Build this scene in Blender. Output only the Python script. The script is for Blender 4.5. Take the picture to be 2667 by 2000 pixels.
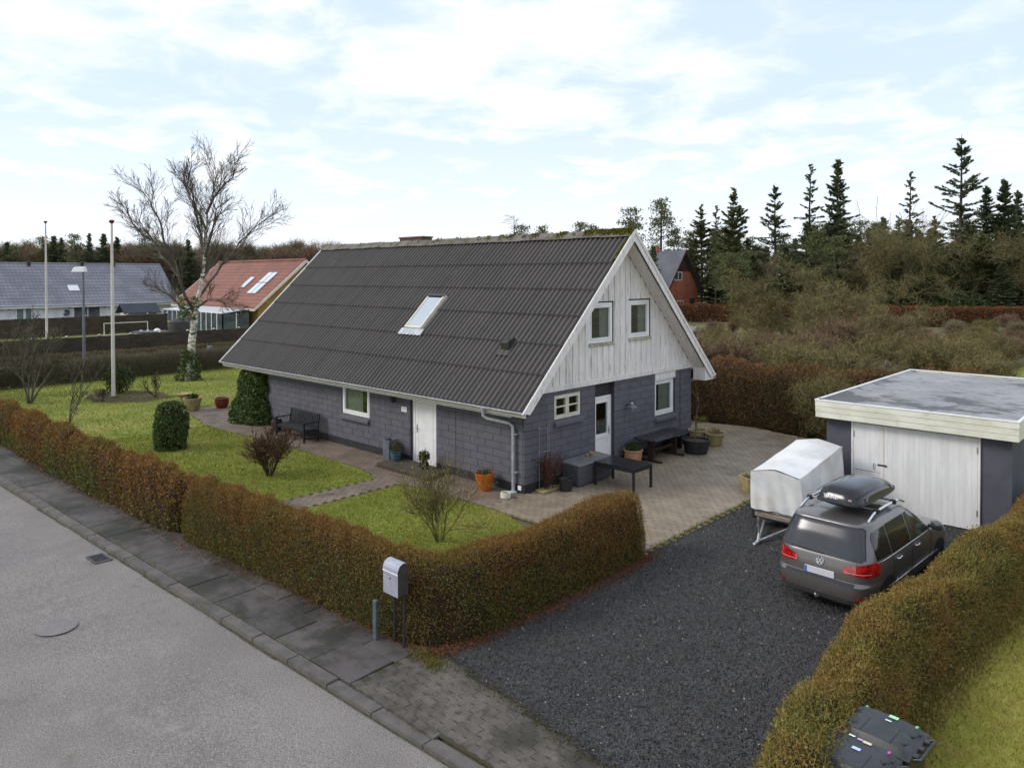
import bpy, bmesh, math, random
import numpy as np
from mathutils import Vector, Matrix

R = math.radians
for o in list(bpy.data.objects):
    bpy.data.objects.remove(o)
scn = bpy.context.scene
col = scn.collection
rnd = random.Random(11)
NR = np.random.default_rng(11)

# ------------------------------------------------------------------ camera
CAM = Vector((12.965, -14.128, 5.715))
FOC, CYP = 1924.27, 747.5          # focal length and height of the optical axis in photo pixels (2667 x 2000)
YAW, PITCH, ROLL = 0.75868, 0.01516, -0.00215
fw = Vector((-math.sin(YAW) * math.cos(PITCH), math.cos(YAW) * math.cos(PITCH), -math.sin(PITCH)))
rt = fw.cross(Vector((0, 0, 1))).normalized()
up = rt.cross(fw)
rt, up = rt * math.cos(ROLL) + up * math.sin(ROLL), up * math.cos(ROLL) - rt * math.sin(ROLL)
cd = bpy.data.cameras.new('camera')
cd.sensor_width = 36
cd.lens = FOC / 2667 * 36
cd.shift_y = -(1000 - CYP) / 2667
cd.clip_start = 0.1
cd.clip_end = 3000
cam = bpy.data.objects.new('camera', cd)
mw = Matrix((rt, up, -fw)).transposed().to_4x4()
mw.translation = CAM
cam.matrix_world = mw
col.objects.link(cam)
scn.camera = cam

# ------------------------------------------------------------------ sky, sun, exposure
SUN_EL, SUN_AZ = R(34), R(220)          # azimuth clockwise from +Y: light comes over the street
w = bpy.data.worlds.new('World')
scn.world = w
w.use_nodes = True
nt = w.node_tree
nt.nodes.clear()
def N(t, **k):
    n = nt.nodes.new(t)
    for a, b in k.items():
        setattr(n, a, b)
    return n
def LK(a, b):
    nt.links.new(a, b)
tc = N('ShaderNodeTexCoord')
sky = N('ShaderNodeTexSky', sky_type='NISHITA')
sky.sun_disc = False
sky.sun_elevation = SUN_EL
sky.sun_rotation = SUN_AZ
sky.altitude = 20
sky.air_density = 1.0
sky.dust_density = 1.5
sky.ozone_density = 1.5
sx = N('ShaderNodeSeparateXYZ')
LK(tc.outputs['Generated'], sx.inputs[0])
def math_(op, a, b=None, clamp=False):
    n = N('ShaderNodeMath', operation=op)
    n.use_clamp = clamp
    for i, v in enumerate((a, b)):
        if v is None:
            continue
        if isinstance(v, (int, float)):
            n.inputs[i].default_value = v
        else:
            LK(v, n.inputs[i])
    return n.outputs[0]
def ramp_(v, lo, hi):
    n = N('ShaderNodeMapRange')
    n.interpolation_type = 'SMOOTHSTEP'
    LK(v, n.inputs[0])
    n.inputs[1].default_value = lo
    n.inputs[2].default_value = hi
    return n.outputs[0]
zz = math_('MAXIMUM', sx.outputs[2], 0.0)
den = math_('ADD', zz, 0.16)
cxy = N('ShaderNodeCombineXYZ')
LK(math_('DIVIDE', sx.outputs[0], den), cxy.inputs[0])
LK(math_('DIVIDE', sx.outputs[1], den), cxy.inputs[1])
def noise_(v, scale, detail, rough, dist=0.0, off=(0, 0, 0)):
    m = N('ShaderNodeMapping')
    m.inputs['Location'].default_value = off
    LK(v, m.inputs[0])
    n = N('ShaderNodeTexNoise')
    LK(m.outputs[0], n.inputs['Vector'])
    n.inputs['Scale'].default_value = scale
    n.inputs['Detail'].default_value = detail
    n.inputs['Roughness'].default_value = rough
    n.inputs['Distortion'].default_value = dist
    return n.outputs[0]
big = noise_(cxy.outputs[0], 0.95, 3, 0.5, 0.2, (3.1, 1.7, 0))
fine = noise_(cxy.outputs[0], 3.4, 9, 0.56, 0.35, (0.4, 5.2, 0))
cl = math_('ADD', math_('MULTIPLY', big, 0.42), math_('MULTIPLY', fine, 0.58))
cover = ramp_(cl, 0.42, 0.62)
hz = ramp_(zz, 0.26, -0.06)                      # milky towards the horizon
white = math_('MAXIMUM', math_('MULTIPLY', cover, 0.95), math_('MULTIPLY', hz, 0.93))
mx0 = N('ShaderNodeMix', data_type='RGBA')        # thin veil over all of the blue
mx0.inputs[0].default_value = 0.80
LK(sky.outputs[0], mx0.inputs[6])
mx0.inputs[7].default_value = (5.2, 6.2, 7.7, 1)
mx = N('ShaderNodeMix', data_type='RGBA')
LK(white, mx.inputs[0])
LK(mx0.outputs[2], mx.inputs[6])
mx.inputs[7].default_value = (7.0, 7.1, 7.3, 1)
bg = N('ShaderNodeBackground')
bg.inputs[1].default_value = 0.1
LK(mx.outputs[2], bg.inputs[0])
wo = N('ShaderNodeOutputWorld')
LK(bg.outputs[0], wo.inputs[0])

sd = bpy.data.lights.new('sun', 'SUN')
sd.energy = 1.1
sd.angle = R(18)
sd.color = (1.0, 0.95, 0.88)
so = bpy.data.objects.new('sun', sd)
col.objects.link(so)
sun_dir = Vector((math.sin(SUN_AZ) * math.cos(SUN_EL), math.cos(SUN_AZ) * math.cos(SUN_EL), math.sin(SUN_EL)))
so.rotation_euler = (-sun_dir).to_track_quat('-Z', 'Y').to_euler()
so.location = (0, -20, 30)

scn.view_settings.view_transform = 'Standard'
scn.view_settings.look = 'None'
scn.view_settings.exposure = 0.68
scn.view_settings.gamma = 1.0
scn.view_settings.use_curve_mapping = False

# ------------------------------------------------------------------ helpers
def S(r, g, b):
    f = lambda c: (c / 255 / 12.92) if c / 255 <= 0.04045 else ((c / 255 + 0.055) / 1.055) ** 2.4
    return (f(r), f(g), f(b), 1)

class MB:
    """collects shapes; build() links them as one mesh object"""
    def __init__(s):
        s.v = []; s.f = []
    def add(s, vs, fs):
        k = len(s.v)
        s.v.extend([tuple(v) for v in vs])
        s.f.extend([tuple(i + k for i in f) for f in fs])
        return s
    def box(s, x0, x1, y0, y1, z0, z1):
        return s.add([(x0, y0, z0), (x1, y0, z0), (x1, y1, z0), (x0, y1, z0), (x0, y0, z1), (x1, y0, z1), (x1, y1, z1), (x0, y1, z1)],
                     [(0, 3, 2, 1), (4, 5, 6, 7), (0, 1, 5, 4), (1, 2, 6, 5), (2, 3, 7, 6), (3, 0, 4, 7)])
    def bar(s, a, b, w, h, upv=(0, 0, 1)):
        """square bar from a to b, w across, h along upv"""
        a = Vector(a); b = Vector(b)
        d = (b - a).normalized()
        sv = d.cross(Vector(upv))
        if sv.length < 1e-5:
            sv = d.cross(Vector((1, 0, 0)))
        sv.normalize()
        uv = sv.cross(d)
        vs = []
        for p in (a, b):
            for i, j in ((-1, -1), (1, -1), (1, 1), (-1, 1)):
                vs.append(p + sv * (w / 2 * i) + uv * (h / 2 * j))
        return s.add(vs, [(0, 1, 2, 3), (7, 6, 5, 4), (0, 4, 5, 1), (1, 5, 6, 2), (2, 6, 7, 3), (3, 7, 4, 0)])
    def tube(s, path, rad, n=8, cap=True):
        path = [Vector(p) for p in path]
        if isinstance(rad, (int, float)):
            rad = [rad] * len(path)
        k = len(s.v)
        ref = None
        for i, p in enumerate(path):
            d = (path[min(i + 1, len(path) - 1)] - path[max(i - 1, 0)])
            if d.length < 1e-9:
                d = Vector((0, 0, 1))
            d.normalize()
            if ref is None:
                ref = d.orthogonal().normalized()
            ref = (ref - d * ref.dot(d))
            if ref.length < 1e-6:
                ref = d.orthogonal()
            ref.normalize()
            b = d.cross(ref)
            for j in range(n):
                t = 2 * math.pi * j / n
                s.v.append(tuple(p + (ref * math.cos(t) + b * math.sin(t)) * rad[i]))
        for i in range(len(path) - 1):
            for j in range(n):
                a0 = k + i * n + j; a1 = k + i * n + (j + 1) % n
                s.f.append((a0, a1, a1 + n, a0 + n))
        if cap:
            s.f.append(tuple(k + j for j in reversed(range(n))))
            s.f.append(tuple(k + (len(path) - 1) * n + j for j in range(n)))
        return s
    def lathe(s, prof, c=(0, 0, 0), n=24, sx=1.0, sy=1.0, cap0=True, cap1=True):
        k = len(s.v)
        for r, z in prof:
            for j in range(n):
                t = 2 * math.pi * (j + .5) / n
                s.v.append((c[0] + r * sx * math.cos(t), c[1] + r * sy * math.sin(t), c[2] + z))
        for i in range(len(prof) - 1):
            for j in range(n):
                a0 = k + i * n + j; a1 = k + i * n + (j + 1) % n
                s.f.append((a0, a1, a1 + n, a0 + n))
        if cap0:
            s.f.append(tuple(k + j for j in reversed(range(n))))
        if cap1:
            s.f.append(tuple(k + (len(prof) - 1) * n + j for j in range(n)))
        return s
    def prism(s, poly, z0, z1):
        n = len(poly)
        return s.add([(x, y, z0) for x, y in poly] + [(x, y, z1) for x, y in poly],
                     [tuple(reversed(range(n))), tuple(range(n, 2 * n))] + [(i, (i + 1) % n, (i + 1) % n + n, i + n) for i in range(n)])
    def slab(s, poly, d):
        """planar polygon of 3-D points thickened by vector d"""
        n = len(poly); d = Vector(d)
        p = [Vector(q) for q in poly]
        return s.add(p + [q + d for q in p], [tuple(reversed(range(n))), tuple(range(n, 2 * n))] + [(i, (i + 1) % n, (i + 1) % n + n, i + n) for i in range(n)])
    def grid(s, fn, nu, nv):
        k = len(s.v)
        for i in range(nu + 1):
            for j in range(nv + 1):
                s.v.append(tuple(fn(i / nu, j / nv)))
        for i in range(nu):
            for j in range(nv):
                a = k + i * (nv + 1) + j
                s.f.append((a, a + nv + 1, a + nv + 2, a + 1))
        return s
    def data(s, name, bevel=0.0, smooth=False, seg=1):
        me = bpy.data.meshes.new(name)
        me.from_pydata(s.v, [], s.f)
        bm = bmesh.new()
        bm.from_mesh(me)
        bmesh.ops.recalc_face_normals(bm, faces=bm.faces)
        if bevel > 0:
            es = [e for e in bm.edges if len(e.link_faces) == 2 and e.calc_face_angle(0) > 0.6]
            bmesh.ops.bevel(bm, geom=es, offset=bevel, segments=seg, affect='EDGES', clamp_overlap=True)
        bm.to_mesh(me)
        bm.free()
        if smooth:
            me.polygons.foreach_set('use_smooth', [True] * len(me.polygons))
            if smooth != 'all':
                me.set_sharp_from_angle(angle=R(smooth if smooth is not True else 40))
        me.update()
        return me
    def build(s, name, mat, parent=None, bevel=0.0, smooth=False, seg=1, label=None):
        return obj(name, s.data(name, bevel, smooth, seg), mat, parent, label)

def obj(name, me, mat=None, parent=None, label=None):
    if mat is not None and not me.materials:
        me.materials.append(mat)
    o = bpy.data.objects.new(name, me)
    col.objects.link(o)
    if parent is not None:
        o.parent = parent
    if label:
        o['label'] = label
    return o
def tag(o, label=None, cat=None, group=None, kind=None):
    for k, v in (('label', label), ('category', cat), ('group', group), ('kind', kind)):
        if v:
            o[k] = v
    return o
def thing(name, label, cat, loc=(0, 0, 0), rz=0.0, group=None):
    o = bpy.data.objects.new(name, None)
    o.empty_display_size = 0.2
    col.objects.link(o)
    o.location = loc
    o.rotation_euler = (0, 0, rz)
    return tag(o, label, cat, group)
def copy_tree(o, parent=None):
    c = o.copy()
    col.objects.link(c)
    if parent is not None:
        c.parent = parent
    for ch in list(kids.get(o.name, ())):
        copy_tree(ch, c)
    return c
kids = {}
def freeze(o):
    """remember children of a prototype so that copies need no scene update"""
    kids[o.name] = [c for c in bpy.data.objects if c.parent == o]
    for c in kids[o.name]:
        freeze(c)
    return o
def structure(o, label=None):
    return tag(o, label, None, None, 'structure')

def np_mesh(name, V, F):
    """V (n,3) float, F (m,k) int with k = 3 or 4"""
    V = np.asarray(V, np.float32); F = np.asarray(F, np.int32)
    me = bpy.data.meshes.new(name)
    me.vertices.add(len(V))
    me.vertices.foreach_set('co', V.ravel())
    k = F.shape[1]
    me.loops.add(F.size)
    me.loops.foreach_set('vertex_index', F.ravel())
    me.polygons.add(len(F))
    me.polygons.foreach_set('loop_start', np.arange(0, F.size, k, dtype=np.int32))
    me.update(calc_edges=True)
    me.shade_flat()
    return me

# ------------------------------------------------------------------ materials
class MT:
    def __init__(s, name):
        s.m = bpy.data.materials.new(name)
        s.m.use_nodes = True
        s.t = s.m.node_tree
        s.b = s.t.nodes['Principled BSDF']
        s.geo = None
    def n(s, t, **k):
        n = s.t.nodes.new(t)
        for a, b in k.items():
            setattr(n, a, b)
        return n
    def l(s, a, b):
        s.t.links.new(a, b)
    def pos(s, scale=(1, 1, 1), rot=0.0):
        if s.geo is None:
            s.geo = s.n('ShaderNodeNewGeometry')
        m = s.n('ShaderNodeMapping')
        m.inputs['Scale'].default_value = scale
        m.inputs['Rotation'].default_value = (0, 0, rot)
        s.l(s.geo.outputs['Position'], m.inputs[0])
        return m.outputs[0]
    def noise(s, scale, detail=4, rough=0.55, stretch=(1, 1, 1), dist=0.0):
        n = s.n('ShaderNodeTexNoise')
        s.l(s.pos(stretch), n.inputs['Vector'])
        n.inputs['Scale'].default_value = scale
        n.inputs['Detail'].default_value = detail
        n.inputs['Roughness'].default_value = rough
        n.inputs['Distortion'].default_value = dist
        return n.outputs[0]
    def mr(s, v, lo, hi, a=0.0, b=1.0):
        n = s.n('ShaderNodeMapRange')
        n.interpolation_type = 'SMOOTHSTEP'
        s.l(v, n.inputs[0])
        for i, x in enumerate((lo, hi, a, b)):
            n.inputs[1 + i].default_value = x
        return n.outputs[0]
    def mix(s, f, a, b, mode='MIX'):
        n = s.n('ShaderNodeMix', data_type='RGBA', blend_type=mode)
        for sock, v in ((n.inputs[0], f), (n.inputs[6], a), (n.inputs[7], b)):
            if isinstance(v, (int, float, tuple)):
                sock.default_value = v
            else:
                s.l(v, sock)
        return n.outputs[2]
    def bump(s, h, strength=0.3, dist=0.01):
        n = s.n('ShaderNodeBump')
        n.inputs['Strength'].default_value = strength
        n.inputs['Distance'].default_value = dist
        s.l(h, n.inputs['Height'])
        if s.b.inputs['Normal'].is_linked:
            s.l(s.b.inputs['Normal'].links[0].from_socket, n.inputs['Normal'])
        s.l(n.outputs[0], s.b.inputs['Normal'])
    def set(s, **k):
        names = dict(col='Base Color', rough='Roughness', metal='Metallic', spec='Specular IOR Level', coat='Coat Weight', coatr='Coat Roughness', alpha='Alpha', trans='Transmission Weight')
        for a, v in k.items():
            sock = s.b.inputs[names[a]]
            if isinstance(v, (int, float, tuple)):
                sock.default_value = v
            else:
                s.l(v, sock)
        return s

def mat(name, c1, c2=None, scale=4.0, lo=0.35, hi=0.65, detail=5, rough=0.7, metal=0.0, spec=0.4, stretch=(1, 1, 1), bump=0.0, bscale=60.0,
        stains=(), orand=0.0, coat=0.0, grain=None, distb=0.01):
    """base colour with noise variation; stains = (colour, scale, lo, hi, amount, stretch)"""
    t = MT(name)
    c = c1
    if c2 is not None:
        c = t.mix(t.mr(t.noise(scale, detail, 0.6, stretch), lo, hi), c1, c2)
    if grain:
        gs, ga, gb = grain[:3]
        amt = grain[3] if len(grain) > 3 else 0.5
        g = t.noise(gs, 3, 0.8)
        c = t.mix(t.mr(g, 0.36, 0.5, amt, 0.0), c, ga)
        c = t.mix(t.mr(g, 0.5, 0.64, 0.0, amt), c, gb)
    for st in stains:
        sc, ss, slo, shi, am = st[:5]
        sst = st[5] if len(st) > 5 else (1, 1, 1)
        c = t.mix(t.mr(t.noise(ss, 6, 0.65, sst, 0.3), slo, shi, 0.0, am), c, sc)
    if orand:
        oi = t.n('ShaderNodeObjectInfo')
        gi = t.n('ShaderNodeNewGeometry')
        sm = t.n('ShaderNodeMath', operation='ADD')
        t.l(oi.outputs['Random'], sm.inputs[0]); t.l(gi.outputs['Random Per Island'], sm.inputs[1])
        fr = t.n('ShaderNodeMath', operation='FRACT')
        t.l(sm.outputs[0], fr.inputs[0])
        hs = t.n('ShaderNodeHueSaturation')
        t.l(t.mr(fr.outputs[0], 0, 1, 1 - orand, 1 + orand), hs.inputs['Value'])
        if isinstance(c, tuple):
            hs.inputs['Color'].default_value = c
        else:
            t.l(c, hs.inputs['Color'])
        c = hs.outputs[0]
    t.set(col=c, rough=rough, metal=metal, spec=spec, coat=coat)
    if bump:
        t.bump(t.noise(bscale, 4, 0.65), bump, distb)
    return t.m

def leafmat(name, cols, patch=None, pscale=0.6, plo=0.42, phi=0.6, rough=0.65, trans=0.25, zcol=None):
    """per-leaf random colour from a list; optional second palette in patches or with height"""
    t = MT(name)
    g = t.n('ShaderNodeNewGeometry')
    t.geo = g
    def rampnode(cs):
        r = t.n('ShaderNodeValToRGB')
        e = r.color_ramp.elements
        e[0].color = cs[0]; e[1].color = cs[-1]
        for i, c in enumerate(cs[1:-1]):
            x = e.new((i + 1) / (len(cs) - 1)); x.color = c
        t.l(g.outputs['Random Per Island'], r.inputs[0])
        return r.outputs[0]
    c = rampnode(cols)
    if patch:
        f = t.mr(t.noise(pscale, 4, 0.6), plo, phi)
        if zcol:                                   # zcol = (z0, z1): second palette grows with height (young shoots)
            sp = t.n('ShaderNodeSeparateXYZ')
            t.l(g.outputs['Position'], sp.inputs[0])
            zf = t.mr(sp.outputs[2], zcol[0], zcol[1], -0.45, 0.55)
            ad = t.n('ShaderNodeMath', operation='ADD'); ad.use_clamp = True
            t.l(t.mr(t.noise(pscale, 4, 0.6), plo, phi, 0.0, 1.0), ad.inputs[0]); t.l(zf, ad.inputs[1])
            f = ad.outputs[0]
        c = t.mix(f, c, rampnode(patch))
    t.set(col=c, rough=rough, spec=0.25)
    if trans:
        tr = t.n('ShaderNodeBsdfTranslucent')
        t.l(c, tr.inputs[0])
        ms = t.n('ShaderNodeMixShader')
        ms.inputs[0].default_value = trans
        t.l(t.b.outputs[0], ms.inputs[1]); t.l(tr.outputs[0], ms.inputs[2])
        t.l(ms.outputs[0], t.t.nodes['Material Output'].inputs[0])
    return t.m

def glass_mat(name, tint=(0.75, 0.8, 0.78, 1), base=0.06, power=0.9, rough=0.02):
    """thin pane: transparent, with sky reflection growing towards grazing angles"""
    t = MT(name)
    tr = t.n('ShaderNodeBsdfTransparent'); tr.inputs[0].default_value = tint
    gl = t.n('ShaderNodeBsdfGlossy'); gl.inputs['Roughness'].default_value = rough; gl.inputs[0].default_value = (0.9, 0.95, 1, 1)
    lw = t.n('ShaderNodeLayerWeight'); lw.inputs[0].default_value = 0.25
    f = t.mr(lw.outputs['Fresnel'], 0.0, 1.0, base, power)
    ms = t.n('ShaderNodeMixShader')
    t.l(f, ms.inputs[0]); t.l(tr.outputs[0], ms.inputs[1]); t.l(gl.outputs[0], ms.inputs[2])
    t.l(ms.outputs[0], t.t.nodes['Material Output'].inputs[0])
    return t.m

# ------------------------------------------------------------------ foliage generators
def unit(a):
    return a / np.maximum(np.linalg.norm(a, axis=1, keepdims=True), 1e-9)
def leaf_quads(P, size, aspect=0.5, rng=NR, vert=0.0, upb=None):
    """rhombic leaves at points P; vert>0 pulls the long axis upward"""
    n = len(P)
    a = rng.normal(size=(n, 3))
    a[:, 2] += vert * 1.5
    if upb is not None:
        a += upb
    a = unit(a)
    b = unit(np.cross(a, rng.normal(size=(n, 3))))
    s = (np.asarray(size) * rng.uniform(0.6, 1.3, n)).reshape(-1, 1)
    V = np.stack([P - a * s * 0.5, P + b * s * aspect * 0.5, P + a * s * 0.5, P - b * s * aspect * 0.5], 1).reshape(-1, 3)
    return V, np.arange(4 * n).reshape(-1, 4)
def twig_tris(P, D, length, width, rng=NR):
    n = len(P)
    D = unit(D)
    b = unit(np.cross(D, rng.normal(size=(n, 3))))
    L = (np.asarray(length) * rng.uniform(0.5, 1.3, n)).reshape(-1, 1)
    V = np.stack([P - b * width, P + b * width, P + D * L], 1).reshape(-1, 3)
    return V, np.arange(3 * n).reshape(-1, 3)

class Tree:
    """bare branching wood as tapering tubes"""
    def __init__(s, seed):
        s.r = random.Random(seed)
        s.lines = []
    def limb(s, pts, r0, r1):
        n = len(pts)
        s.lines.append(([Vector(p) for p in pts], [r0 + (r1 - r0) * i / (n - 1) for i in range(n)]))
    def grow(s, p, d, L, r, lev, P):
        """P: dict(maxlev, seg, wig, up, kids, ratio, ang, rmin)"""
        n = max(2, int(P['seg'] - lev * P.get('segdrop', 1)))
        pts = [Vector(p)]
        d = Vector(d).normalized()
        for i in range(n):
            d = d + Vector((s.r.gauss(0, 1), s.r.gauss(0, 1), s.r.gauss(0, 1))) * P['wig'] + Vector((0, 0, P['up']))
            d.normalize()
            pts.append(pts[-1] + d * (L / n))
        r1 = max(P['rmin'], r * P.get('tip', 0.35))
        rads = [r + (r1 - r) * i / n for i in range(n + 1)]
        s.lines.append((pts, rads))
        if lev >= P['maxlev']:
            return
        s.sprout(pts, rads, L, lev, P)
    def sprout(s, pts, rads, L, lev, P, t0=0.25):
        k = P['kids'][min(lev, len(P['kids']) - 1)]
        n = len(pts) - 1
        for j in range(k):
            t = t0 + (1 - t0) * (j + s.r.random()) / k
            x = min(t, 0.999) * n
            i = int(x)
            q = pts[i].lerp(pts[i + 1], x - i)
            d = (pts[i + 1] - pts[i]).normalized()
            ax = d.orthogonal().normalized()
            ax.rotate(Matrix.Rotation(s.r.uniform(0, 2 * math.pi), 3, d))
            a = P['ang'] * s.r.uniform(0.6, 1.35)
            nd = d * math.cos(a) + ax * math.sin(a)
            s.grow(q, nd, L * P['ratio'] * s.r.uniform(0.65, 1.2) * (1.15 - 0.45 * t), max(P['rmin'], (rads[i]) * P.get('cr', 0.6)), lev + 1, P)
    def mesh(s, name, split=None, thin=0.02, sc=1.0):
        """split: radius above which lines go into a first mesh (trunk); returns meshes"""
        out = []
        groups = [s.lines] if split is None else [[l for l in s.lines if l[1][0] >= split], [l for l in s.lines if l[1][0] < split]]
        for g in groups:
            V = []; F4 = []
            for pts, rads in g:
                n = 7 if rads[0] > 0.07 else (4 if rads[0] > thin * 1.5 else 3)
                k = len(V)
                ref = None
                m = len(pts)
                for i, p in enumerate(pts):
                    d = (pts[min(i + 1, m - 1)] - pts[max(i - 1, 0)]).normalized()
                    if ref is None:
                        ref = d.orthogonal().normalized()
                    ref = ref - d * ref.dot(d)
                    if ref.length < 1e-6:
                        ref = d.orthogonal()
                    ref.normalize()
                    b = d.cross(ref)
                    for j in range(n):
                        t = 6.28318 * j / n
                        c_, s_ = math.cos(t) * rads[i], math.sin(t) * rads[i]
                        V.append((p.x + ref.x * c_ + b.x * s_, p.y + ref.y * c_ + b.y * s_, p.z + ref.z * c_ + b.z * s_))
                for i in range(m - 1):
                    for j in range(n):
                        a0 = k + i * n + j; a1 = k + i * n + (j + 1) % n
                        F4.append((a0, a1, a1 + n, a0 + n))
            me = np_mesh(name, np.array(V) * sc, np.array(F4))
            me.polygons.foreach_set('use_smooth', [True] * len(me.polygons))
            out.append(me)
        return out
# ------------------------------------------------------------------ material library
K = {}
K['asphalt'] = mat('asphalt', S(130, 122, 117), S(114, 107, 103), 0.5, rough=0.75, bump=0.35, bscale=220, grain=(52, S(80, 75, 70), S(172, 163, 156), 0.7),
                   stains=((S(112, 106, 101), 0.22, 0.48, 0.72, 0.6), (S(150, 143, 138), 0.8, 0.54, 0.72, 0.45), (S(96, 86, 74), 1.6, 0.58, 0.72, 0.5)), distb=0.004)
K['gutter_dirt'] = mat('moss_and_grit', S(58, 62, 36), S(84, 76, 60), 9, rough=0.95, bump=0.5, bscale=90)
K['kerb'] = mat('kerb_granite', S(101, 95, 90), S(80, 76, 72), 3, rough=0.85, grain=(140, S(62, 60, 56), S(158, 150, 142), 0.5), orand=0.08,
                stains=((S(62, 62, 46), 1.6, 0.55, 0.7, 0.6),), bump=0.3, bscale=120, distb=0.004)
K['slab'] = mat('pavement_slab', S(92, 86, 83), S(70, 66, 63), 1.2, rough=0.7, grain=(130, S(42, 40, 38), S(138, 130, 124), 0.4), orand=0.12,
                stains=((S(46, 46, 38), 0.7, 0.46, 0.62, 0.85), (S(62, 55, 42), 2.4, 0.52, 0.68, 0.65)), bump=0.3, bscale=90, distb=0.005)
K['soil'] = mat('soil', S(62, 52, 42), S(82, 66, 48), 6, rough=0.95, bump=0.6, bscale=70, grain=(90, S(34, 28, 22), S(122, 98, 70), 0.5))
K['gravel'] = mat('gravel_bed', S(60, 58, 57), S(48, 47, 46), 0.8, rough=0.8, grain=(48, S(22, 22, 25), S(112, 110, 110), 0.9), bump=0.9, bscale=75, distb=0.02,
                  stains=((S(72, 66, 46), 0.7, 0.6, 0.78, 0.5),))
K['stone'] = mat('gravel_stone', S(80, 77, 75), S(40, 39, 40), 20, 0.4, 0.6, rough=0.7)
K['stone_pale'] = mat('pale_gravel_stone', S(200, 192, 180), S(160, 148, 134), 20, rough=0.7)
K['paver'] = mat('paver', S(150, 136, 116), S(130, 116, 99), 1.3, rough=0.55, grain=(120, S(80, 68, 58), S(176, 156, 136), 0.35), orand=0.07,
                 stains=((S(78, 68, 60), 0.55, 0.57, 0.74, 0.75), (S(120, 104, 62), 0.4, 0.58, 0.74, 0.5)), bump=0.25, bscale=100, distb=0.004)
K['paver_far'] = mat('path_paver', S(128, 111, 97), S(106, 92, 80), 1.0, rough=0.7, orand=0.07, grain=(110, S(66, 56, 48), S(150, 132, 114), 0.4),
                     stains=((S(70, 62, 50), 0.7, 0.54, 0.7, 0.7),), bump=0.25, bscale=100, distb=0.004)
K['paver_street'] = mat('street_paver', S(100, 93, 86), S(80, 74, 68), 1.1, rough=0.8, grain=(120, S(56, 52, 46), S(146, 134, 120), 0.5), orand=0.13,
                        stains=((S(58, 54, 45), 0.9, 0.46, 0.64, 0.85), (S(70, 72, 44), 1.4, 0.6, 0.74, 0.6), (S(64, 60, 52), 6.0, 0.5, 0.62, 0.6)), bump=0.6, bscale=90, distb=0.005)
K['joint'] = mat('sand_joint', S(64, 55, 46), S(66, 62, 42), 3, rough=0.95)
K['wall'] = mat('grey_wall_paint', S(102, 100, 106), S(93, 91, 97), 2.2, rough=0.85, spec=0.2, bump=0.5, bscale=130, orand=0.03, grain=(100, S(80, 80, 88), S(114, 114, 122), 0.4),
                stains=((S(120, 118, 125), 0.8, 0.56, 0.75, 0.35),), distb=0.004)
K['mortar'] = mat('painted_joint', S(72, 72, 80), S(62, 62, 70), 3, rough=0.9, bump=0.3, bscale=120, distb=0.003)
K['plinth'] = mat('black_plinth', S(38, 38, 41), S(52, 50, 50), 4, rough=0.7, bump=0.3, bscale=80)
K['inside'] = mat('dim_room', S(96, 88, 78), rough=0.9)
K['eternit'] = mat('fibre_cement', S(70, 66, 64), S(62, 59, 57), 0.9, rough=0.85, spec=0.25, orand=0.025, grain=(70, S(52, 50, 48), S(132, 126, 120), 0.32),
                   stains=((S(112, 106, 100), 3.0, 0.62, 0.74, 0.4), (S(66, 64, 58), 1.2, 0.56, 0.72, 0.35), (S(190, 184, 172), 14, 0.72, 0.78, 0.7)), bump=0.4, bscale=80, distb=0.004)
K['ridge'] = mat('ridge_cement', S(120, 112, 106), S(98, 92, 86), 2, rough=0.9, grain=(80, S(66, 62, 56), S(150, 142, 132), 0.4), stains=((S(78, 78, 42), 2.2, 0.5, 0.64, 0.8),), orand=0.06, bump=0.4, bscale=70)
K['moss'] = leafmat('moss', [S(62, 66, 22), S(98, 98, 32), S(126, 118, 44)], trans=0.0, rough=0.95)
K['white_old'] = mat('weathered_white_paint', S(236, 231, 225), S(220, 214, 207), 3, rough=0.75, stretch=(6, 6, 0.6), grain=(60, S(176, 168, 160), S(234, 228, 221), 0.25), orand=0.05,
                     stains=((S(128, 120, 112), 4.5, 0.55, 0.68, 0.7, (5, 5, 0.4)), (S(96, 88, 80), 14, 0.64, 0.72, 0.7, (3, 3, 0.5)), (S(168, 160, 150), 0.9, 0.55, 0.75, 0.5, (2, 2, 0.6))), bump=0.25, bscale=60, distb=0.004)
K['white_green'] = mat('white_paint_with_algae', S(224, 221, 206), S(208, 206, 186), 1.4, rough=0.6, stretch=(1, 1, 3), orand=0.03,
                       stains=((S(168, 164, 124), 2.0, 0.54, 0.72, 0.6, (1, 1, 2)), (S(120, 116, 96), 9, 0.68, 0.76, 0.4)))
K['white'] = mat('white_plastic', S(238, 236, 233), S(228, 226, 223), 3, rough=0.35, spec=0.5)
K['cream'] = mat('cream_paint', S(222, 217, 198), S(206, 200, 180), 4, rough=0.6, stains=((S(150, 142, 120), 12, 0.66, 0.74, 0.5),))
K['pane'] = glass_mat('window_glass', (0.85, 0.88, 0.86, 1), 0.03, 0.8)
K['skypane'] = glass_mat('skylight_glass', (0.7, 0.72, 0.74, 1), 0.66, 0.97)
K['curtain'] = mat('sheer_curtain', S(240, 234, 220), S(222, 216, 200), 6, stretch=(5, 5, 0.2), rough=0.9)
K['zinc'] = mat('zinc', S(190, 192, 194), S(164, 166, 170), 5, rough=0.5, metal=0.25)
K['black'] = mat('black_paint', S(30, 31, 33), S(42, 42, 43), 8, rough=0.4, bump=0.15, bscale=40)
K['black_wet'] = mat('wet_black_wood', S(40, 40, 42), S(28, 28, 30), 6, rough=0.25, stretch=(1, 6, 1))
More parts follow.
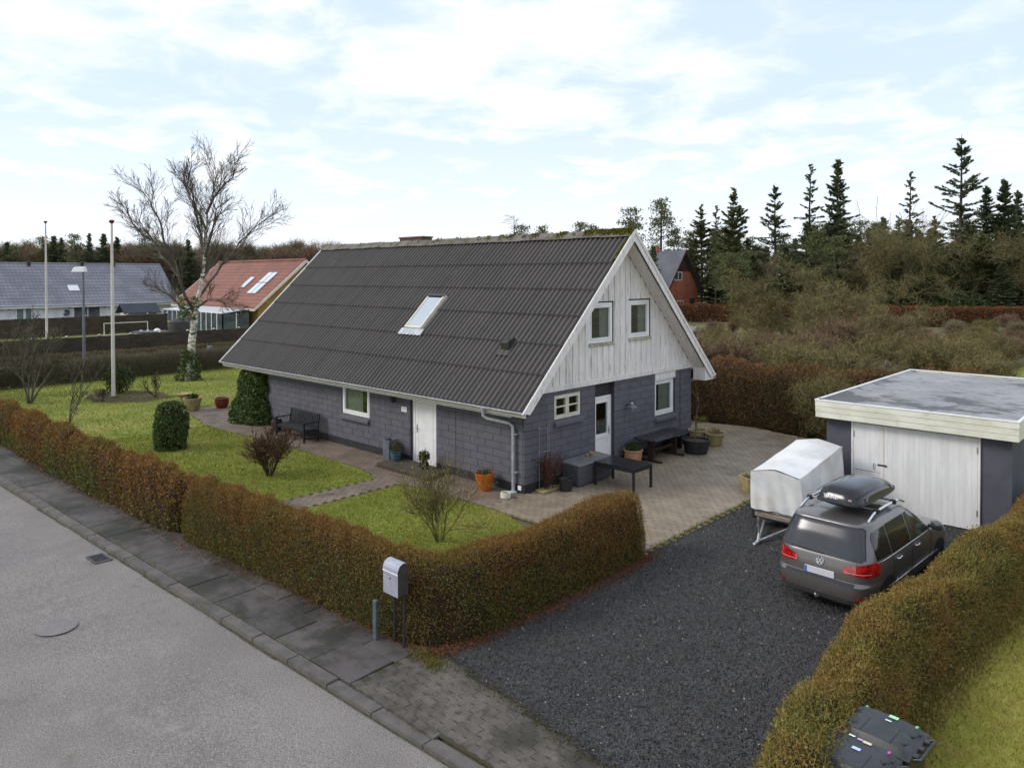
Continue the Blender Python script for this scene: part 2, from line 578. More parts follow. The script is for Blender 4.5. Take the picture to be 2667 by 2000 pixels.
K['steel'] = mat('galvanised_steel', S(176, 178, 180), S(150, 152, 155), 9, rough=0.4, metal=0.7)
K['darkmetal'] = mat('dark_metal', S(60, 62, 66), rough=0.45, metal=0.4)
K['brick_red'] = mat('red_brick', S(172, 104, 76), S(150, 86, 62), 1.2, rough=0.9, grain=(18, S(104, 58, 42), S(176, 110, 80), 0.4))
K['ivy'] = leafmat('ivy_leaf', [S(44, 56, 27), S(68, 84, 42), S(90, 106, 56), S(116, 130, 76)], trans=0.3, rough=0.45)
K['core'] = mat('dark_core_brown', S(54, 42, 24), S(38, 30, 18), 5, rough=0.95, bump=0.8, bscale=30, distb=0.05)
K['wood_dark'] = mat('dark_twig', S(66, 58, 48), S(50, 44, 36), 3, rough=0.9)

# ------------------------------------------------------------------ the setting
def yk(x):                       # road edge of the kerb (the street is turned a little against the house)
    return -8.62 + 0.0385 * x
g = MB()
FARX, FARY = 1500, 1500
g.add([(-FARX, yk(-FARX) + .1, -.05), (FARX, yk(FARX) + .1, -.05), (FARX, FARY, -.05), (-FARX, FARY, -.05), (-FARX, yk(-FARX) + .1, -.22), (FARX, yk(FARX) + .1, -.22), (FARX, -FARY, -.22), (-FARX, -FARY, -.22)],
      [(0, 1, 2, 3), (4, 5, 1, 0), (7, 6, 5, 4)])
K['ground'] = mat('rough_grass_ground', S(98, 94, 58), S(84, 74, 50), 0.25, rough=0.95, grain=(9, S(50, 46, 28), S(122, 112, 66), 0.5), bump=0.6, bscale=14, distb=0.05,
                  stains=((S(120, 114, 66), 0.06, 0.52, 0.62, 0.6),))
structure(g.build('ground', K['ground']), 'rough winter grass ground reaching to the wood')

rd = MB()
rd.grid(lambda u, v: (-70 + 100 * u, yk(-70 + 100 * u) - 7.0 + 7.0 * v, -0.080 + 0.035 * math.sin(math.pi * min(1, v * 1.0)) * 0.6), 40, 10)
structure(rd.build('road', K['asphalt'], smooth='all'), 'pale worn asphalt village road along the hedge')
dirt = MB()
x = -45.0
rr_ = random.Random(5)
while x < 14:
    L = rr_.uniform(0.5, 1.8)
    wd = rr_.uniform(0.015, 0.05)
    dirt.add([(x, yk(x) - wd, -.073), (x + L, yk(x + L) - wd * rr_.uniform(.5, 1.2), -.073), (x + L, yk(x + L) + .0, -.069), (x, yk(x) + .0, -.069)], [(0, 1, 2, 3)])
    x += L
tag(dirt.build('gutter_moss', K['gutter_dirt']), 'thin line of moss and grit along the kerb foot', 'moss', None, 'stuff')

SK = math.atan(0.0385)
pav = thing('pavement', 'strip of worn grey slabs between kerb and hedge', 'pavement', (0, 0, 0))
pav['kind'] = 'structure'; del pav['category']
bed = MB(); bed.add([(-48, yk(-48) + .12, -.045), (4.25, yk(4.25) + .12, -.045), (4.25, -6.9, -.045), (-48, -8.0, -.045)], [(0, 1, 2, 3)])
bed.build('slab_bed', K['soil'], pav)
kerb = thing('kerb', 'low granite kerb stones between road and pavement', 'kerb', (0, 0, 0))
kerb['kind'] = 'structure'; del kerb['category']
kst = MB().box(0, 0.994, 0, 0.21, -0.16, 0).data('kerb_stone', bevel=0.010, seg=2)
klow = MB().box(0, 0.994, 0, 0.21, -0.16, -0.03).data('kerb_stone_lowered', bevel=0.010, seg=2)
for i in range(62):
    x = -48 + i
    o = obj('kerb_stone', klow if x >= 3.2 else kst, K['kerb'], kerb)
    o.location = (x, yk(x), 0.004 + rnd.uniform(-.006, .006)); o.rotation_euler = (0, 0, SK)
for row, (y0, wd, ln) in enumerate(((0.225, 0.78, 0.98), (1.015, 0.40, 0.80))):
    me = MB().box(0, ln - 0.012, 0, wd, -0.06, 0).data('slab%d' % row, bevel=0.006)
    x = 4.24 - ln * int(38 / ln)
    while x < 4.2:
        o = obj('paving_slab', me, K['slab'], pav)
        o.location = (x, yk(x) + y0, 0.004 + rnd.uniform(-.007, .006))
        o.rotation_euler = (rnd.uniform(-.006, .006), rnd.uniform(-.008, .008), SK + rnd.uniform(-.006, .006))
        x += ln
# drain grate and manhole in the road
dr = thing('drain_grate', 'rectangular iron drain grate in the road beside the kerb', 'drain grate', (-3.58, -9.02, -.072), 0.02)
m = MB(); m.box(-.27, .27, -.17, -.13, 0, .02).box(-.27, .27, .13, .17, 0, .02).box(-.27, -.23, -.13, .13, 0, .02).box(.23, .27, -.13, .13, 0, .02)
m.build('frame', K['kerb'], dr)
for i in range(7):
    MB().box(-.215 + i * .066, -.18 + i * .066, -.128, .128, 0, .014).build('grate_bar', K['darkmetal'], dr)
MB().box(-.228, .228, -.129, .129, -.001, .003).build('shaft', K['black'], dr)
mh = MB(); mh.lathe([(0.30, 0), (0.30, .004), (0.0, .006)], n=28, cap1=False)
mho = mh.build('manhole_cover', mat('worn_manhole', S(128, 121, 118), S(116, 110, 108), 8, rough=.8, grain=(120, S(88, 84, 80), S(160, 152, 148), .4)))
mho.location = (-0.78, -10.53, -.046); tag(mho, 'round worn manhole cover flush in the asphalt', 'manhole cover')

# lawns
K['lawn'] = mat('lawn_turf', S(136, 142, 52), S(110, 124, 40), 0.5, 0.35, 0.65, rough=0.95, grain=(42, S(62, 66, 18), S(150, 144, 66), 0.55), bump=0.7, bscale=40, distb=0.03,
                stains=((S(150, 138, 74), 0.28, 0.50, 0.70, 0.7), (S(84, 98, 28), 0.8, 0.56, 0.72, 0.55), (S(112, 92, 54), 1.1, 0.62, 0.76, 0.5)))
def sheet(name, polys, z, m, label, kind='structure'):
    b = MB()
    for p in polys:
        b.add([(x, y, z) for x, y in p], [tuple(range(len(p)))])
    return tag(b.build(name, m), label, None, None, kind)
lawn_polys = [[(-31.4, -7.0), (-4.15, -7.0), (-4.15, -1.65), (-5.2, -1.4), (-8.4, -1.32), (-14.8, -1.7), (-18.6, -1.05), (-18.9, 0.8), (-17.6, 1.2), (-17.6, 16), (-31.4, 16)],
              [(-3.15, -6.9), (4.0, -6.9), (4.0, -2.9), (0.9, -1.5), (-0.6, -1.38), (-2.5, -1.42), (-3.15, -1.75)]]
sheet('lawn', lawn_polys, 0.012, K['lawn'], 'mossy yellow green front lawn around the grey house')
nb = MB()
nb.grid(lambda u, v: (9.95 + 25 * u, -7.2 + 45 * v, -0.03 + 0.02 * math.sin(u * 40) * math.sin(v * 60) + 0.05), 30, 50)
K['lawn_moss'] = mat('mossy_turf', S(156, 150, 62), S(128, 132, 44), 0.7, 0.35, 0.65, rough=0.95, grain=(42, S(80, 80, 26), S(172, 164, 84), 0.5), bump=0.7, bscale=40, distb=0.03, stains=((S(136, 110, 66), 0.9, 0.54, 0.70, 0.7), (S(176, 166, 92), 0.5, 0.52, 0.7, 0.6)))
structure(nb.build('neighbour_lawn', K['lawn_moss'], smooth='all'), 'mossy lawn beyond the driveway hedge with the bins')
sheet('far_lawn', [[(-66.5, -6), (-42, -6), (-42, 30), (-66.5, 30)]], -0.02, K['lawn'], 'neighbouring lawn between the two dark plank fences')
sheet('side_lane', [[(-36.4, -9.6), (-33.0, -9.5), (-33.0, 60), (-36.4, 60)]], -0.03, K['asphalt'], 'grey lane behind the leafless hedge')
sheet('back_clearing', [[(-17, 33), (-7, 30), (-6, 44), (-15, 47)]], -0.02, mat('pale_dry_grass', S(150, 142, 96), S(120, 116, 66), 0.8, rough=.95, grain=(12, S(90, 86, 48), S(170, 160, 112), .5)), 'pale patch of dry grass in the back garden')
sheet('side_clearing', [[(3.5, 30), (16, 27), (20, 46), (5, 46)]], -0.02, K['lawn'], 'bright lawn patch beyond the garage')

# grass blades
def in_poly(P, poly):
    x, y = P[:, 0], P[:, 1]
    ins = np.zeros(len(P), bool)
    n = len(poly)
    for i in range(n):
        x0, y0 = poly[i]; x1, y1 = poly[(i + 1) % n]
        c = ((y0 > y) != (y1 > y)) & (x < (x1 - x0) * (y - y0) / (y1 - y0 + 1e-12) + x0)
        ins ^= c
    return ins
def blades(name, polys, z, n, h, wd, m, label):
    Ps = []
    for poly in polys:
        a = np.array(poly)
        lo, hi = a.min(0), a.max(0)
        P = NR.uniform(lo, hi, size=(n, 2))
        Ps.append(P[in_poly(P, poly)])
    P = np.concatenate(Ps)
    P3 = np.column_stack([P, np.full(len(P), z)])
    D = NR.normal(size=(len(P), 3)) * 0.75
    D[:, 2] = np.abs(D[:, 2]) + 0.7
    V, F = twig_tris(P3, D, h, wd)
    return tag(obj(name, np_mesh(name, V, F), m), label, None, None, 'stuff')
K['blade'] = leafmat('grass_blade', [S(80, 92, 24), S(110, 120, 34), S(142, 144, 56), S(164, 156, 84)], [S(120, 114, 44), S(156, 148, 72), S(176, 164, 98)], 0.4, 0.45, 0.66, trans=0.35)
blades('grass', [lawn_polys[1], [(-15, -7), (-4.15, -7), (-4.15, -1.7), (-8.4, -1.35), (-15, -1.75)]], 0.01, 60000, 0.05, 0.006, K['blade'], 'short winter grass of the front lawn')
blades('grass', [[(10.0, -7.2), (15, -7.2), (14, 6), (10.0, 6)]], 0.03, 100000, 0.055, 0.006, leafmat('mossy_blade', [S(112, 116, 38), S(146, 146, 56), S(174, 164, 82), S(190, 176, 104)], [S(140, 118, 66), S(168, 146, 88), S(186, 166, 108)], 0.6, 0.46, 0.66, trans=0.4), 'mossy grass beyond the driveway hedge')
blades('grass', [lawn_polys[0]], 0.01, 70000, 0.08, 0.014, K['blade'], 'short grass of the wide lawn round the flagpole')

# gravel drive
gp_ = [(4.45, -6.85), (4.66, -6.86), (5.65, -6.97), (6.63, -7.09), (7.70, -7.22), (9.8, -7.3), (9.8, -4), (9.5, -1.5), (9.8, 4.0), (9.9, 4.86), (5.6, 4.86), (4.55, 4.3)]
sheet('gravel_drive', [gp_], 0.006, K['gravel'], 'black gravel driveway in front of the garage')
def stones(name, poly, n, s0, s1, m, label, z=0.006):
    a = np.array(poly); lo, hi = a.min(0), a.max(0)
    P = NR.uniform(lo, hi, size=(n, 2)); P = P[in_poly(P, poly)]
    n = len(P)
    s = NR.uniform(s0, s1, n)
    base = np.array([(1, 0, -.35), (-.5, .87, -.35), (-.5, -.87, -.35), (0, 0, .75)])
    rot = NR.uniform(0, 6.28, n)
    c, sn = np.cos(rot), np.sin(rot)
    B = base[None] * NR.uniform(.55, 1.3, (n, 4, 1))
    V = np.stack([B[..., 0] * c[:, None] - B[..., 1] * sn[:, None], B[..., 0] * sn[:, None] + B[..., 1] * c[:, None], B[..., 2]], -1) * s[:, None, None] * 0.5
    V[..., 0] += P[:, 0:1]; V[..., 1] += P[:, 1:2]; V[..., 2] += z + s[:, None] * .12
    F = np.array([(0, 1, 3), (1, 2, 3), (2, 0, 3)])[None] + (np.arange(n) * 4)[:, None, None]
    return tag(obj(name, np_mesh(name, V.reshape(-1, 3), F.reshape(-1, 3)), m), label, None, None, 'stuff')
stones('gravel', gp_, 60000, 0.02, 0.05, K['stone'], 'loose black gravel stones on the driveway')
stones('gravel', gp_, 420, 0.022, 0.045, K['stone_pale'], 'few pale stones scattered in the black gravel')

# interlocking pavers (zigzag long sides)
def paver_poly(L=0.222, W=0.138, zg=0.012):
    j = 0.0015
    xs = [j, L * .25, L * .5, L * .75, L - j]
    zz_ = [0, zg, 0, -zg, 0]
    return [(x, j + z) for x, z in zip(xs, zz_)] + [(x, W - j + z) for x, z in zip(reversed(xs), reversed(zz_))]
PV = paver_poly()
pav_mes = {}
def pav_mesh(m):
    if m.name not in pav_mes: pav_mes[m.name] = MB().prism(PV, -0.05, 0).data('paver')
    return pav_mes[m.name]
def field(parent, name, poly, holes, m, z, near=0, L=0.222, W=0.138, jitter=0.0025, rot=0.0):
    a = np.array(poly); lo, hi = a.min(0), a.max(0)
    cells = []
    r = 0
    y = lo[1]
    while y < hi[1]:
        x = lo[0] + (L / 2 if r % 2 else 0)
        while x < hi[0]:
            cells.append((x, y)); x += L
        y += W; r += 1
    C = np.array(cells)
    mid = C + [L / 2, W / 2]
    ok = in_poly(mid, poly)
    for h in holes:
        ok &= ~in_poly(mid, h)
    C = C[ok]
    dist = np.hypot(C[:, 0] - CAM.x, C[:, 1] - CAM.y)
    C = C[np.argsort(dist)]
    for x, y in C[:near]:
        o = obj('paver', pav_mesh(m), m, parent)
        o.location = (x, y, z + rnd.uniform(-jitter, jitter))
        o.rotation_euler = (rnd.uniform(-.012, .012), rnd.uniform(-.012, .012), 0)
    C = C[near:]
    n = len(C)
    if n:
        T = np.array([(px, py) for px, py in PV])
        k = len(T)
        V = np.zeros((n, 2 * k, 3))
        V[:, :k, :2] = T; V[:, k:, :2] = T
        V[:, :k, 2] = 0; V[:, k:, 2] = -0.02
        tilt = NR.uniform(-.012, .012, (n, 2))
        V[:, :k, 2] += T[None, :, 0] * tilt[:, :1] + T[None, :, 1] * tilt[:, 1:] + NR.uniform(-jitter, jitter, (n, 1))
        V[..., 0] += C[:, 0:1]; V[..., 1] += C[:, 1:2]; V[..., 2] += z
        base = np.arange(n)[:, None] * 2 * k
        # top as 4 quads (zigzag strip), sides as quads
        q = []
        for i in range(4):
            q.append((i, i + 1, k - 2 - i, k - 1 - i))
        for i in range(k):
            q.append((i, (i + 1) % k, (i + 1) % k + k, i + k))
        F = (np.array(q)[None] + base[:, :, None].reshape(n, 1, 1)).reshape(-1, 4)
        o = obj('paver_field', np_mesh(name + '_pavers', V.reshape(-1, 3), F), m, parent)
        o['kind'] = 'stuff'
def paved(name, label, polys, holes, m, z, near=0):
    t = thing(name, label, 'paving'); t['kind'] = 'structure'; del t['category']
    b = MB()
    for p in polys:
        b.add([(x, y, z - 0.006) for x, y in p], [tuple(range(len(p)))])
    b.build('joint_sand', K['joint'], t)
    for p in polys:
        field(t, name, p, holes, m, z, near)
        near = 0
    return t
step_hole = [(-5.22, -0.92), (-2.86, -0.92), (-2.86, 0.0), (-5.22, 0.0)]
paved('patio', 'beige interlocking paver patio beside the gable', [[(0.02, -1.40), (4.55, -1.40), (4.55, 4.3), (5.7, 4.86), (5.7, 8.5), (3.4, 11.4), (0.2, 12.2), (-1.6, 11.4), (-0.6, 8.6), (0.02, 8.5)]], [], K['paver'], 0.024, 300)
paved('garden_path', 'brown paver path along the front wall and to the street', [[(-18.6, -1.0), (-14.8, -1.72), (-8.4, -1.38), (-5.2, -1.42), (-4.1, -1.7), (-4.1, -6.9), (-3.2, -6.9), (-3.2, -1.75), (-2.5, -1.45), (0.02, -1.42), (0.02, 0.0), (-15.1, 0.0), (-15.2, 1.2), (-18.9, 0.8)]], [step_hole], K['paver_far'], 0.022, 0)
paved('driveway_apron', 'dirty brown paver apron between gravel and kerb', [[(4.25, yk(4.25) + .22), (14.0, yk(14) + .22), (14.0, -7.2), (9.8, -7.3), (7.7, -7.22), (6.63, -7.09), (5.65, -6.97), (4.66, -6.86), (4.25, -6.86)]], [], K['paver_street'], 0.008, 290)

# moss and weeds along the edges of drive and apron
def clumps(name, pts, n, spread, size, m, label, z=0.02, vert=0.6):
    pts = np.array(pts, float)
    t = NR.uniform(0, len(pts) - 1.001, n); i = t.astype(int); f = (t - i)[:, None]
    P2 = pts[i] * (1 - f) + pts[i + 1] * f + NR.normal(size=(n, 2)) * spread
    P = np.column_stack([P2, z + NR.uniform(0, size, n)])
    V, F = leaf_quads(P, size, 0.4, vert=vert)
    return tag(obj(name, np_mesh(name, V, F), m), label, None, None, 'stuff')
K['litter'] = leafmat('dead_leaf', [S(70, 42, 26), S(112, 66, 40), S(138, 86, 54), S(92, 66, 46)], trans=0.0, rough=0.9)
K['weed'] = leafmat('weed', [S(66, 72, 26), S(104, 104, 40), S(140, 132, 60)], trans=0.2)
clumps('leaf_litter', [(4.45, -7.0), (4.68, -6.2), (4.80, -4.5), (4.82, -2.5), (4.72, -1.2)], 5200, 0.10, 0.035, K['litter'], 'rusty dead leaves along the foot of the driveway hedge', 0.015, 0)
clumps('leaf_litter', [(-14, -7.98), (-9, -7.9), (-3, -7.65), (1, -7.3), (4.3, -6.98)], 4200, 0.10, 0.032, K['litter'], 'dead leaves along the foot of the street hedge', 0.01, 0)
clumps('weeds', [(4.6, -6.86), (5.65, -6.97), (6.63, -7.09), (7.7, -7.22), (9, -7.28)], 1700, 0.07, 0.03, leafmat('dull_weed', [S(58, 58, 30), S(84, 78, 44), S(100, 92, 58)]), 'low weeds at the gravel edge by the apron')
clumps('weeds', [(4.25, -7.05), (4.65, -7.1), (4.85, -7.15)], 900, 0.09, 0.035, leafmat('bright_moss', [S(76, 78, 28), S(106, 104, 40), S(130, 122, 58)]), 'bright moss tuft at the hedge corner by the apron')
clumps('weeds', [(4.57, -1.2), (4.53, 1.3), (4.57, 3.6), (4.6, 4.3)], 3000, 0.05, 0.035, K['weed'], 'mossy seam between the patio and the gravel')
clumps('weeds', [(-30, yk(-30) + .23), (-12, yk(-12) + .23), (-3, yk(-3) + .23), (3, yk(3) + .23)], 900, 0.02, 0.03, K['weed'], 'moss tufts in the joint behind the kerb')
clumps('rough_grass', [(10.5, -6), (10.3, -4), (10.35, -2), (10.55, 0), (10.8, 3), (11.1, 6)], 12000, 0.14, 0.06, leafmat('rough_brown_grass', [S(120, 104, 52), S(150, 132, 74), S(104, 100, 44), S(168, 150, 96)], trans=0.3), 'rough brown grass at the foot of the shaggy hedge by the bins', 0.04, 1.4)
# ------------------------------------------------------------------ the grey house
HL, HW = 15.25, 8.495                    # length along -X, width along +Y
EX, EY, HE, HR = 0.564, 0.573, 2.27, 6.97
YM = HW / 2
house = thing('gray_house', 'grey block house with dark corrugated roof and weathered white gable', 'house', (0, 0, 0))
openF = [(-8.37, -6.81, 1.10, 2.45), (-4.70, -3.51, 0.0, 2.45)]           # front wall: x0 x1 z0 z1
openG = [(1.22, 2.39, 1.78, 2.44), (3.06, 4.00, 0.0, 2.57), (6.22, 7.44, 1.17, 2.57)]     # gable: y0 y1 z0 z1
def pieces(a0, a1, z0, z1, opens):
    """rectangle minus openings, as rectangles"""
    out = [(a0, a1, z0, z1)]
    for (o0, o1, p0, p1) in opens:
        nxt = []
        for (b0, b1, c0, c1) in out:
            if o0 >= b1 or o1 <= b0 or p0 >= c1 or p1 <= c0:
                nxt.append((b0, b1, c0, c1)); continue
            if b0 < o0: nxt.append((b0, o0, c0, c1))
            if b1 > o1: nxt.append((o1, b1, c0, c1))
            m0, m1 = max(b0, o0), min(b1, o1)
            if c0 < p0: nxt.append((m0, m1, c0, p0))
            if c1 > p1: nxt.append((m0, m1, p1, c1))
        out = nxt
    return out
def TF(a, n, z): return (a, -n, z)       # front wall frame: a along x, n outward
def TG(a, n, z): return (n, a, z)        # gable frame
def tbox(b, T, a0, a1, n0, n1, z0, z1):
    p, q = T(a0, n0, z0), T(a1, n1, z1)
    lo = [min(i, j) for i, j in zip(p, q)]; hi = [max(i, j) for i, j in zip(p, q)]
    return b.box(lo[0], hi[0], lo[1], hi[1], lo[2], hi[2])
PZ = 0.24                               # plinth top
front = MB(); gable = MB(); rest = MB()
for (a0, a1, z0, z1) in pieces(-HL, -.06, PZ, 2.45, openF): tbox(front, TF, a0, a1, -0.22, -0.009, z0, z1)
for (a0, a1, z0, z1) in pieces(0.22, HW, PZ, 2.57, openG): tbox(gable, TG, a0, a1, -0.22, -0.009, z0, z1)
wf = front.build('front_wall', K['mortar'], house)
wg = gable.build('gable_wall', K['mortar'], house)
rest.box(-HL, -.23, HW - .25, HW, 0, 2.45); rest.box(-HL, -HL + .25, .22, HW - .25, 0, 2.45)
rest.add([(-HL, 0, 2.45), (-HL, HW, 2.45), (-HL, YM, 6.6), (-HL + .2, 0, 2.45), (-HL + .2, HW, 2.45), (-HL + .2, YM, 6.6)], [(0, 2, 1), (3, 4, 5), (0, 3, 5, 2), (1, 2, 5, 4), (0, 1, 4, 3)])
rest.build('rear_wall', K['wall'], house)
MB().box(-HL + .22, -.22, .22, HW - .25, 0.0, 0.1).box(-HL + .22, -.22, .22, HW - .25, 2.66, 2.74).build('storey_floor', K['inside'], house)
MB().box(-9.2, -9.05, .22, HW - .25, .1, 2.66).box(-5.9, -5.75, .22, HW - .25, .1, 2.66).box(-2.4, -2.3, .22, HW - .25, .1, 2.66).build('partition', K['inside'], house)
pl = MB()
for a0, a1 in ((-HL, -4.70), (-3.51, 0)): pl.box(a0, a1, .0, .2, -0.05, PZ)
pl.box(-.2, .0, .2, 3.06, -0.05, PZ); pl.box(-.2, .0, 4.00, HW, -0.05, PZ)
pl.box(-4.70, -3.51, .05, .2, -0.05, .08); pl.box(-.25, -.0, 3.06, 4.00, -0.05, .08)
pl.build('plinth', K['plinth'], house)
BL, BH = 0.60, 0.20
blk_full = {}
nblk = 0
def blocks(T, a_start, a_end, z0, z1, opens, parent, limit):
    global nblk
    lst = []
    row = 0
    z = z0
    while z < z1 - .02:
        zt = min(z + BH, z1)
        a = a_start - (BL / 2 if row % 2 else 0)
        while a < a_end:
            b0, b1 = max(a, a_start), min(a + BL, a_end)
            if b1 - b0 > .02:
                for p in pieces(b0, b1, z, zt, opens):
                    if p[1] - p[0] > .03 and p[3] - p[2] > .03:
                        lst.append(p)
            a += BL
        z += BH; row += 1
    lst.sort(key=lambda p: (Vector(T((p[0] + p[1]) / 2, 0, p[2])) - CAM).length)
    left = MB()
    j = 0.006
    for k, (a0, a1, c0, c1) in enumerate(lst):
        if k < limit:
            key = (T is TF, round(a1 - a0, 3), round(c1 - c0, 3))
            if key not in blk_full:
                blk_full[key] = tbox(MB(), T, j, a1 - a0 - j, -0.05, 0, j, c1 - c0 - j).data('block', bevel=0.007)
            o = obj('block', blk_full[key], K['wall'], parent)
            o.location = Vector(T(a0, rnd.uniform(-.0025, .0025), c0))
        else:
            tbox(left, T, a0 + j, a1 - j, -0.05, 0, c0 + j, c1 - j)
    if left.v:
        o = left.build('blockwork', K['wall'], parent, bevel=0.007); o['kind'] = 'stuff'
blocks(TG, 0.0, HW, PZ, 2.58, openG, wg, 142)
blocks(TF, -HL, -0.051, PZ, 2.45, openF, wf, 150)
MB().box(-2.66, -2.64, -0.003, 0.02, PZ, 2.4).build('expansion_joint', K['plinth'], house)
MB().box(-0.001, 0.004, 7.735, 7.765, PZ, 2.62).build('cable_duct', K['plinth'], house)

# windows
def window(T, a0, a1, z0, z1, rec=-0.06, fw_=0.07, mull=(), trans=(), sill=None, curtains=(), m=None, label=None, sash=True):
    m = m or K['white']
    f = MB()
    n0, n1 = rec - 0.07, rec
    tbox(f, T, a0, a1, n0, n1, z0, z0 + fw_ * .8); tbox(f, T, a0, a1, n0, n1, z1 - fw_ * .8, z1)
    tbox(f, T, a0, a0 + fw_ * .8, n0, n1, z0 + fw_ * .8, z1 - fw_ * .8); tbox(f, T, a1 - fw_ * .8, a1, n0, n1, z0 + fw_ * .8, z1 - fw_ * .8)
    w_ = f.build('window', m, house, bevel=0.006, label=label)
    e = fw_ * .8
    cells = [a0 + e] + [x for mm in mull for x in (mm - fw_ * .35, mm + fw_ * .35)] + [a1 - e]
    if mull:
        s = MB()
        for mm in mull: tbox(s, T, mm - fw_ * .35, mm + fw_ * .35, n0 + .005, n1 - .005, z0 + e, z1 - e)
        s.build('mullion', m, w_, bevel=0.004)
    for i in range(0, len(cells), 2):
        c0, c1 = cells[i], cells[i + 1]
        s = MB(); q = fw_ * .55
        b0, b1 = z0 + e, z1 - e
        tbox(s, T, c0 + .003, c1 - .003, n0 + .01, n1 + .012, b0 + .003, b0 + q); tbox(s, T, c0 + .003, c1 - .003, n0 + .01, n1 + .012, b1 - q, b1 - .003)
        tbox(s, T, c0 + .003, c0 + q, n0 + .01, n1 + .012, b0 + q, b1 - q); tbox(s, T, c1 - q, c1 - .003, n0 + .01, n1 + .012, b0 + q, b1 - q)
        s.build('sash', m, w_, bevel=0.005)
        zs = [b0 + q] + [y for t_ in trans for y in (t_ - .014, t_ + .014)] + [b1 - q]
        if trans:
            s = MB()
            for t_ in trans: tbox(s, T, c0 + q, c1 - q, n0 + .012, n1 + .008, t_ - .014, t_ + .014)
            s.build('glazing_bar', m, w_)
        for j in range(0, len(zs), 2):
            s = MB(); tbox(s, T, c0 + q, c1 - q, n0 + .025, n0 + .029, zs[j], zs[j + 1])
            s.build('pane', K['pane'], w_)
    for (k0, k1) in curtains:
        s = MB()
        nn = 90
        def cf(u, v, k0=k0, k1=k1):
            a = k0 + (k1 - k0) * u
            return T(a, n0 - 0.045 + 0.02 * math.sin(u * 40) * (0.5 + .5 * v), z0 + .02 + (z1 - z0 - .06) * v)
        s.grid(cf, nn, 3)
        s.build('curtain', K['curtain'], w_, smooth='all')
    if sill:
        s0, s1, so_, sth, sm = sill
        s = MB()
        p = [T(a0 - s0, rec, z0 - sth * .1), T(a0 - s0, so_, z0 - sth * .45), T(a0 - s0, so_, z0 - sth), T(a0 - s0, rec - .0, z0 - sth)]
        d = Vector(T(a1 + s0, 0, 0)) - Vector(T(a0 - s0, 0, 0))
        s.slab(p, d)
        s.build('sill', sm, w_, bevel=0.008)
    return w_
wallsill = (0.04, 0, 0.10, 0.17, K['wall'])
window(TF, -8.37, -6.81, 1.10, 2.24, -0.03, .10, sill=wallsill, curtains=((-8.25, -7.35),), label='white front window with half drawn curtain')
window(TG, 1.22, 2.39, 1.78, 2.44, -0.03, .075, mull=(1.805,), trans=(2.11,), sill=wallsill, m=K['cream'], label='small cream casement with four panes')
window(TG, 6.22, 7.44, 1.17, 2.33, -0.07, .11, sill=wallsill, curtains=((6.7, 7.3),), label='tall white ground floor gable window')
MB().box(-.14, .012, 6.22, 7.44, 2.335, 2.575).build('window_head_panel', K['white_old'], house)
usill = (0.03, 0, 0.09, 0.075, mat('mossy_sill', S(196, 190, 176), S(140, 136, 104), 8, rough=.85))
window(TG, 2.72, 3.89, 3.75, 4.92, 0.0, .11, sill=usill, curtains=((3.4, 3.78),), label='upper gable window partly behind the bargeboard')
window(TG, 4.71, 5.88, 3.79, 4.95, 0.0, .11, sill=usill, curtains=((5.4, 5.76),), label='upper gable window right under the ridge')

# front door
d_ = MB()
for a0, a1, z0, z1 in ((-4.66, -4.56, .08, 2.2), (-3.65, -3.55, .08, 2.2), (-4.56, -3.65, 2.12, 2.2), (-4.56, -3.65, .08, .12)): tbox(d_, TF, a0, a1, -.16, -.08, z0, z1)
tbox(d_, TF, -4.70, -4.66, -.16, -.09, .08, 2.3); tbox(d_, TF, -3.55, -3.51, -.16, -.09, .08, 2.3)
door = d_.build('front_door', K['white'], house, bevel=.005, label='plain white front door')
s = MB(); tbox(s, TF, -4.555, -3.655, -.135, -.092, .125, 2.115); s.build('door_leaf', K['white'], door, bevel=.004)
for a0, a1, z0, z1 in ((-4.44, -4.428, .28, 2.0), (-3.76, -3.748, .28, 2.0), (-4.428, -3.76, .28, .292), (-4.428, -3.76, 1.988, 2.0)):
    s = MB(); tbox(s, TF, a0, a1, -.092, -.084, z0, z1); s.build('panel_bead', K['white'], door)
hd = MB(); tbox(hd, TF, -4.505, -4.465, -.092, -.082, .98, 1.22); hd.tube([TF(-4.485, -.085, 1.12), TF(-4.485, -.03, 1.12), TF(-4.36, -.03, 1.12)], .011, 8)
hd.build('handle', K['steel'], door, smooth=True)
# gable door
d_ = MB()
for a0, a1, z0, z1 in ((3.06, 3.13, .09, 2.15), (3.92, 3.998, .09, 2.15), (3.13, 3.92, 2.07, 2.15), (3.13, 3.92, .09, .14)): tbox(d_, TG, a0, a1, -.20, -.12, z0, z1)
gd = d_.build('gable_door', K['white'], house, bevel=.005, label='white half glazed gable door')
s = MB()
for a0, a1, z0, z1 in ((3.135, 3.24, .145, 2.065), (3.81, 3.915, .145, 2.065), (3.24, 3.81, 1.95, 2.065), (3.24, 3.81, .145, .27), (3.24, 3.81, .91, 1.03)): tbox(s, TG, a0, a1, -.185, -.115, z0, z1)
lf = s.build('door_leaf', K['white'], gd, bevel=.005)
s = MB(); tbox(s, TG, 3.24, 3.81, -.165, -.145, .27, .91); s.build('door_panel', K['white'], gd)
s = MB(); tbox(s, TG, 3.24, 3.81, -.157, -.152, 1.03, 1.95); s.build('pane', K['pane'], gd)
hd = MB(); tbox(hd, TG, 3.845, 3.885, -.115, -.105, .98, 1.22); hd.tube([TG(3.865, -.108, 1.11), TG(3.865, -.06, 1.11), TG(3.74, -.06, 1.11)], .011, 8); hd.build('handle', K['steel'], gd, smooth=True)
MB().box(-.2, -.14, 3.06, 4.00, 2.15, 2.57).build('transom_panel', K['plinth'], house)

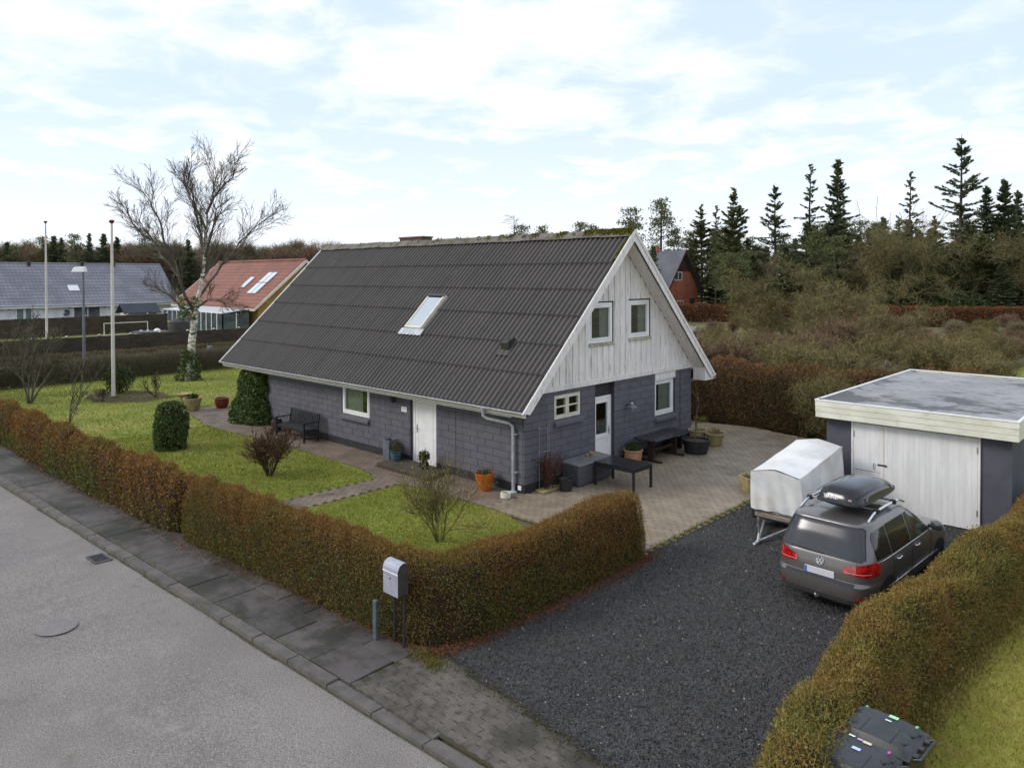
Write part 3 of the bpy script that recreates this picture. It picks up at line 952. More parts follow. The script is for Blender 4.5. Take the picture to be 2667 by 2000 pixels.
# gable cladding boards
bw = 0.142
nB = 0
slope = (HR - HE) / (YM + EY)
ang = math.atan(slope)
def roof_z(y):                       # underside of the roof over the gable
    yy = y if y < YM else HW - y
    return HE + slope * (yy + EY) - 0.20
gwin = [(2.68, 3.93, 3.67, 4.96), (4.67, 5.92, 3.71, 4.99)]
cl_ = house
ny = int((HW + 0.3) / bw)
for i in range(ny):
    y0 = -0.0 + i * bw; y1 = min(y0 + bw, HW - .002)
    if y1 - y0 < .03: continue
    zb = 2.685 - 0.012 * (i % 2)
    n1 = 0.020 if i % 2 else 0.046           # board on board
    e0, e1 = (y0 - .018, y1 + .018) if i % 2 == 0 else (y0, y1)
    e0 = max(e0, 0.0); e1 = min(e1, HW)
    segs = [(zb, None)]
    for (w0, w1, wz0, wz1) in gwin:
        if e0 < w1 - .02 and e1 > w0 + .02:
            c0, c1 = max(e0, w0), min(e1, w1)
            if c1 - c0 > .02:
                segs = [(zb, wz0), (wz1, None)]
                if c1 - c0 < e1 - e0 - .02:      # board notched by the window edge: leave the sliver outside
                    segs.append(('sliver', (e0, w0) if e0 < w0 else (w1, e1)))
    for sg in segs:
        if sg[0] == 'sliver':
            p0, p1 = sg[1]; za, zt = zb, None
            for (w0, w1, wz0, wz1) in gwin:
                if e0 < w1 and e1 > w0: za, zt = wz0, wz1
        else:
            p0, p1 = e0, e1; za, zt = sg
        if zt is None:
            t0, t1 = roof_z(p0), roof_z(p1)
            tm = roof_z(YM) if p0 < YM < p1 else None
        else:
            t0 = min(zt, roof_z(p0)); t1 = min(zt, roof_z(p1)); tm = None
        if max(t0, t1) < za + .05: continue
        t0 = max(t0, za + .004); t1 = max(t1, za + .004)
        poly = [(0.006, p0, za), (0.006, p1, za), (0.006, p1, t1)] + ([(0.006, YM, tm)] if tm else []) + [(0.006, p0, t0)]
        MB().slab(poly, (n1 - .006, 0, 0)).build('cladding_board', K['white_old'], house, bevel=.004)
        nB += 1
gb = MB()
def gpiece(p0, p1, z0, z1):
    gb.slab([(-.18, p0, z0), (-.18, p1, z0), (-.18, p1, max(z0 + .01, min(z1, roof_z(p1)))), (-.18, p0, max(z0 + .01, min(z1, roof_z(p0))))], (.184, 0, 0))
ys_ = sorted({0.0, 2.68, 3.93, 4.67, 5.92, HW, YM})
for p0, p1 in zip(ys_[:-1], ys_[1:]):
    win = [w_ for w_ in gwin if p0 >= w_[0] - .01 and p1 <= w_[1] + .01]
    if win:
        gpiece(p0, p1, 2.59, win[0][2]); gpiece(p0, p1, win[0][3], 9)
    else:
        gpiece(p0, p1, 2.59, 9)
gb.build('gable_backing', K['plinth'], house)
MB().box(-.02, .055, 0.0, HW + .02, 2.565, 2.71).build('gable_band', K['white_old'], house, bevel=.006)
for y0 in (HW + .021,):
    MB().box(-.1, .36, y0, y0 + .27, 2.50, 2.705).build('purlin_end', K['white_old'], house, bevel=.006)

# roof
roof = MB()
rx0, rx1 = -HL - .835, EX - .06
th = 0.13
for sgn in (1, -1):
    def Y(y): return y if sgn == 1 else HW - y
    p = [(rx0 + .04, Y(-EY + .03), HE - .02), (rx0 + .04, Y(YM), HR - .05), (rx0 + .04, Y(YM), HR - .05 - th * 1.35), (rx0 + .04, Y(-EY + .03), HE - .02 - th * .9)]
    roof.slab(p, (rx1 - rx0 - .06, 0, 0))
rf = roof.build('roof', K['plinth'], house)
SL = math.hypot(YM + EY, HR - HE)
rows = [0.0, 1.20, 2.23, 3.30, 4.33, 5.42, SL]
NC = 15
RX0 = -HL - .835
cw = (EX - .03 - RX0) / NC
def paint_crest_contrast(m, pitch):
    """worn crests, with corrugation light and shade put into the colour: stripes in the sheet's own coordinates"""
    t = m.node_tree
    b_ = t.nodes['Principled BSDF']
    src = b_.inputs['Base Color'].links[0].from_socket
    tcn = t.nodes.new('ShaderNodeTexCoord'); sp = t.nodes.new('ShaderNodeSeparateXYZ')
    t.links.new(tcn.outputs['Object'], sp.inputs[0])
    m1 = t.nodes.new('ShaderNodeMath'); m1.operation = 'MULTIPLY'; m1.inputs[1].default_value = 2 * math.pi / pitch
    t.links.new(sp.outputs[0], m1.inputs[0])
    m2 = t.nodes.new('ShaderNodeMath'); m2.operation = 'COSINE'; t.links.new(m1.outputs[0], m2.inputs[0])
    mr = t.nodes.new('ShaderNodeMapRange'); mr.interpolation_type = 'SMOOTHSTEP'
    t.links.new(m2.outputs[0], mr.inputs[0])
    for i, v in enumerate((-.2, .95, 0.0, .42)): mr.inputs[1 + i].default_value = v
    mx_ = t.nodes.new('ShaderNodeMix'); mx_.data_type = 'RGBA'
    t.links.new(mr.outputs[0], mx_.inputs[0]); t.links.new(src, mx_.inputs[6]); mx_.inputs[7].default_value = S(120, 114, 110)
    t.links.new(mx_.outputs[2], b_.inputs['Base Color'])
paint_crest_contrast(K['eternit'], cw / 6)  # pale stripes add painted light and shade to the worn crests
def corr(length, wd, nw, per=6):
    b = MB()
    n = nw * per
    pts = []
    for i in range(n + 1):
        u = i / n
        pts.append((u * wd, 0.037 * math.cos(2 * math.pi * u * nw)))
    for (v, z, dz) in ((0.0, 0.044, -0.011), (0.0, 0.044, 0.0), (0.0, 0.044, 0.0), (length, 0.004, 0.0)):
        for (x, h) in pts: b.v.append((x, v, h + z + dz))
    k = n + 1
    for r_ in (0, 2):
        for i in range(n): b.f.append((r_ * k + i, r_ * k + i + 1, (r_ + 1) * k + i + 1, (r_ + 1) * k + i))
    me = b.data('sheet')
    me.polygons.foreach_set('use_smooth', [p.index >= n for p in me.polygons])
    return me
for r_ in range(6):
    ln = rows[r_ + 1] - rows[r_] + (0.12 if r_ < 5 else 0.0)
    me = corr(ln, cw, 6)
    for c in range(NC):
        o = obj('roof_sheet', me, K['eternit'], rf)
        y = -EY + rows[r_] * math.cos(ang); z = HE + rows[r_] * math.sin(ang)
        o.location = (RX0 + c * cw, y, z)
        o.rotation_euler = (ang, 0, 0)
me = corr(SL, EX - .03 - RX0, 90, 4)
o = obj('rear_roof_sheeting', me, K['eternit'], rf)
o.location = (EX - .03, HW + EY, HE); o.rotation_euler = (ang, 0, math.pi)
rc = MB()
cs, sn = math.cos(ang), math.sin(ang)
ridge_prof = [(-.30 * cs, -.30 * sn - .002), (-.05, -.045), (0, 0.0), (.05, -.045), (.30 * cs, -.30 * sn - .002)]
def cap(L):
    b = MB()
    pts = []
    for (y, z) in ridge_prof: pts.append((y, z))
    b.slab([(0, y, z + .012) for y, z in pts] + [(0, y * 1.0, z - .012) for y, z in reversed(pts)], (L, 0, 0))
    return b.data('ridge_cap', bevel=.005)
cme = cap(cw * 1.02)
for c in range(NC):
    o = obj('ridge_cap', cme, K['ridge'], rf)
    o.location = (RX0 + c * cw, YM, HR + .115 + .012 * (c % 2)); o.rotation_euler = (0, rnd.uniform(-.006, .006), 0)
# moss on the ridge
n = 5200
mx_ = EX - np.abs(NR.exponential(3.2, n)); mx_ = mx_[mx_ > RX0]
sd_ = NR.uniform(-.30, .30, len(mx_)) * (NR.random(len(mx_)) ** .5)
P = np.column_stack([mx_, YM + sd_ * cs, HR + .135 - np.abs(sd_) * sn + NR.uniform(0, .035, len(mx_))])
nse = np.sin(mx_ * 5.1) + np.sin(mx_ * 11.3 + 1) + NR.normal(0, .6, len(mx_))
P = P[(nse > 0.4) | (mx_ > -1.3)]
V, F = leaf_quads(P, .06, .9)
mo = obj('moss', np_mesh('moss', V, F), K['moss'], rf); mo['kind'] = 'stuff'
ex_ = NR.uniform(0, 1, 500) ** 2
P = np.column_stack([EX - .03 - NR.uniform(0, .12, 500), YM - ex_ * 1.3 * cs, HR + .06 - ex_ * 1.3 * sn + NR.uniform(0, .03, 500)])
V, F = leaf_quads(P, .05, .9)
mo = obj('moss', np_mesh('verge_moss', V, F), K['moss'], rf); mo['kind'] = 'stuff'

# bargeboards, soffits, gutter
def slope_pt(x, s, n, sgn=1):
    y = -EY + s * cs - n * sn; z = HE + s * sn + n * cs
    return (x, y if sgn == 1 else HW - y, z)
for xx, nm in ((EX - .03, 1), (RX0 + .03, 0)):
    for sgn in (1, -1):
        b = MB()
        sg = 1 if nm else -1
        # plumb cut at the ridge, level cut at the eave
        def bb(b, x, d, n0, n1, e0):
            st = SL
            top0 = st + n1 * math.tan(ang); top1 = st + n0 * math.tan(ang)
            b.slab([slope_pt(x, e0 + n1 / math.tan(ang) * 0, n1, sgn), slope_pt(x, top0, n1, sgn), slope_pt(x, top1, n0, sgn), slope_pt(x, e0 - n0 * 0.75, n0, sgn)], (d * sg, 0, 0))
        bb(b, xx, .03, -.17, .075, -.04)
        b.build('bargeboard', K['white_old'], house, bevel=.005)
        b = MB(); bb(b, xx + .031 * sg, .022, -.02, .085, -.04)
        b.build('verge_board', K['white_old'], house, bevel=.005)
for sgn in (1, -1):
    for k in range(4):
        x0 = .058 + k * .105
        b = MB()
        b.slab([slope_pt(x0, .35, -.145, sgn), slope_pt(x0, SL - .1, -.145, sgn), slope_pt(x0, SL - .1, -.165, sgn), slope_pt(x0, .35, -.165, sgn)], (.1, 0, 0))
        b.build('soffit_board', K['white_old'], house)
for sgn in (1, -1):
    yy = (lambda y: y) if sgn == 1 else (lambda y: HW - y)
    b = MB()
    ys2 = sorted((yy(-EY + .02), yy(-EY + .05)))
    b.box(RX0 + .06, EX - .032, ys2[0], ys2[1], HE - .12, HE - .01)
    b.build('fascia', K['white_green'], house)
    ys2 = sorted((yy(-EY + .055), yy(-.004)))
    for k in range(4):
        wd = (ys2[1] - ys2[0]) / 4
        MB().box(RX0 + .06, 0.0, ys2[0] + k * wd, ys2[0] + (k + 1) * wd - .008, HE - .165, HE - .145).build('eave_board', K['white_old'], house)
MB().slab([(.06, HW + .02, HE - .12), (.06, HW + EY - .02, HE - .12), (.06, HW + EY - .02, HE - .05), (.06, HW + .02, HE + .36)], (EX - .11, 0, 0)).build('eave_box_end', K['white_old'], house)
b = MB()
gy0, gz0, gr = -EY - .055, HE + .02, .062
pr = [(gy0 + gr * math.cos(t), gz0 + gr * math.sin(t)) for t in [math.pi + math.pi * i / 10 for i in range(11)]]
pr2 = [(gy0 + (gr - .006) * math.cos(t), gz0 + (gr - .006) * math.sin(t)) for t in [2 * math.pi - math.pi * i / 10 for i in range(11)]]
for sgn in (1, -1):
    b = MB()
    q = pr + pr2
    b.slab([(RX0, y if sgn == 1 else HW - y, z) for y, z in q], (EX - .04 - RX0, 0, 0))
    gut = b.build('gutter', K['zinc'], house, smooth=50)
    MB().tube([(RX0, (gy0 - gr) if sgn == 1 else HW - gy0 + gr, gz0), (EX - .04, (gy0 - gr) if sgn == 1 else HW - gy0 + gr, gz0)], .011, 8).build('gutter_bead', K['zinc'], house, smooth=True)
dp = MB()
dp.tube([(-.89, gy0, gz0 - .05), (-.89, gy0, gz0 - .24), (-.80, gy0 + .06, gz0 - .31), (-.42, -.15, gz0 - .44), (-.33, -.10, gz0 - .52), (-.32, -.085, 1.6), (-.32, -.085, .03)], .042, 14)
dpo = dp.build('downpipe', K['zinc'], house, smooth=True)
MB().tube([(-.89, gy0, gz0 - .02), (-.89, gy0, gz0 - .12)], [.07, .046], 14).build('outlet', K['zinc'], dpo, smooth=True)
for z in (.55, 1.55):
    MB().tube([(-.32, -.085, z), (-.32, -.085, z + .03)], .048, 14).box(-.29, -.20, -.1, -.003, z + .005, z + .025).build('pipe_bracket', K['zinc'], dpo)
MB().lathe([(.11, .0), (.11, .03), (.05, .06)], (-.32, -.085, .024), 16).build('drain_collar', K['zinc'], dpo)
MB().box(-.21, -.09, -.035, -.0, .10, .22).build('outside_socket', K['white'], house, bevel=.01)

# skylight and vent
def on_roof(x, s, n): return Vector(slope_pt(x, s, n))
sk = MB()
sx0, sx1, ss0, ss1 = -6.34, -5.49, 2.41, 3.93
def rbox(b, x0, x1, s0, s1, n0, n1):
    return b.add([on_roof(x, s, n) for n in (n0, n1) for x, s in ((x0, s0), (x1, s0), (x1, s1), (x0, s1))], [(0, 3, 2, 1), (4, 5, 6, 7), (0, 1, 5, 4), (1, 2, 6, 5), (2, 3, 7, 6), (3, 0, 4, 7)])
for q in ((sx0, sx0 + .075, ss0, ss1), (sx1 - .075, sx1, ss0, ss1), (sx0 + .075, sx1 - .075, ss0, ss0 + .075), (sx0 + .075, sx1 - .075, ss1 - .075, ss1)): rbox(sk, *q, -.02, .14)
sko = sk.build('skylight', K['cream'], rf, bevel=.012)
rbox(MB(), sx0 + .075, sx1 - .075, ss0 + .075, ss1 - .075, .115, .12).build('pane', K['skypane'], sko)
rbox(MB(), sx0 + .085, sx1 - .085, ss0 + .085, ss1 - .085, -.015, -.01).build('blind', K['white'], sko)
rbox(MB(), sx0 - .02, sx1 + .02, ss1 - .12, ss1 + .012, .142, .165).build('top_cover', K['darkmetal'], sko, bevel=.01)
fl = MB()
fl.grid(lambda u, v: on_roof(sx0 - .14 + (sx1 - sx0 + .28) * u, ss0 - .26 * v + .0, .085 - .01 * v + .02 * math.cos(u * 6.28 * 6.3) * v), 40, 4)
fl.build('flashing', K['zinc'], sko, smooth='all')
vt = MB()
vx, vs = -1.40, 2.0
vt.add([on_roof(vx + a, vs + s_, n) for a, s_, n in ((-.17, -.12, .06), (.17, -.12, .06), (.17, .34, .06), (-.17, .34, .06), (-.13, .02, .26), (.13, .02, .26), (.13, .30, .16), (-.13, .30, .16))],
       [(0, 3, 2, 1), (4, 5, 6, 7), (0, 1, 5, 4), (1, 2, 6, 5), (2, 3, 7, 6), (3, 0, 4, 7)])
vo = vt.build('roof_vent', mat('vent_plastic', S(34, 34, 34), S(58, 60, 44), 6, rough=.6), rf, bevel=.02)
rbox(MB(), vx - .24, vx + .24, vs - .30, vs + .36, .062, .07).build('vent_flashing', K['eternit'], vo)
# chimney behind the ridge
def xpix(px, Y):          # x of the vertical plane y = Y seen at picture column px
    d = fw + rt * ((px - 1333.5) / FOC)
    return CAM.x + d.x * (Y - CAM.y) / d.y
chx0, chx1 = xpix(1044, YM + .3), xpix(1103, YM + .3)
ch = MB().box(chx0, chx1, YM + .25, YM + .75, 6.3, 7.22)
co = ch.build('chimney', mat('chimney_brick', S(118, 84, 70), S(96, 70, 60), 6, rough=.95, grain=(30, S(70, 52, 46), S(146, 110, 92), .4)), rf)
MB().box(chx0 - .04, chx1 + .04, YM + .21, YM + .79, 7.22, 7.28).build('chimney_cap', K['ridge'], co, bevel=.01)
# wall lamps, house number
wl = MB().tube([(-.0, 4.58, 1.76), (.10, 4.58, 1.80), (.2, 4.60, 1.76)], .016, 8)
wlo = wl.build('wall_lamp', K['darkmetal'], house)
MB().lathe([(.03, .08), (.05, .06), (.16, .0), (.165, -.015), (.04, .0)], (.22, 4.60, 1.74), 20, cap0=False, cap1=False).build('lamp_shade', mat('lamp_grey', S(122, 122, 120), rough=.5, metal=.3), wlo, smooth=True)
MB().lathe([(.045, .0), (.045, -.10), (.02, -.12)], (.22, 4.60, 1.74), 14).build('lamp_glass', mat('frosted', S(150, 150, 140), rough=.3), wlo, smooth=True)
MB().lathe([(.022, .08), (.022, .12), (.01, .13)], (.22, 4.60, 1.74), 10).build('lamp_knob', K['white'], wlo, smooth=True)
wl = MB().tube([(-5.28, 0, 2.02), (-5.28, -.12, 2.06), (-5.28, -.2, 2.0)], .014, 8)
wlo = wl.build('wall_lamp', K['black'], house)
MB().lathe([(.03, .04), (.10, .0), (.08, -.14), (.03, -.18)], (-5.28, -.2, 2.0), 8).build('lantern', K['black'], wlo)
s = MB(); tbox(s, TF, -5.13, -4.86, .003, .012, 1.55, 1.71); pt = s.build('name_plate', K['white'], house, bevel=.003)
K['print'] = mat('grey_print', S(150, 150, 156), rough=.6)
for i, (a, b_) in enumerate(((-5.10, -4.90), (-5.09, -4.91), (-5.10, -4.94))):
    s = MB(); tbox(s, TF, a, b_, .0125, .0135, 1.67 - i * .04, 1.682 - i * .04); s.build('text_line', K['print'], pt)
def text_mesh(name, txt, size, ext=.003, bold=0.0):
    cu = bpy.data.curves.new(name, 'FONT')
    cu.body = txt; cu.size = size; cu.extrude = ext; cu.align_x = 'CENTER'; cu.align_y = 'CENTER'; cu.offset = bold
    o = bpy.data.objects.new(name, cu)
    col.objects.link(o)
    dg = bpy.context.evaluated_depsgraph_get()
    me = bpy.data.meshes.new_from_object(o.evaluated_get(dg))
    bpy.data.objects.remove(o)
    return me
o = obj('house_number', text_mesh('digit', '1', .24, .004), K['steel'], house)
o.location = (-5.23, -.008, 1.62); o.rotation_euler = (R(90), 0, 0)

# step in front of the door
st = MB().box(-5.20, -2.87, -.90, -.004, -.03, .13)
tag(st.build('door_step', mat('mossy_concrete', S(84, 72, 60), S(62, 56, 46), 3, rough=.9, grain=(70, S(44, 38, 32), S(112, 98, 82), .4), bump=.5, bscale=60), bevel=.015), 'low mossy concrete step below the white front door', 'step')
# ------------------------------------------------------------------ garage
GX0, GX1, GY0, GY1 = 5.76, 10.03, 4.54, 12.58
gar = thing('garage', 'flat roofed dark garage with big white wooden doors', 'garage', (GX0, GY0, 0))
w_, d_2 = GX1 - GX0, GY1 - GY0
K['gwall'] = mat('garage_paint', S(84, 84, 92), S(74, 74, 82), 2, rough=.85, bump=.4, bscale=120, distb=.004, grain=(90, S(62, 62, 70), S(104, 104, 112), .4))
b = MB()
dx0, dx1 = 0.78, 3.52
b.box(.17, dx0, .30, .5, 0, 2.27).box(dx1, w_ - .17, .30, .5, 0, 2.27).box(.17, .37, .5, d_2 - .2, 0, 2.27).box(w_ - .37, w_ - .17, .5, d_2 - .2, 0, 2.27).box(.37, w_ - .37, d_2 - .4, d_2 - .2, 0, 2.27).box(dx0, dx1, .30, .5, 2.12, 2.27)
b.build('wall', K['gwall'], gar)
# fascia: three boards on each side
for side in range(4):
    for k in range(3):
        z0 = 2.165 + k * .138
        b = MB()
        o_ = .004 * k
        if side == 0: b.box(0 - o_, w_ + o_, -o_, .025, z0, z0 + .132)
        if side == 1: b.box(0 - o_, .025, .0255, d_2 - .0255, z0, z0 + .132)
        if side == 2: b.box(w_ - .025, w_ + o_, .0255, d_2 - .0255, z0, z0 + .132)
        if side == 3: b.box(0 - o_, w_ + o_, d_2 - .025, d_2 + o_, z0, z0 + .132)
        b.build('fascia_board', K['white_green'], gar, bevel=.004)
b = MB()
for q in ((-.02, w_ + .02, -.022, .05), (-.02, w_ + .02, d_2 - .05, d_2 + .022)): b.box(q[0], q[1], q[2], q[3], 2.579, 2.61)
for q in ((-.02, .05), (w_ - .05, w_ + .02)): b.box(q[0], q[1], .0505, d_2 - .0505, 2.579, 2.61)
b.build('edge_trim', K['white'], gar, bevel=.004)
K['felt'] = mat('roofing_felt', S(158, 155, 153), S(138, 135, 133), 0.6, rough=.55, grain=(60, S(92, 91, 96), S(168, 166, 172), .4),
                stains=((S(60, 61, 60), .55, .53, .60, .8, (1.0, 1.2, 1)), (S(78, 80, 76), 2.6, .55, .62, .6, (1, 2.0, 1)), (S(184, 172, 158), .5, .60, .74, .6)), bump=.3, bscale=50)
nst = 5
for i in range(nst):
    x0 = .026 + i * (w_ - .052) / nst; x1 = .026 + (i + 1) * (w_ - .052) / nst
    b = MB()
    b.grid(lambda u, v, x0=x0, x1=x1: (x0 + (x1 - x0 + .03) * u if i < nst - 1 else x0 + (x1 - x0) * u, .026 + (d_2 - .052) * v,
           2.525 + .018 * (1 - u) + .008 * math.sin(v * 9 + i * 2) * math.sin(u * 3) + (.045 if (u in (0.0,) and i == 0) else 0) + .07 * max(0, 1 - v * 24)), 5, 36)
    b.build('roofing_strip', K['felt'], gar, smooth='all')
MB().box(.03, w_ - .03, .03, d_2 - .03, 2.27, 2.51).build('roof_deck', K['plinth'], gar)
mid = 1.48
def plank_door(x0, x1, z0, z1, name, label=None):
    n = max(2, int((x1 - x0) / .115))
    fr = MB().box(x0, x1, .285, .297, z0, z1)
    o = fr.build(name, K['white_old'], gar, label=label)
    for i in range(n):
        a0 = x0 + (x1 - x0) * i / n; a1 = x0 + (x1 - x0) * (i + 1) / n
        MB().box(a0 + .0006, a1 - .0006, .262 - rnd.uniform(0, .0008), .284, z0 + rnd.uniform(0, .006), z1 - .004).build('door_board', K['door_white'], o, bevel=.0012)
    return o
K['door_white'] = mat('flaking_white_paint', S(228, 226, 223), S(216, 214, 211), 2, rough=.6, stretch=(4, 4, .5), grain=(50, S(178, 176, 172), S(228, 226, 223), .22), orand=.02,
                      stains=((S(176, 173, 168), 1.2, .56, .74, .45, (4, 4, .35)), (S(112, 102, 92), 26, .72, .77, .8, (2, 2, .7))))
plank_door(dx0 + .06, mid - .008, 0.96, 2.10, 'wicket_leaf', 'upper leaf of the narrow garage door')
plank_door(dx0 + .06, mid - .008, 0.04, 0.948, 'lower_leaf', 'lower leaf of the narrow garage door')
plank_door(mid + .008, dx1 - .05, 0.03, 2.10, 'wide_leaf', 'wide garage door leaf of vertical boards')
b = MB().box(dx0, dx0 + .055, .25, .30, 0, 2.12).box(dx1 - .045, dx1, .25, .30, 0, 2.12); b.build('door_post', K['white_old'], gar, bevel=.004)
MB().box(mid - .05, mid + .05, .247, .26, .04, 2.10).build('cover_strip', K['white_old'], gar, bevel=.004)
MB().box(mid - .09, mid + .12, .232, .246, 1.13, 1.17).build('hasp', K['darkmetal'], gar, bevel=.004)
MB().tube([(mid - .17, .262, 1.02), (mid - .17, .225, 1.04), (mid - .17, .225, 1.15), (mid - .17, .262, 1.17)], .012, 8).build('pull_handle', K['steel'], gar, smooth=True)
for z in (.35, 1.75):
    for xx in (dx0 + .05, dx1 - .06):
        MB().box(xx - .01, xx + .022, .246, .254, z, z + .14).build('hinge', K['steel'], gar)

# ------------------------------------------------------------------ car (silver-brown people carrier, tail to the street)
CS = 0.97
car = thing('parked_car', 'grey brown people carrier parked nose to the garage', 'car', (8.16, -1.56, 0.0), R(-3))
def lerp_tab(tab, z):
    for (z0, v0), (z1, v1) in zip(tab[:-1], tab[1:]):
        if z <= z1:
            t = (z - z0) / (z1 - z0); t = max(0, min(1, t))
            return v0 + (v1 - v0) * t
    return tab[-1][1]
t_rear = [(.22, .16), (.30, .05), (.40, .012), (.52, .0), (.605, .005), (.63, .04), (.66, .075), (.80, .085), (.98, .125), (1.02, .145), (1.30, .25), (1.50, .345), (1.545, .355), (1.565, .37), (1.60, .55), (1.625, .90), (1.635, 1.2)]
t_w = [(.22, .80), (.32, .865), (.45, .890), (.62, .897), (.80, .895), (.92, .885), (1.00, .865), (1.25, .79), (1.50, .70), (1.55, .672), (1.58, .63), (1.605, .55), (1.625, .40), (1.635, .25)]
t_front = [(.22, 4.20), (.32, 4.33), (.45, 4.40), (.60, 4.39), (.72, 4.34), (.82, 4.20), (.90, 3.95), (.96, 3.60), (1.0, 3.32), (1.05, 3.20), (1.30, 2.80), (1.50, 2.42), (1.55, 2.30), (1.58, 2.15), (1.605, 1.95), (1.625, 1.7), (1.635, 1.5)]
NEX = 6.5
def ext(z):
    a, f_ = lerp_tab(t_rear, z), lerp_tab(t_front, z)
    return lerp_tab(t_w, z), (a + f_) / 2, (f_ - a) / 2
def rear_pt(x, z, off=0.0):
    w, yc, h = ext(z)
    q = min(.9999, abs(x / w))
    return (x * CS, (yc - h * (1 - q ** NEX) ** (1 / NEX) - off) * CS, z * CS)
def side_pt(y, z, sg, off=0.0):
    w, yc, h = ext(z)
    q = min(.9999, abs((y - yc) / h))
    return (sg * (w * (1 - q ** NEX) ** (1 / NEX) + off) * CS, y * CS, z * CS)
zs = [.22, .26, .30, .36, .42, .48, .54, .59, .605, .62, .635, .66, .70, .76, .82, .88, .92, .96, .985, 1.0, 1.02, 1.05, 1.10, 1.18, 1.26, 1.34, 1.42, 1.48, 1.51, 1.53, 1.545, 1.558, 1.57, 1.585, 1.60, 1.612, 1.625, 1.635]
NTH = 96
b = MB()
for z in zs:
    w, yc, h = ext(z)
    for j in range(NTH):
        t = 2 * math.pi * j / NTH
        c_, s_ = math.cos(t), math.sin(t)
        # even spacing along a superellipse
        k_ = (abs(c_) ** NEX + abs(s_) ** NEX) ** (-1 / NEX)
        b.v.append((w * c_ * k_ * CS, (yc + h * s_ * k_) * CS, z * CS))
for i in range(len(zs) - 1):
    for j in range(NTH):
        a0 = i * NTH + j; a1 = i * NTH + (j + 1) % NTH
        b.f.append((a0, a1, a1 + NTH, a0 + NTH))
b.f.append(tuple((len(zs) - 1) * NTH + j for j in range(NTH)))
b.f.append(tuple(reversed(range(NTH))))
t = MT('metallic_paint')
t.set(col=t.mix(t.mr(t.noise(900, 2, .6), .4, .6), S(116, 111, 108), S(100, 96, 94)), metal=.5, rough=.34, coat=.6, coatr=.06)
K['paint'] = t.m
b.build('body', K['paint'], car, smooth=38)
K['darkglass'] = mat('dark_car_glass', S(22, 24, 26), S(30, 32, 34), 3, rough=.06, spec=.7)
K['rearglass'] = mat('tinted_rear_window', S(44, 46, 50), S(36, 38, 42), 3, rough=.16, spec=.6)
K['blackplastic'] = mat('black_plastic', S(34, 35, 37), S(44, 44, 46), 20, rough=.55)
K['tailred'] = mat('tail_light_red', S(186, 26, 26), S(130, 10, 14), 14, .45, .55, rough=.12, spec=.8, coat=.5)
K['chrome'] = mat('chrome', S(210, 212, 216), rough=.15, metal=.9)
K['rubber'] = mat('tyre_rubber', S(30, 30, 31), S(40, 40, 40), 20, rough=.85)
def rpatch(name, m, x0, x1, z0, z1, off=.006, nx=16, nz=6, shape=None, parent=None, corner=.06):
    b = MB()
    def fn(u, v):
        x = x0 + (x1 - x0) * u; z = z0 + (z1 - z0) * v
        if shape: x, z = shape(u, v)
        return rear_pt(x, z, off)
    b.grid(fn, nx, nz)
    o = b.build(name, m, parent or car, smooth='all')
    return o
def rr_shape(x0, x1, z0, z1, r, taper=0.0):
    """rounded corners by pulling the rows in at top and bottom"""
    def f(u, v):
        d = min(v, 1 - v) * (z1 - z0)
        k = 0 if d >= r else r - math.sqrt(max(0, r * r - (r - d) ** 2))
        tp = taper * v
        a0, a1 = x0 + k + tp, x1 - k - tp
        return a0 + (a1 - a0) * u, z0 + (z1 - z0) * v
    return f
rpatch('rear_window_seal', K['blackplastic'], 0, 0, 0, 0, .004, 24, 14, rr_shape(-.735, .735, 1.005, 1.535, .06, .10))
rpatch('rear_window', K['rearglass'], 0, 0, 0, 0, .008, 24, 14, rr_shape(-.72, .72, 1.015, 1.527, .07, .10))
rpatch('roof_spoiler', K['paint'], -.60, .60, 1.535, 1.572, .035, 20, 4)
rpatch('bumper_step', K['blackplastic'], -.60, .60, .598, .652, .006, 20, 6)
b = MB()
for (zz0, off) in ((.40, .012), (.41, .012)): pass
rpatch('bumper_crease', K['blackplastic'], -.80, .80, .352, .362, .004, 24, 1)
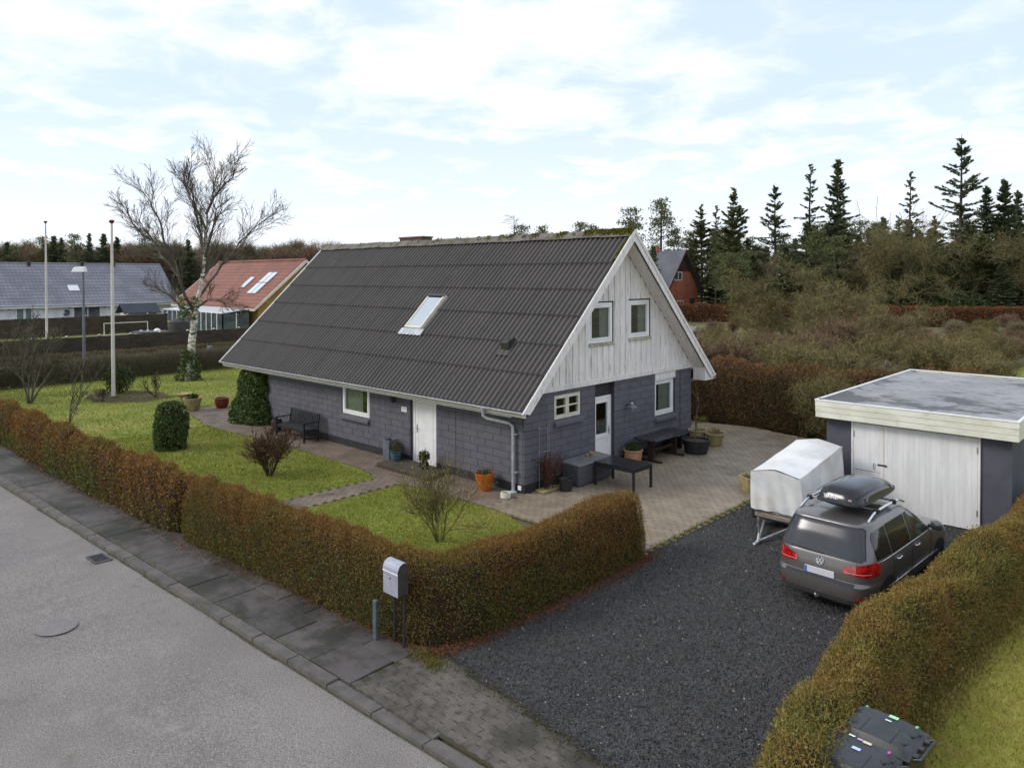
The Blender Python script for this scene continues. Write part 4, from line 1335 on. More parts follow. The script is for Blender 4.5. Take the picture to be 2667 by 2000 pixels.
for sg in (-1, 1):
    def tl(u, v, sg=sg):
        x = .40 + (.86 - .40) * u
        lo = .80 - .035 * u; hi = .885 + .12 * u ** .7
        return sg * x, lo + (hi - lo) * v
    o = rpatch('tail_light', K['tailred'], 0, 0, 0, 0, .012, 18, 6, tl)
    b = MB(); b.grid(lambda u, v, sg=sg: side_pt(.30 + .16 * u, .775 + .05 * u + (1.005 - .775 - .08 * u) * v, sg, .010), 8, 5); b.build('lamp_wrap', K['tailred'], o, smooth='all')
    rpatch('reversing_lens', mat('lens_line', S(214, 120, 112), rough=.1), sg * .42 if sg > 0 else -.80, sg * .80 if sg > 0 else -.42, .815, .828, .016, 10, 1, parent=o)
    rpatch('lamp_divider', K['blackplastic'], sg * .612 - .004, sg * .612 + .004, .775, 1.0, .0155, 1, 5, parent=o)
    rpatch('reflector', K['tailred'], sg * .62 if sg > 0 else -.80, sg * .80 if sg > 0 else -.62, .40, .45, .01, 8, 2)
    b = MB(); b.grid(lambda u, v, sg=sg: side_pt(.46 + .56 * u + .08 * (1 - v) * (1 - u) * 0, 1.02 + (1.44 + .03 * u - 1.02) * v * (1 - .0 * u) if u > 0.02 else 1.02 + .34 * v, sg, .006), 8, 6); b.build('quarter_window', K['darkglass'], car, smooth='all')
    b = MB(); b.grid(lambda u, v, sg=sg: side_pt(1.07 + .86 * u, 1.005 + (1.475 - 1.005) * v, sg, .006), 8, 6); b.build('rear_door_window', K['darkglass'], car, smooth='all')
    b = MB(); b.grid(lambda u, v, sg=sg: side_pt(2.0 + (.98 - .62 * v) * u, .99 + (1.475 - .99) * v, sg, .006), 8, 6); b.build('front_door_window', K['pane'] if False else mat('front_side_glass', S(60, 66, 62), S(40, 44, 42), 3, rough=.06, spec=.7), car, smooth='all')
    MB().tube([side_pt(.44 + 2.6 * i / 14, .985 - .0 * i, sg, .008) for i in range(15)], .007, 6).build('waist_trim', K['chrome'], car, smooth=True)
    MB().tube([side_pt(.95 + 2.4 * i / 14, .50, sg, .008) for i in range(15)], .012, 6).build('door_strip', K['chrome'], car, smooth=True)
    for yy in (1.06, 1.96, 2.98):
        MB().tube([side_pt(yy, .40 + .58 * i / 8, sg, .002) for i in range(9)], .004, 4).build('door_gap', K['blackplastic'], car)
    for yy in (1.20, 2.12):
        MB().tube([side_pt(yy, .885, sg, .004), side_pt(yy + .03, .885, sg, .035), side_pt(yy + .17, .89, sg, .035), side_pt(yy + .2, .89, sg, .004)], .014, 8).build('door_handle', K['chrome'], car, smooth=True)
    # roof rail
    pts = []
    for i in range(15):
        u = i / 14
        y = .62 + 1.75 * u
        pts.append((sg * .60 * CS, y * CS, (1.585 + .085 * min(1, 6 * min(u, 1 - u)) + .03 * math.sin(math.pi * u)) * CS))
    MB().tube(pts, .021, 8).build('roof_rail', K['chrome'], car, smooth=True)
    # mirror
    b = MB(); b.lathe([(.02, -.09), (.075, -.07), (.095, 0), (.08, .07), (.02, .09)], (0, 0, 0), 14, 1.1, .75)
    o = b.build('wing_mirror', K['paint'], car, smooth='all'); o.location = (sg * .97 * CS, 3.02 * CS, 1.06 * CS)
    MB().tube([(-sg * .14, .0, -.03), (0, 0, -.04)], .03, 8).build('mirror_arm', K['blackplastic'], o)
    # wheels
    for yy in (.82, 3.50):
        b = MB(); b.lathe([(.315, -.10), (.315, .10)], n=28)
        a_ = MB()
        prof = [(.20, -.095), (.285, -.105), (.315, -.085), (.322, 0), (.315, .085), (.285, .105), (.20, .095)]
        a_.lathe(prof, (0, 0, 0), 30, cap0=False, cap1=False)
        wo_ = thing('wheel', None, None); wo_.parent = car
        wo_.location = (sg * .785 * CS, yy * CS, .318 * CS); wo_.rotation_euler = (0, R(90), 0); wo_.scale = (CS, CS, CS)
        a_.build('tyre', K['rubber'], wo_, smooth=True)
        rim = MB()
        so_ = sg
        rim.lathe([(.205, .0), (.2, .06 * so_), (.19, .075 * so_)], (0, 0, 0), 24, cap0=False, cap1=False)
        for k in range(5):
            a2 = 2 * math.pi * k / 5
            rim.bar((.03 * math.cos(a2), .03 * math.sin(a2), .06 * so_), (.2 * math.cos(a2), .2 * math.sin(a2), .07 * so_), .06, .03, (0, 0, 1))
        rim.lathe([(.05, .04 * so_), (.05, .085 * so_)], (0, 0, 0), 12)
        rim.lathe([(.2, -.02), (.0, -.02)], (0, 0, 0), 24, cap0=False, cap1=False)
        rim.build('rim', K['steel'], wo_)
        # arch
        b = MB()
        def af(u, v, yy=yy, sg=sg):
            aa = math.pi * u; rr2 = .335 + .055 * v
            return side_pt(yy + rr2 * math.cos(aa), max(.23, .30 + rr2 * math.sin(aa)), sg, .008)
        b.grid(af, 20, 2); b.build('wheel_arch', K['blackplastic'], car, smooth='all')
        b = MB(); b.grid(lambda u, v, yy=yy, sg=sg: side_pt(yy + .335 * v * math.cos(math.pi * u), max(.225, .30 + .335 * v * math.sin(math.pi * u)), sg, .004), 16, 3); b.build('wheel_well', K['rubber'], car)
# windscreen
b = MB()
def wsf(u, v):
    z = 1.04 + .47 * v; w, yc, h = ext(z); x = (-.80 + .06 * v + (1.60 - .12 * v) * u) * w / .86
    q = min(.999, abs(x / w)); return (x * CS * .96, (yc + h * (1 - q ** NEX) ** (1 / NEX) + .006) * CS, z * CS)
b.grid(wsf, 14, 6); b.build('windscreen', K['darkglass'], car, smooth='all')
for sg in (-1, 1):
    b = MB()
    def hf(u, v, sg=sg):
        z = .66 + .14 * v + .05 * u; w, yc, h = ext(z); x = sg * (.42 + .4 * u); q = min(.999, abs(x / w))
        return (x * CS, (yc + h * (1 - q ** NEX) ** (1 / NEX) + .008) * CS, z * CS)
    b.grid(hf, 10, 4); b.build('headlight', mat('headlight_glass', S(190, 195, 200), rough=.1, spec=.8), car, smooth='all')
# number plate, badge, hitch, wiper, aerial
plt = MB()
p0 = rear_pt(0, .70, .012)
plt.box(-.26 * CS, .26 * CS, p0[1] - .008, p0[1] + .012, .655 * CS, .77 * CS)
plo = plt.build('number_plate', mat('blank_plate', S(206, 206, 210), S(196, 196, 200), 3, rough=.4), car, bevel=.004)
MB().box(-.255 * CS, -.215 * CS, p0[1] - .0105, p0[1] - .0085, .66 * CS, .765 * CS).build('plate_band', mat('plate_blue', S(70, 110, 190), rough=.4), plo)
MB().box(-.275 * CS, .275 * CS, p0[1] - .002, p0[1] + .014, .645 * CS, .652 * CS).build('plate_holder', K['blackplastic'], plo)
e0 = Vector(rear_pt(0, .895, .012))
tiltb = math.atan2(.04, .18)
def badge_pt(x, z): return (x, z)
em = MB(); ring = [(math.cos(2 * math.pi * i / 24) * .062, 0, math.sin(2 * math.pi * i / 24) * .062) for i in range(25)]
em.tube(ring, .008, 6, cap=False)
eo = em.build('emblem', K['chrome'], car, smooth=True); eo.location = e0; eo.rotation_euler = (-tiltb, 0, 0)
lt = MB()
for a, b2 in (((-.026, .050), (-.008, .008)), ((-.008, .008), (0, .008)), ((0, .008), (.008, .008)), ((.008, .008), (.026, .050)), ((-.050, .030), (-.026, -.046)), ((-.026, -.046), (-.004, -.006)), ((.004, -.006), (.026, -.046)), ((.026, -.046), (.050, .030))):
    lt.bar((a[0], -.004, a[1]), (b2[0], -.004, b2[1]), .011, .008, (0, 1, 0))
lt.build('emblem_letters', K['chrome'], eo)
MB().lathe([(.058, 0), (.058, .006)], n=20).build('emblem_disc', K['blackplastic'], eo).rotation_euler = (R(90), 0, 0)
MB().tube([(0, .02, .30 * CS), (0, -.06, .31 * CS), (0, -.08, .35 * CS)], .018, 8).lathe([(.0, .33), (.024, .35), (.0, .375)], (0, -.08, 0), 10, cap0=False, cap1=False).build('tow_ball', K['steel'], car, smooth=True)
MB().tube([rear_pt(.05 - .6 * i / 8, 1.025 + .02 * (i / 8), .02) for i in range(9)], .008, 6).build('rear_wiper', K['blackplastic'], car)
MB().tube([(-.0, 2.20 * CS, 1.55 * CS), (.0, 2.15 * CS, 1.62 * CS), (0, 1.98 * CS, 2.05 * CS)], [.012, .006, .003], 6).build('aerial', K['black'], car)
# crossbars carry the roof box
for yy in (1.02, 1.82):
    b = MB(); b.bar((-.64 * CS, yy * CS, 1.715 * CS), (.64 * CS, yy * CS, 1.715 * CS), .045, .022)
    cb = b.build('crossbar', K['steel'], car, bevel=.006)
    for sg in (-1, 1): MB().box(sg * .60 * CS - .05, sg * .60 * CS + .05, yy * CS - .04, yy * CS + .04, 1.655 * CS, 1.735 * CS).build('bar_foot', K['blackplastic'], cb, bevel=.015)

# roof box
rb = thing('roof_box', 'glossy black roof box on the bars of the grey car', 'roof box', (8.27, -1.06, 1.728 * CS), R(-4))
def box_ring(z, wd, y0, y1, nx, n=72, nose=0.0):
    o = []
    for j in range(n):
        t = 2 * math.pi * j / n
        c_, s_ = math.cos(t), math.sin(t)
        k_ = (abs(c_) ** nx + abs(s_) ** nx) ** (-1 / nx)
        yy = s_ * k_
        ww = wd * (1 - nose * max(0, yy) ** 2)
        o.append((ww * c_ * k_, (y0 + y1) / 2 + (y1 - y0) / 2 * yy, z))
    return o
def loft(rings, capb=True, capt=True):
    b = MB(); n = len(rings[0])
    for r_ in rings: b.v.extend(r_)
    for i in range(len(rings) - 1):
        for j in range(n):
            a0 = i * n + j; a1 = i * n + (j + 1) % n
            b.f.append((a0, a1, a1 + n, a0 + n))
    if capb: b.f.append(tuple(reversed(range(n))))
    if capt: b.f.append(tuple((len(rings) - 1) * n + j for j in range(n)))
    return b
BLn = 1.85
K['boxbase'] = mat('matt_black_plastic', S(34, 34, 36), S(42, 42, 44), 30, rough=.5)
K['gloss'] = mat('gloss_black', S(20, 19, 22), S(26, 25, 28), 4, rough=.14, spec=.45, coat=.25)
loft([box_ring(.0, .28, .22, BLn - .2, 4), box_ring(.03, .33, .12, BLn - .12, 4), box_ring(.085, .395, .02, BLn - .02, 6, nose=.14)]).build('base', K['boxbase'], rb, smooth=35)
loft([box_ring(.087, .41, -.005, BLn, 6.5, nose=.14), box_ring(.105, .415, -.008, BLn + .005, 6.5, nose=.14), box_ring(.125, .405, .0, BLn - .005, 6.5, nose=.14)]).build('rim', K['boxbase'], rb, smooth=35)
loft([box_ring(.126, .395, .012, BLn - .03, 6, nose=.15), box_ring(.18, .385, .03, BLn - .08, 5.5, nose=.17), box_ring(.25, .36, .07, BLn - .22, 5, nose=.2), box_ring(.315, .325, .12, BLn - .42, 4.5, nose=.22), box_ring(.352, .27, .22, BLn - .60, 4, nose=.22), box_ring(.372, .18, .36, BLn - .74, 3, nose=.2), box_ring(.378, .08, .52, BLn - .88, 2.5)]).build('lid', K['gloss'], rb, smooth=50)
for sg in (-1, 1):
    MB().tube([(sg * .372, .10, .235), (sg * .375, .5, .27), (sg * .365, .9, .275), (sg * .325, 1.35, .215)], .006, 6).build('side_crease', K['gloss'], rb, smooth=True)
o = obj('lettering', text_mesh('word', 'THULE', .085, .001, .0), mat('white_print', S(226, 226, 228), rough=.5), rb)
o.location = (-.10, .027, .19); o.rotation_euler = (R(90 - 30), 0, 0)
MB().box(.20, .26, .033, .037, .17, .20).build('sticker', mat('sticker', S(190, 150, 150), rough=.5), rb)
MB().box(.388, .394, .30, .40, .14, .19).build('lock', K['steel'], rb)

# ------------------------------------------------------------------ trailer with tarpaulin
tr_ = thing('trailer', 'small trailer under a pale grey peaked tarpaulin', 'trailer', (5.98, 1.86, 0.0))
tilt = math.radians(6.5)
tr_.rotation_euler = (tilt, 0, R(0.5))
TW, TL = .57, 2.5
K['tarp'] = mat('grey_tarpaulin', S(228, 226, 222), S(208, 207, 205), 1.5, rough=.5, spec=.5, stains=((S(198, 184, 146), 1.1, .56, .74, .55), (S(150, 148, 144), .9, .6, .76, .5, (1, 3, 1))), bump=.15, bscale=25, distb=.02)
z_f = .44
def tarp(u, v):
    # u around the section (left foot -> ridge -> right foot), v along the length
    y = TL * v
    prof = [(-TW - .03, 0.0), (-TW - .02, .30), (-TW + .01, .60), (-TW + .03, .885), (-.10, .985), (0.0, 1.0), (.1, .985), (TW - .03, .885), (TW - .01, .60), (TW + .02, .30), (TW + .03, 0.0)]
    t_ = u * (len(prof) - 1); i = min(int(t_), len(prof) - 2); f_ = t_ - i
    x = prof[i][0] * (1 - f_) + prof[i + 1][0] * f_; z = prof[i][1] * (1 - f_) + prof[i + 1][1] * f_
    wr = .012 * math.sin(y * 9 + z * 7) * (1 - z) + .01 * math.sin(y * 3.1 + 1)
    sgn_ = 1 if x > 0 else -1
    if z < .86: x += sgn_ * wr
    else: z += -.012 * abs(math.sin(math.pi * v * 2))
    return (x, y - (.03 * (1 - z) if v == 0 else 0), z_f + z * .98)
b = MB(); b.grid(tarp, 40, 24)
cov = b.build('tarpaulin', K['tarp'], tr_, smooth=60)
def tfront(u, v, y=-.001, s_=-1):
    x = -TW - .03 + (2 * TW + .06) * u
    zt = .885 + .105 * max(0, 1 - abs(x) / (TW - .03)) ** .8
    xx = x * (1 - .06 * v)
    fold = .03 * math.sin(u * 9 + v * 2.2) * (1 - v) + .022 * math.sin(u * 23 + 2.0 * v) * (1 - v) ** 1.3 - .05 * math.exp(-((u - .80 + .22 * v) / .07) ** 2) * v * (1 - v) * 3
    return (xx, y - s_ * -(.02 + fold) * 1.0, z_f + zt * .98 * v)
b = MB(); b.grid(lambda u, v: tfront(u, v, -.012, -1), 40, 16); b.build('tarpaulin_front', K['tarp'], tr_, smooth='all')
b = MB(); b.grid(lambda u, v: tfront(u, v, TL + .01, 1), 30, 12); b.build('tarpaulin_back', K['tarp'], tr_, smooth='all')
K['alu'] = mat('worn_aluminium', S(172, 160, 148), S(150, 138, 126), 5, rough=.45, metal=.3, stretch=(1, 1, 6))
for k in range(2):
    z0 = .24 + k * .115
    MB().box(-TW, TW, .01, .04, z0, z0 + .105).build('headboard', K['alu'], tr_, bevel=.012)
    MB().box(-TW, TW, TL - .04, TL - .01, z0, z0 + .105).build('tailboard', K['alu'], tr_, bevel=.012)
    for sg in (-1, 1): MB().box(sg * TW - .015, sg * TW + .015, .045, TL - .045, z0, z0 + .105).build('side_board', K['alu'], tr_, bevel=.01)
for sx_ in (-1, 1):
    for yy in (-.005, TL - .035): MB().box(sx_ * (TW + .005) - .03, sx_ * (TW + .005) + .03, yy, yy + .04, .18, .5).build('corner_post', K['darkmetal'], tr_, bevel=.006)
MB().box(-TW, TW, .03, TL - .03, .2, .235).build('floor_panel', K['darkmetal'], tr_)
b = MB(); b.bar((-.38, .2, .16), (0, -1.0, .16), .05, .06).bar((.38, .2, .16), (0, -1.0, .16), .05, .06)
db = b.build('drawbar', K['steel'], tr_, bevel=.008)
MB().bar((0, -.98, .165), (0, -1.22, .165), .07, .07).build('coupling', K['steel'], db, bevel=.015)
MB().tube([(0.03, -1.12, .2), (0.03, -1.02, .36)], .014, 8).build('coupling_handle', K['white'], db)
MB().tube([(-.12, -.7, .05), (-.12, -.7, .55)], .022, 8).build('jockey_tube', K['steel'], db)
for sg in (-1, 1):
    b = MB(); b.lathe([(.14, -.07), (.24, -.075), (.265, -.05), (.265, .05), (.24, .075), (.14, .07)], (0, 0, 0), 26)
    o = b.build('wheel', K['rubber'], tr_, smooth=True); o.location = (sg * (TW + .12), TL * .52, .10); o.rotation_euler = (0, R(90), 0)
    b = MB(); b.grid(lambda u, v, sg=sg: (sg * (TW + .03 + .19 * v), TL * .52 + .33 * math.cos(math.pi * u), .10 + .33 * math.sin(math.pi * u)), 14, 1); b.build('mudguard', K['blackplastic'], tr_)
b = MB()
for i in range(14):
    u0, u1 = i / 14, (i + 1) / 14
b.tube([(-TW - .04 + (2 * TW + .08) * i / 24, -.04 - .006 * (i % 2), .43 - .05 * abs(math.sin(i * .9))) for i in range(25)], .005, 5)
b.build('tarp_cord', K['black'], tr_)

# ------------------------------------------------------------------ wheelie bins
def bin_(loc, rz, label, clips, lines):
    t_ = thing('wheelie_bin', label, 'bin', loc, rz, 'bins behind the driveway hedge')
    K_b = K.setdefault('binplastic', mat('bin_plastic', S(52, 51, 54), S(40, 40, 42), 5, rough=.38, bump=.2, bscale=120, distb=.003, stains=((S(92, 92, 98), 2.5, .58, .74, .5),)))
    # local: width along y (-.29..+.29), depth along x (0..0.70, hinge at +x)
    loft([[(.06, -.22, .05), (.60, -.22, .05), (.60, .22, .05), (.06, .22, .05)], [(.0, -.275, .93), (.66, -.275, .93), (.66, .275, .93), (.0, .275, .93)], [(-.02, -.295, .94), (.68, -.295, .94), (.68, .295, .94), (-.02, .295, .94)], [(-.02, -.295, .985), (.68, -.295, .985), (.68, .295, .985), (-.02, .295, .985)]]).build('body', K_b, t_, bevel=.012, smooth=30)
    ld = MB()
    def lidz(u, v):
        x = -.03 + .70 * u; y = -.305 + .61 * v
        e = min(u, 1 - u, .12) / .12; f_ = min(v, 1 - v, .10) / .10
        k_ = min(e, f_); k_ = k_ * k_ * (3 - 2 * k_)
        return (x, y, .99 + .05 * k_ + .022 * math.sin(math.pi * u) * k_)
    ld.grid(lidz, 24, 22)
    lo_ = ld.build('lid', K_b, t_, smooth=28)
    MB().box(-.035, .675, -.31, .31, .975, .992).build('lid_rim', K_b, lo_, bevel=.006)
    # split line and moulded hollows
    def ztop(u, v): return lidz(u, v)[2]
    MB().bar((.05, .10, ztop(.1, .66) + .004), (.62, .10, ztop(.93, .66) + .002), .012, .014).build('split_rib', K['black'], lo_)
    for u in (.30, .72):
        MB().tube([(-.03 + .70 * u, -.305 + .61 * v, ztop(u, v) + .0015) for v in (.1, .2, .3, .4, .5, .6)], .003, 4).build('lid_seam', K['black'], lo_)
    for (u, v, a_, b_) in ((.13, .36, .055, .07), (.10, .78, .035, .05), (.86, .30, .03, .045), (.88, .62, .035, .05), (.93, .80, .03, .04)):
        zc = ztop(u, v)
        MB().lathe([(1, .0), (.85, .006), (.0, .007)], (0, 0, 0), 14, a_, b_, cap1=False).build('lid_hollow', K['black'], lo_).location = (-.03 + .70 * u, -.305 + .61 * v, zc + .003)
    MB().tube([(.69, -.22, .97), (.75, -.22, 1.0), (.75, .22, 1.0), (.69, .22, .97)], .016, 8).build('handle', K_b, t_, smooth=True)
    for y in (-.16, 0, .16): MB().box(.66, .72, y - .03, y + .03, .955, 1.0).build('hinge', K_b, t_, bevel=.006)
    for sg in (-1, 1):
        b = MB(); b.lathe([(.04, -.02), (.10, -.022), (.105, 0), (.10, .022), (.04, .02)], n=20)
        o = b.build('wheel', K['rubber'], t_, smooth=True); o.location = (.60, sg * .25, .105); o.rotation_euler = (R(90), 0, 0)
    for (u, v, c_, l_) in clips:
        pts = [(-.03 + .70 * u + (l_ * math.cos(q)), -.305 + .61 * v + l_ * .7 * math.sin(q), ztop(u, v) + .008) for q in (-.9, -.45, 0, .45, .9)]
        MB().tube(pts, .012, 6).build('clip', c_, lo_, smooth=True)
    for (u, v, du, dv, c_) in lines:
        x, y = -.03 + .70 * u, -.305 + .61 * v
        MB().add([(x + i * du, y + j * dv, max(ztop(u, v), ztop(min(1, u + .05), v)) + .006) for i, j in ((-1, -1), (1, -1), (1, 1), (-1, 1))], [(0, 1, 2, 3)]).build('sticker', c_, lo_)
    return t_
cg = mat('green_clip', S(120, 220, 140), rough=.4); cp = mat('pink_clip', S(214, 92, 190), rough=.4); cbl = mat('blue_clip', S(110, 140, 220), rough=.4)
lg = mat('pale_green_sticker', S(170, 228, 180), rough=.5); lw_ = mat('white_sticker', S(224, 226, 232), rough=.5); ly = mat('cream_sticker', S(226, 208, 170), rough=.5); lv = mat('lilac_sticker', S(200, 160, 206), rough=.5); lb = mat('pale_blue_sticker', S(190, 206, 236), rough=.5)
bin_((10.22, -6.02, .02), R(-3), 'wheelie bin with green clips on its lid, farther from the road', ((.10, .94, cg, .03), (.90, .88, cg, -.03)), ((.55, .86, .045, .028, lg), (.52, .70, .03, .012, lw_)))
bin_((10.14, -6.65, .02), R(-3), 'wheelie bin with pink and blue clips, nearest the road', ((.10, .94, cp, .03), (.04, .78, cbl, .03), (.90, .88, cp, -.03), (.92, .62, cbl, -.03)), ((.36, .88, .03, .014, lw_), (.48, .86, .025, .016, lv), (.58, .85, .04, .02, ly), (.52, .58, .04, .024, lb)))

# ------------------------------------------------------------------ mailbox and stub post
mb = thing('mailbox', 'white metal mailbox with rounded lid on two posts', 'mailbox', (3.86, -7.14, 0), R(0))
K['boxgrey'] = mat('mailbox_lacquer', S(168, 171, 182), S(152, 155, 166), 6, rough=.4, metal=.1)
b = MB()
pr_ = [(-.10, .83), (-.10, 1.18), (-.093, 1.24), (-.065, 1.29), (-.02, 1.315), (.04, 1.32), (.10, 1.30), (.10, .83)]
b.slab([(-.18, y, z) for y, z in pr_], (.36, 0, 0))
mbo = b.build('box', mat('dark_box_side', S(64, 62, 56), S(54, 52, 48), 8, rough=.5), mb, bevel=.008, smooth=30)
MB().box(-.183, .183, -.108, -.101, .828, 1.17).build('front_plate', K['boxgrey'], mb, bevel=.003)
b = MB(); ar = [(-.112, 1.185), (-.108, 1.235), (-.075, 1.30), (-.02, 1.328), (.04, 1.332)]
b.grid(lambda u, v: (-.185 + .37 * u, *[ar[min(int(v * 4), 3)][k] * (1 - (v * 4 - min(int(v * 4), 3))) + ar[min(int(v * 4), 3) + 1][k] * (v * 4 - min(int(v * 4), 3)) for k in (0, 1)]), 2, 16)
b.build('lid', K['boxgrey'], mb, smooth='all')
MB().box(-.185, .185, -.118, -.109, 1.172, 1.186).build('slot_lip', K['white'], mb)
MB().box(-.15, -.03, -.1095, -.1085, 1.115, 1.15).build('name_strip', K['print'], mb)
MB().tube([(0, -.108, 1.09), (0, -.118, 1.09)], .012, 10).build('lock', K['black'], mb)
for sg in (-1, 1): MB().tube([(sg * .12, .06, 0), (sg * .12, .06, .9)], .02, 8).build('post', K['darkmetal'], mb)
sp = MB().box(-.045, .045, -.03, .03, 0, .62)
spo = sp.build('stub_post', mat('stub_grey', S(84, 96, 100), S(70, 80, 84), 8, rough=.6), bevel=.008); spo.location = (3.44, -7.22, 0)
tag(spo, 'short grey metal stub post beside the mailbox', 'post')

# ------------------------------------------------------------------ garden furniture and pots
bn = thing('garden_bench', 'black slatted garden bench against the front wall', 'bench', (-11.30, -.83, .022))
BLen, BD = 1.85, .60
for i in range(6): MB().box(.03, BLen - .03, .04 + i * .078, .10 + i * .078, .40 + .004 * i, .425 + .004 * i).build('seat_slat', K['black'], bn, bevel=.005)
for i in range(17):
    x = .10 + i * (BLen - .2) / 16
    MB().bar((x, .55, .47), (x, .62, .87), .05, .02, (0, 1, 0)).build('back_slat', K['black'], bn)
MB().bar((.03, .625, .90), (BLen - .03, .625, .90), .07, .035, (0, -.15, 1)).build('top_rail', K['black'], bn, bevel=.006)
MB().bar((.03, .545, .45), (BLen - .03, .545, .45), .05, .03).build('lower_rail', K['black'], bn)
for x in (.0, BLen):
    MB().box(x - .03, x + .03, .0, .06, 0, .64).build('leg', K['black'], bn, bevel=.006)
    MB().bar((x, .56, .0), (x, .56, .45), .06, .06, (0, 1, 0)).bar((x, .56, .44), (x, .64, .93), .06, .05, (0, 1, 0)).build('leg', K['black'], bn, bevel=.006)
    MB().bar((x, -.03, .655), (x, .60, .665), .065, .035).build('arm_rest', K['black'], bn, bevel=.008)
    MB().box(x - .02, x + .02, .06, .54, .36, .40).box(x - .018, x + .018, .06, .54, .10, .14).build('side_rail', K['black'], bn)
MB().box(.03, BLen - .03, .01, .04, .34, .40).box(.03, BLen - .03, .28, .31, .10, .13).build('stretcher', K['black'], bn)

def soil_mat():
    return K['soil']
def pot(name, label, cat, loc, prof, m, soil_z=None, n=28, group=None, sq=False, rz=0):
    t_ = thing(name, label, cat, loc, rz, group)
    nn = n
    b = MB(); b.lathe(prof, (0, 0, 0), nn, cap1=False)
    b.build('pot', m, t_, smooth=(30 if nn > 8 else False))
    if soil_z:
        r_, z_ = soil_z
        MB().lathe([(r_, z_), (r_ * .5, z_ + .015), (0, z_ + .02)], (0, 0, 0), nn, cap0=False, cap1=False).build('soil', K['soil'], t_)
    return t_
def foliage_ball(parent, c, rx, rz_, n, size, m, name='foliage', asp=.45, vert=.3):
    d = unit(NR.normal(size=(n, 3))); r_ = NR.random((n, 1)) ** .45
    P = d * r_ * np.array([rx, rx, rz_]) + np.array(c)
    V, F = leaf_quads(P, size, asp, vert=vert)
    return obj(name, np_mesh(name, V, F), m, parent)
K['terracotta'] = mat('orange_glaze', S(196, 104, 34), S(170, 84, 26), 6, rough=.35, stains=((S(120, 76, 40), 6, .6, .72, .5),))
K['clay'] = mat('pale_terracotta', S(186, 140, 108), S(160, 116, 88), 5, rough=.8, stains=((S(206, 176, 146), 3, .56, .72, .5),))
K['stonepot'] = mat('sandstone', S(168, 152, 110), S(140, 126, 88), 5, rough=.9, stains=((S(110, 108, 66), 3, .55, .7, .5),))
K['evergreen'] = leafmat('evergreen_leaf', [S(30, 42, 18), S(52, 66, 30), S(78, 90, 44)], trans=.1)
K['dryplant'] = leafmat('withered_stalk', [S(70, 74, 48), S(108, 104, 76), S(60, 58, 40)], trans=.1)
t_ = pot('plant_pot', 'tapered orange glazed pot by the front wall', 'pot', (-1.05, -.42, .022), [(.16, 0), (.17, .03), (.24, .30), (.265, .44), (.27, .47), (.245, .47), (.235, .42)], K['terracotta'], (.236, .41))
foliage_ball(t_, (0, 0, .47), .22, .10, 260, .07, K['dryplant'])
pt_ = MB().lathe([(.115, 0), (.13, .02), (.13, .13), (.125, .15), (.10, .15), (.10, .12)], (0, 0, 0), 20, cap1=False)
o = pt_.build('white_bowl', K['cream'], smooth=30); o.location = (-.14, -.56, .022); tag(o, 'small off-white bowl on the ground near the downpipe', 'bowl')
t_ = thing('planter_column', 'tall square grey zinc planter left of the front door', 'planter', (-5.34, -.28, .022), 0)
zc_ = mat('dull_zinc', S(110, 116, 124), S(92, 98, 106), 4, rough=.5, metal=.2, stains=((S(138, 142, 146), 3, .56, .7, .5),))
b = MB(); b.box(-.16, .16, -.16, -.145, 0, .68).box(-.16, .16, .145, .16, 0, .68).box(-.16, -.145, -.145, .145, 0, .68).box(.145, .16, -.145, .145, 0, .68)
b.build('casing', zc_, t_, bevel=.004); MB().box(-.144, .144, -.144, .144, .0, .6).build('soil', K['soil'], t_)
t_ = pot('plant_pot', 'ribbed blue green pot with withered stalks by the step', 'pot', (-4.96, -.36, .13), [(.125, 0), (.15, .05), (.145, .06), (.16, .12), (.152, .13), (.165, .19), (.158, .20), (.17, .27), (.175, .30), (.16, .30), (.15, .26)], mat('blue_green_glaze', S(52, 76, 88), S(66, 92, 102), 12, rough=.4), (.15, .26))
foliage_ball(t_, (0, 0, .42), .17, .2, 420, .09, K['dryplant'], asp=.2, vert=1.6)
t_ = pot('plant_pot', 'small black pot with young evergreen on the step', 'pot', (-3.55, -.42, .13), [(.08, 0), (.13, .06), (.145, .13), (.13, .19), (.115, .2), (.11, .17)], mat('black_glaze', S(30, 32, 38), rough=.3), (.11, .17))
foliage_ball(t_, (0, 0, .36), .17, .18, 330, .10, K['evergreen'], vert=1.0)
t_ = pot('dark_urn', 'dark round pot at the end of the black bench', 'pot', (-12.15, -.32, .022), [(.14, 0), (.20, .12), (.21, .28), (.17, .40), (.12, .43), (.10, .40)], K['black'], (.1, .39))
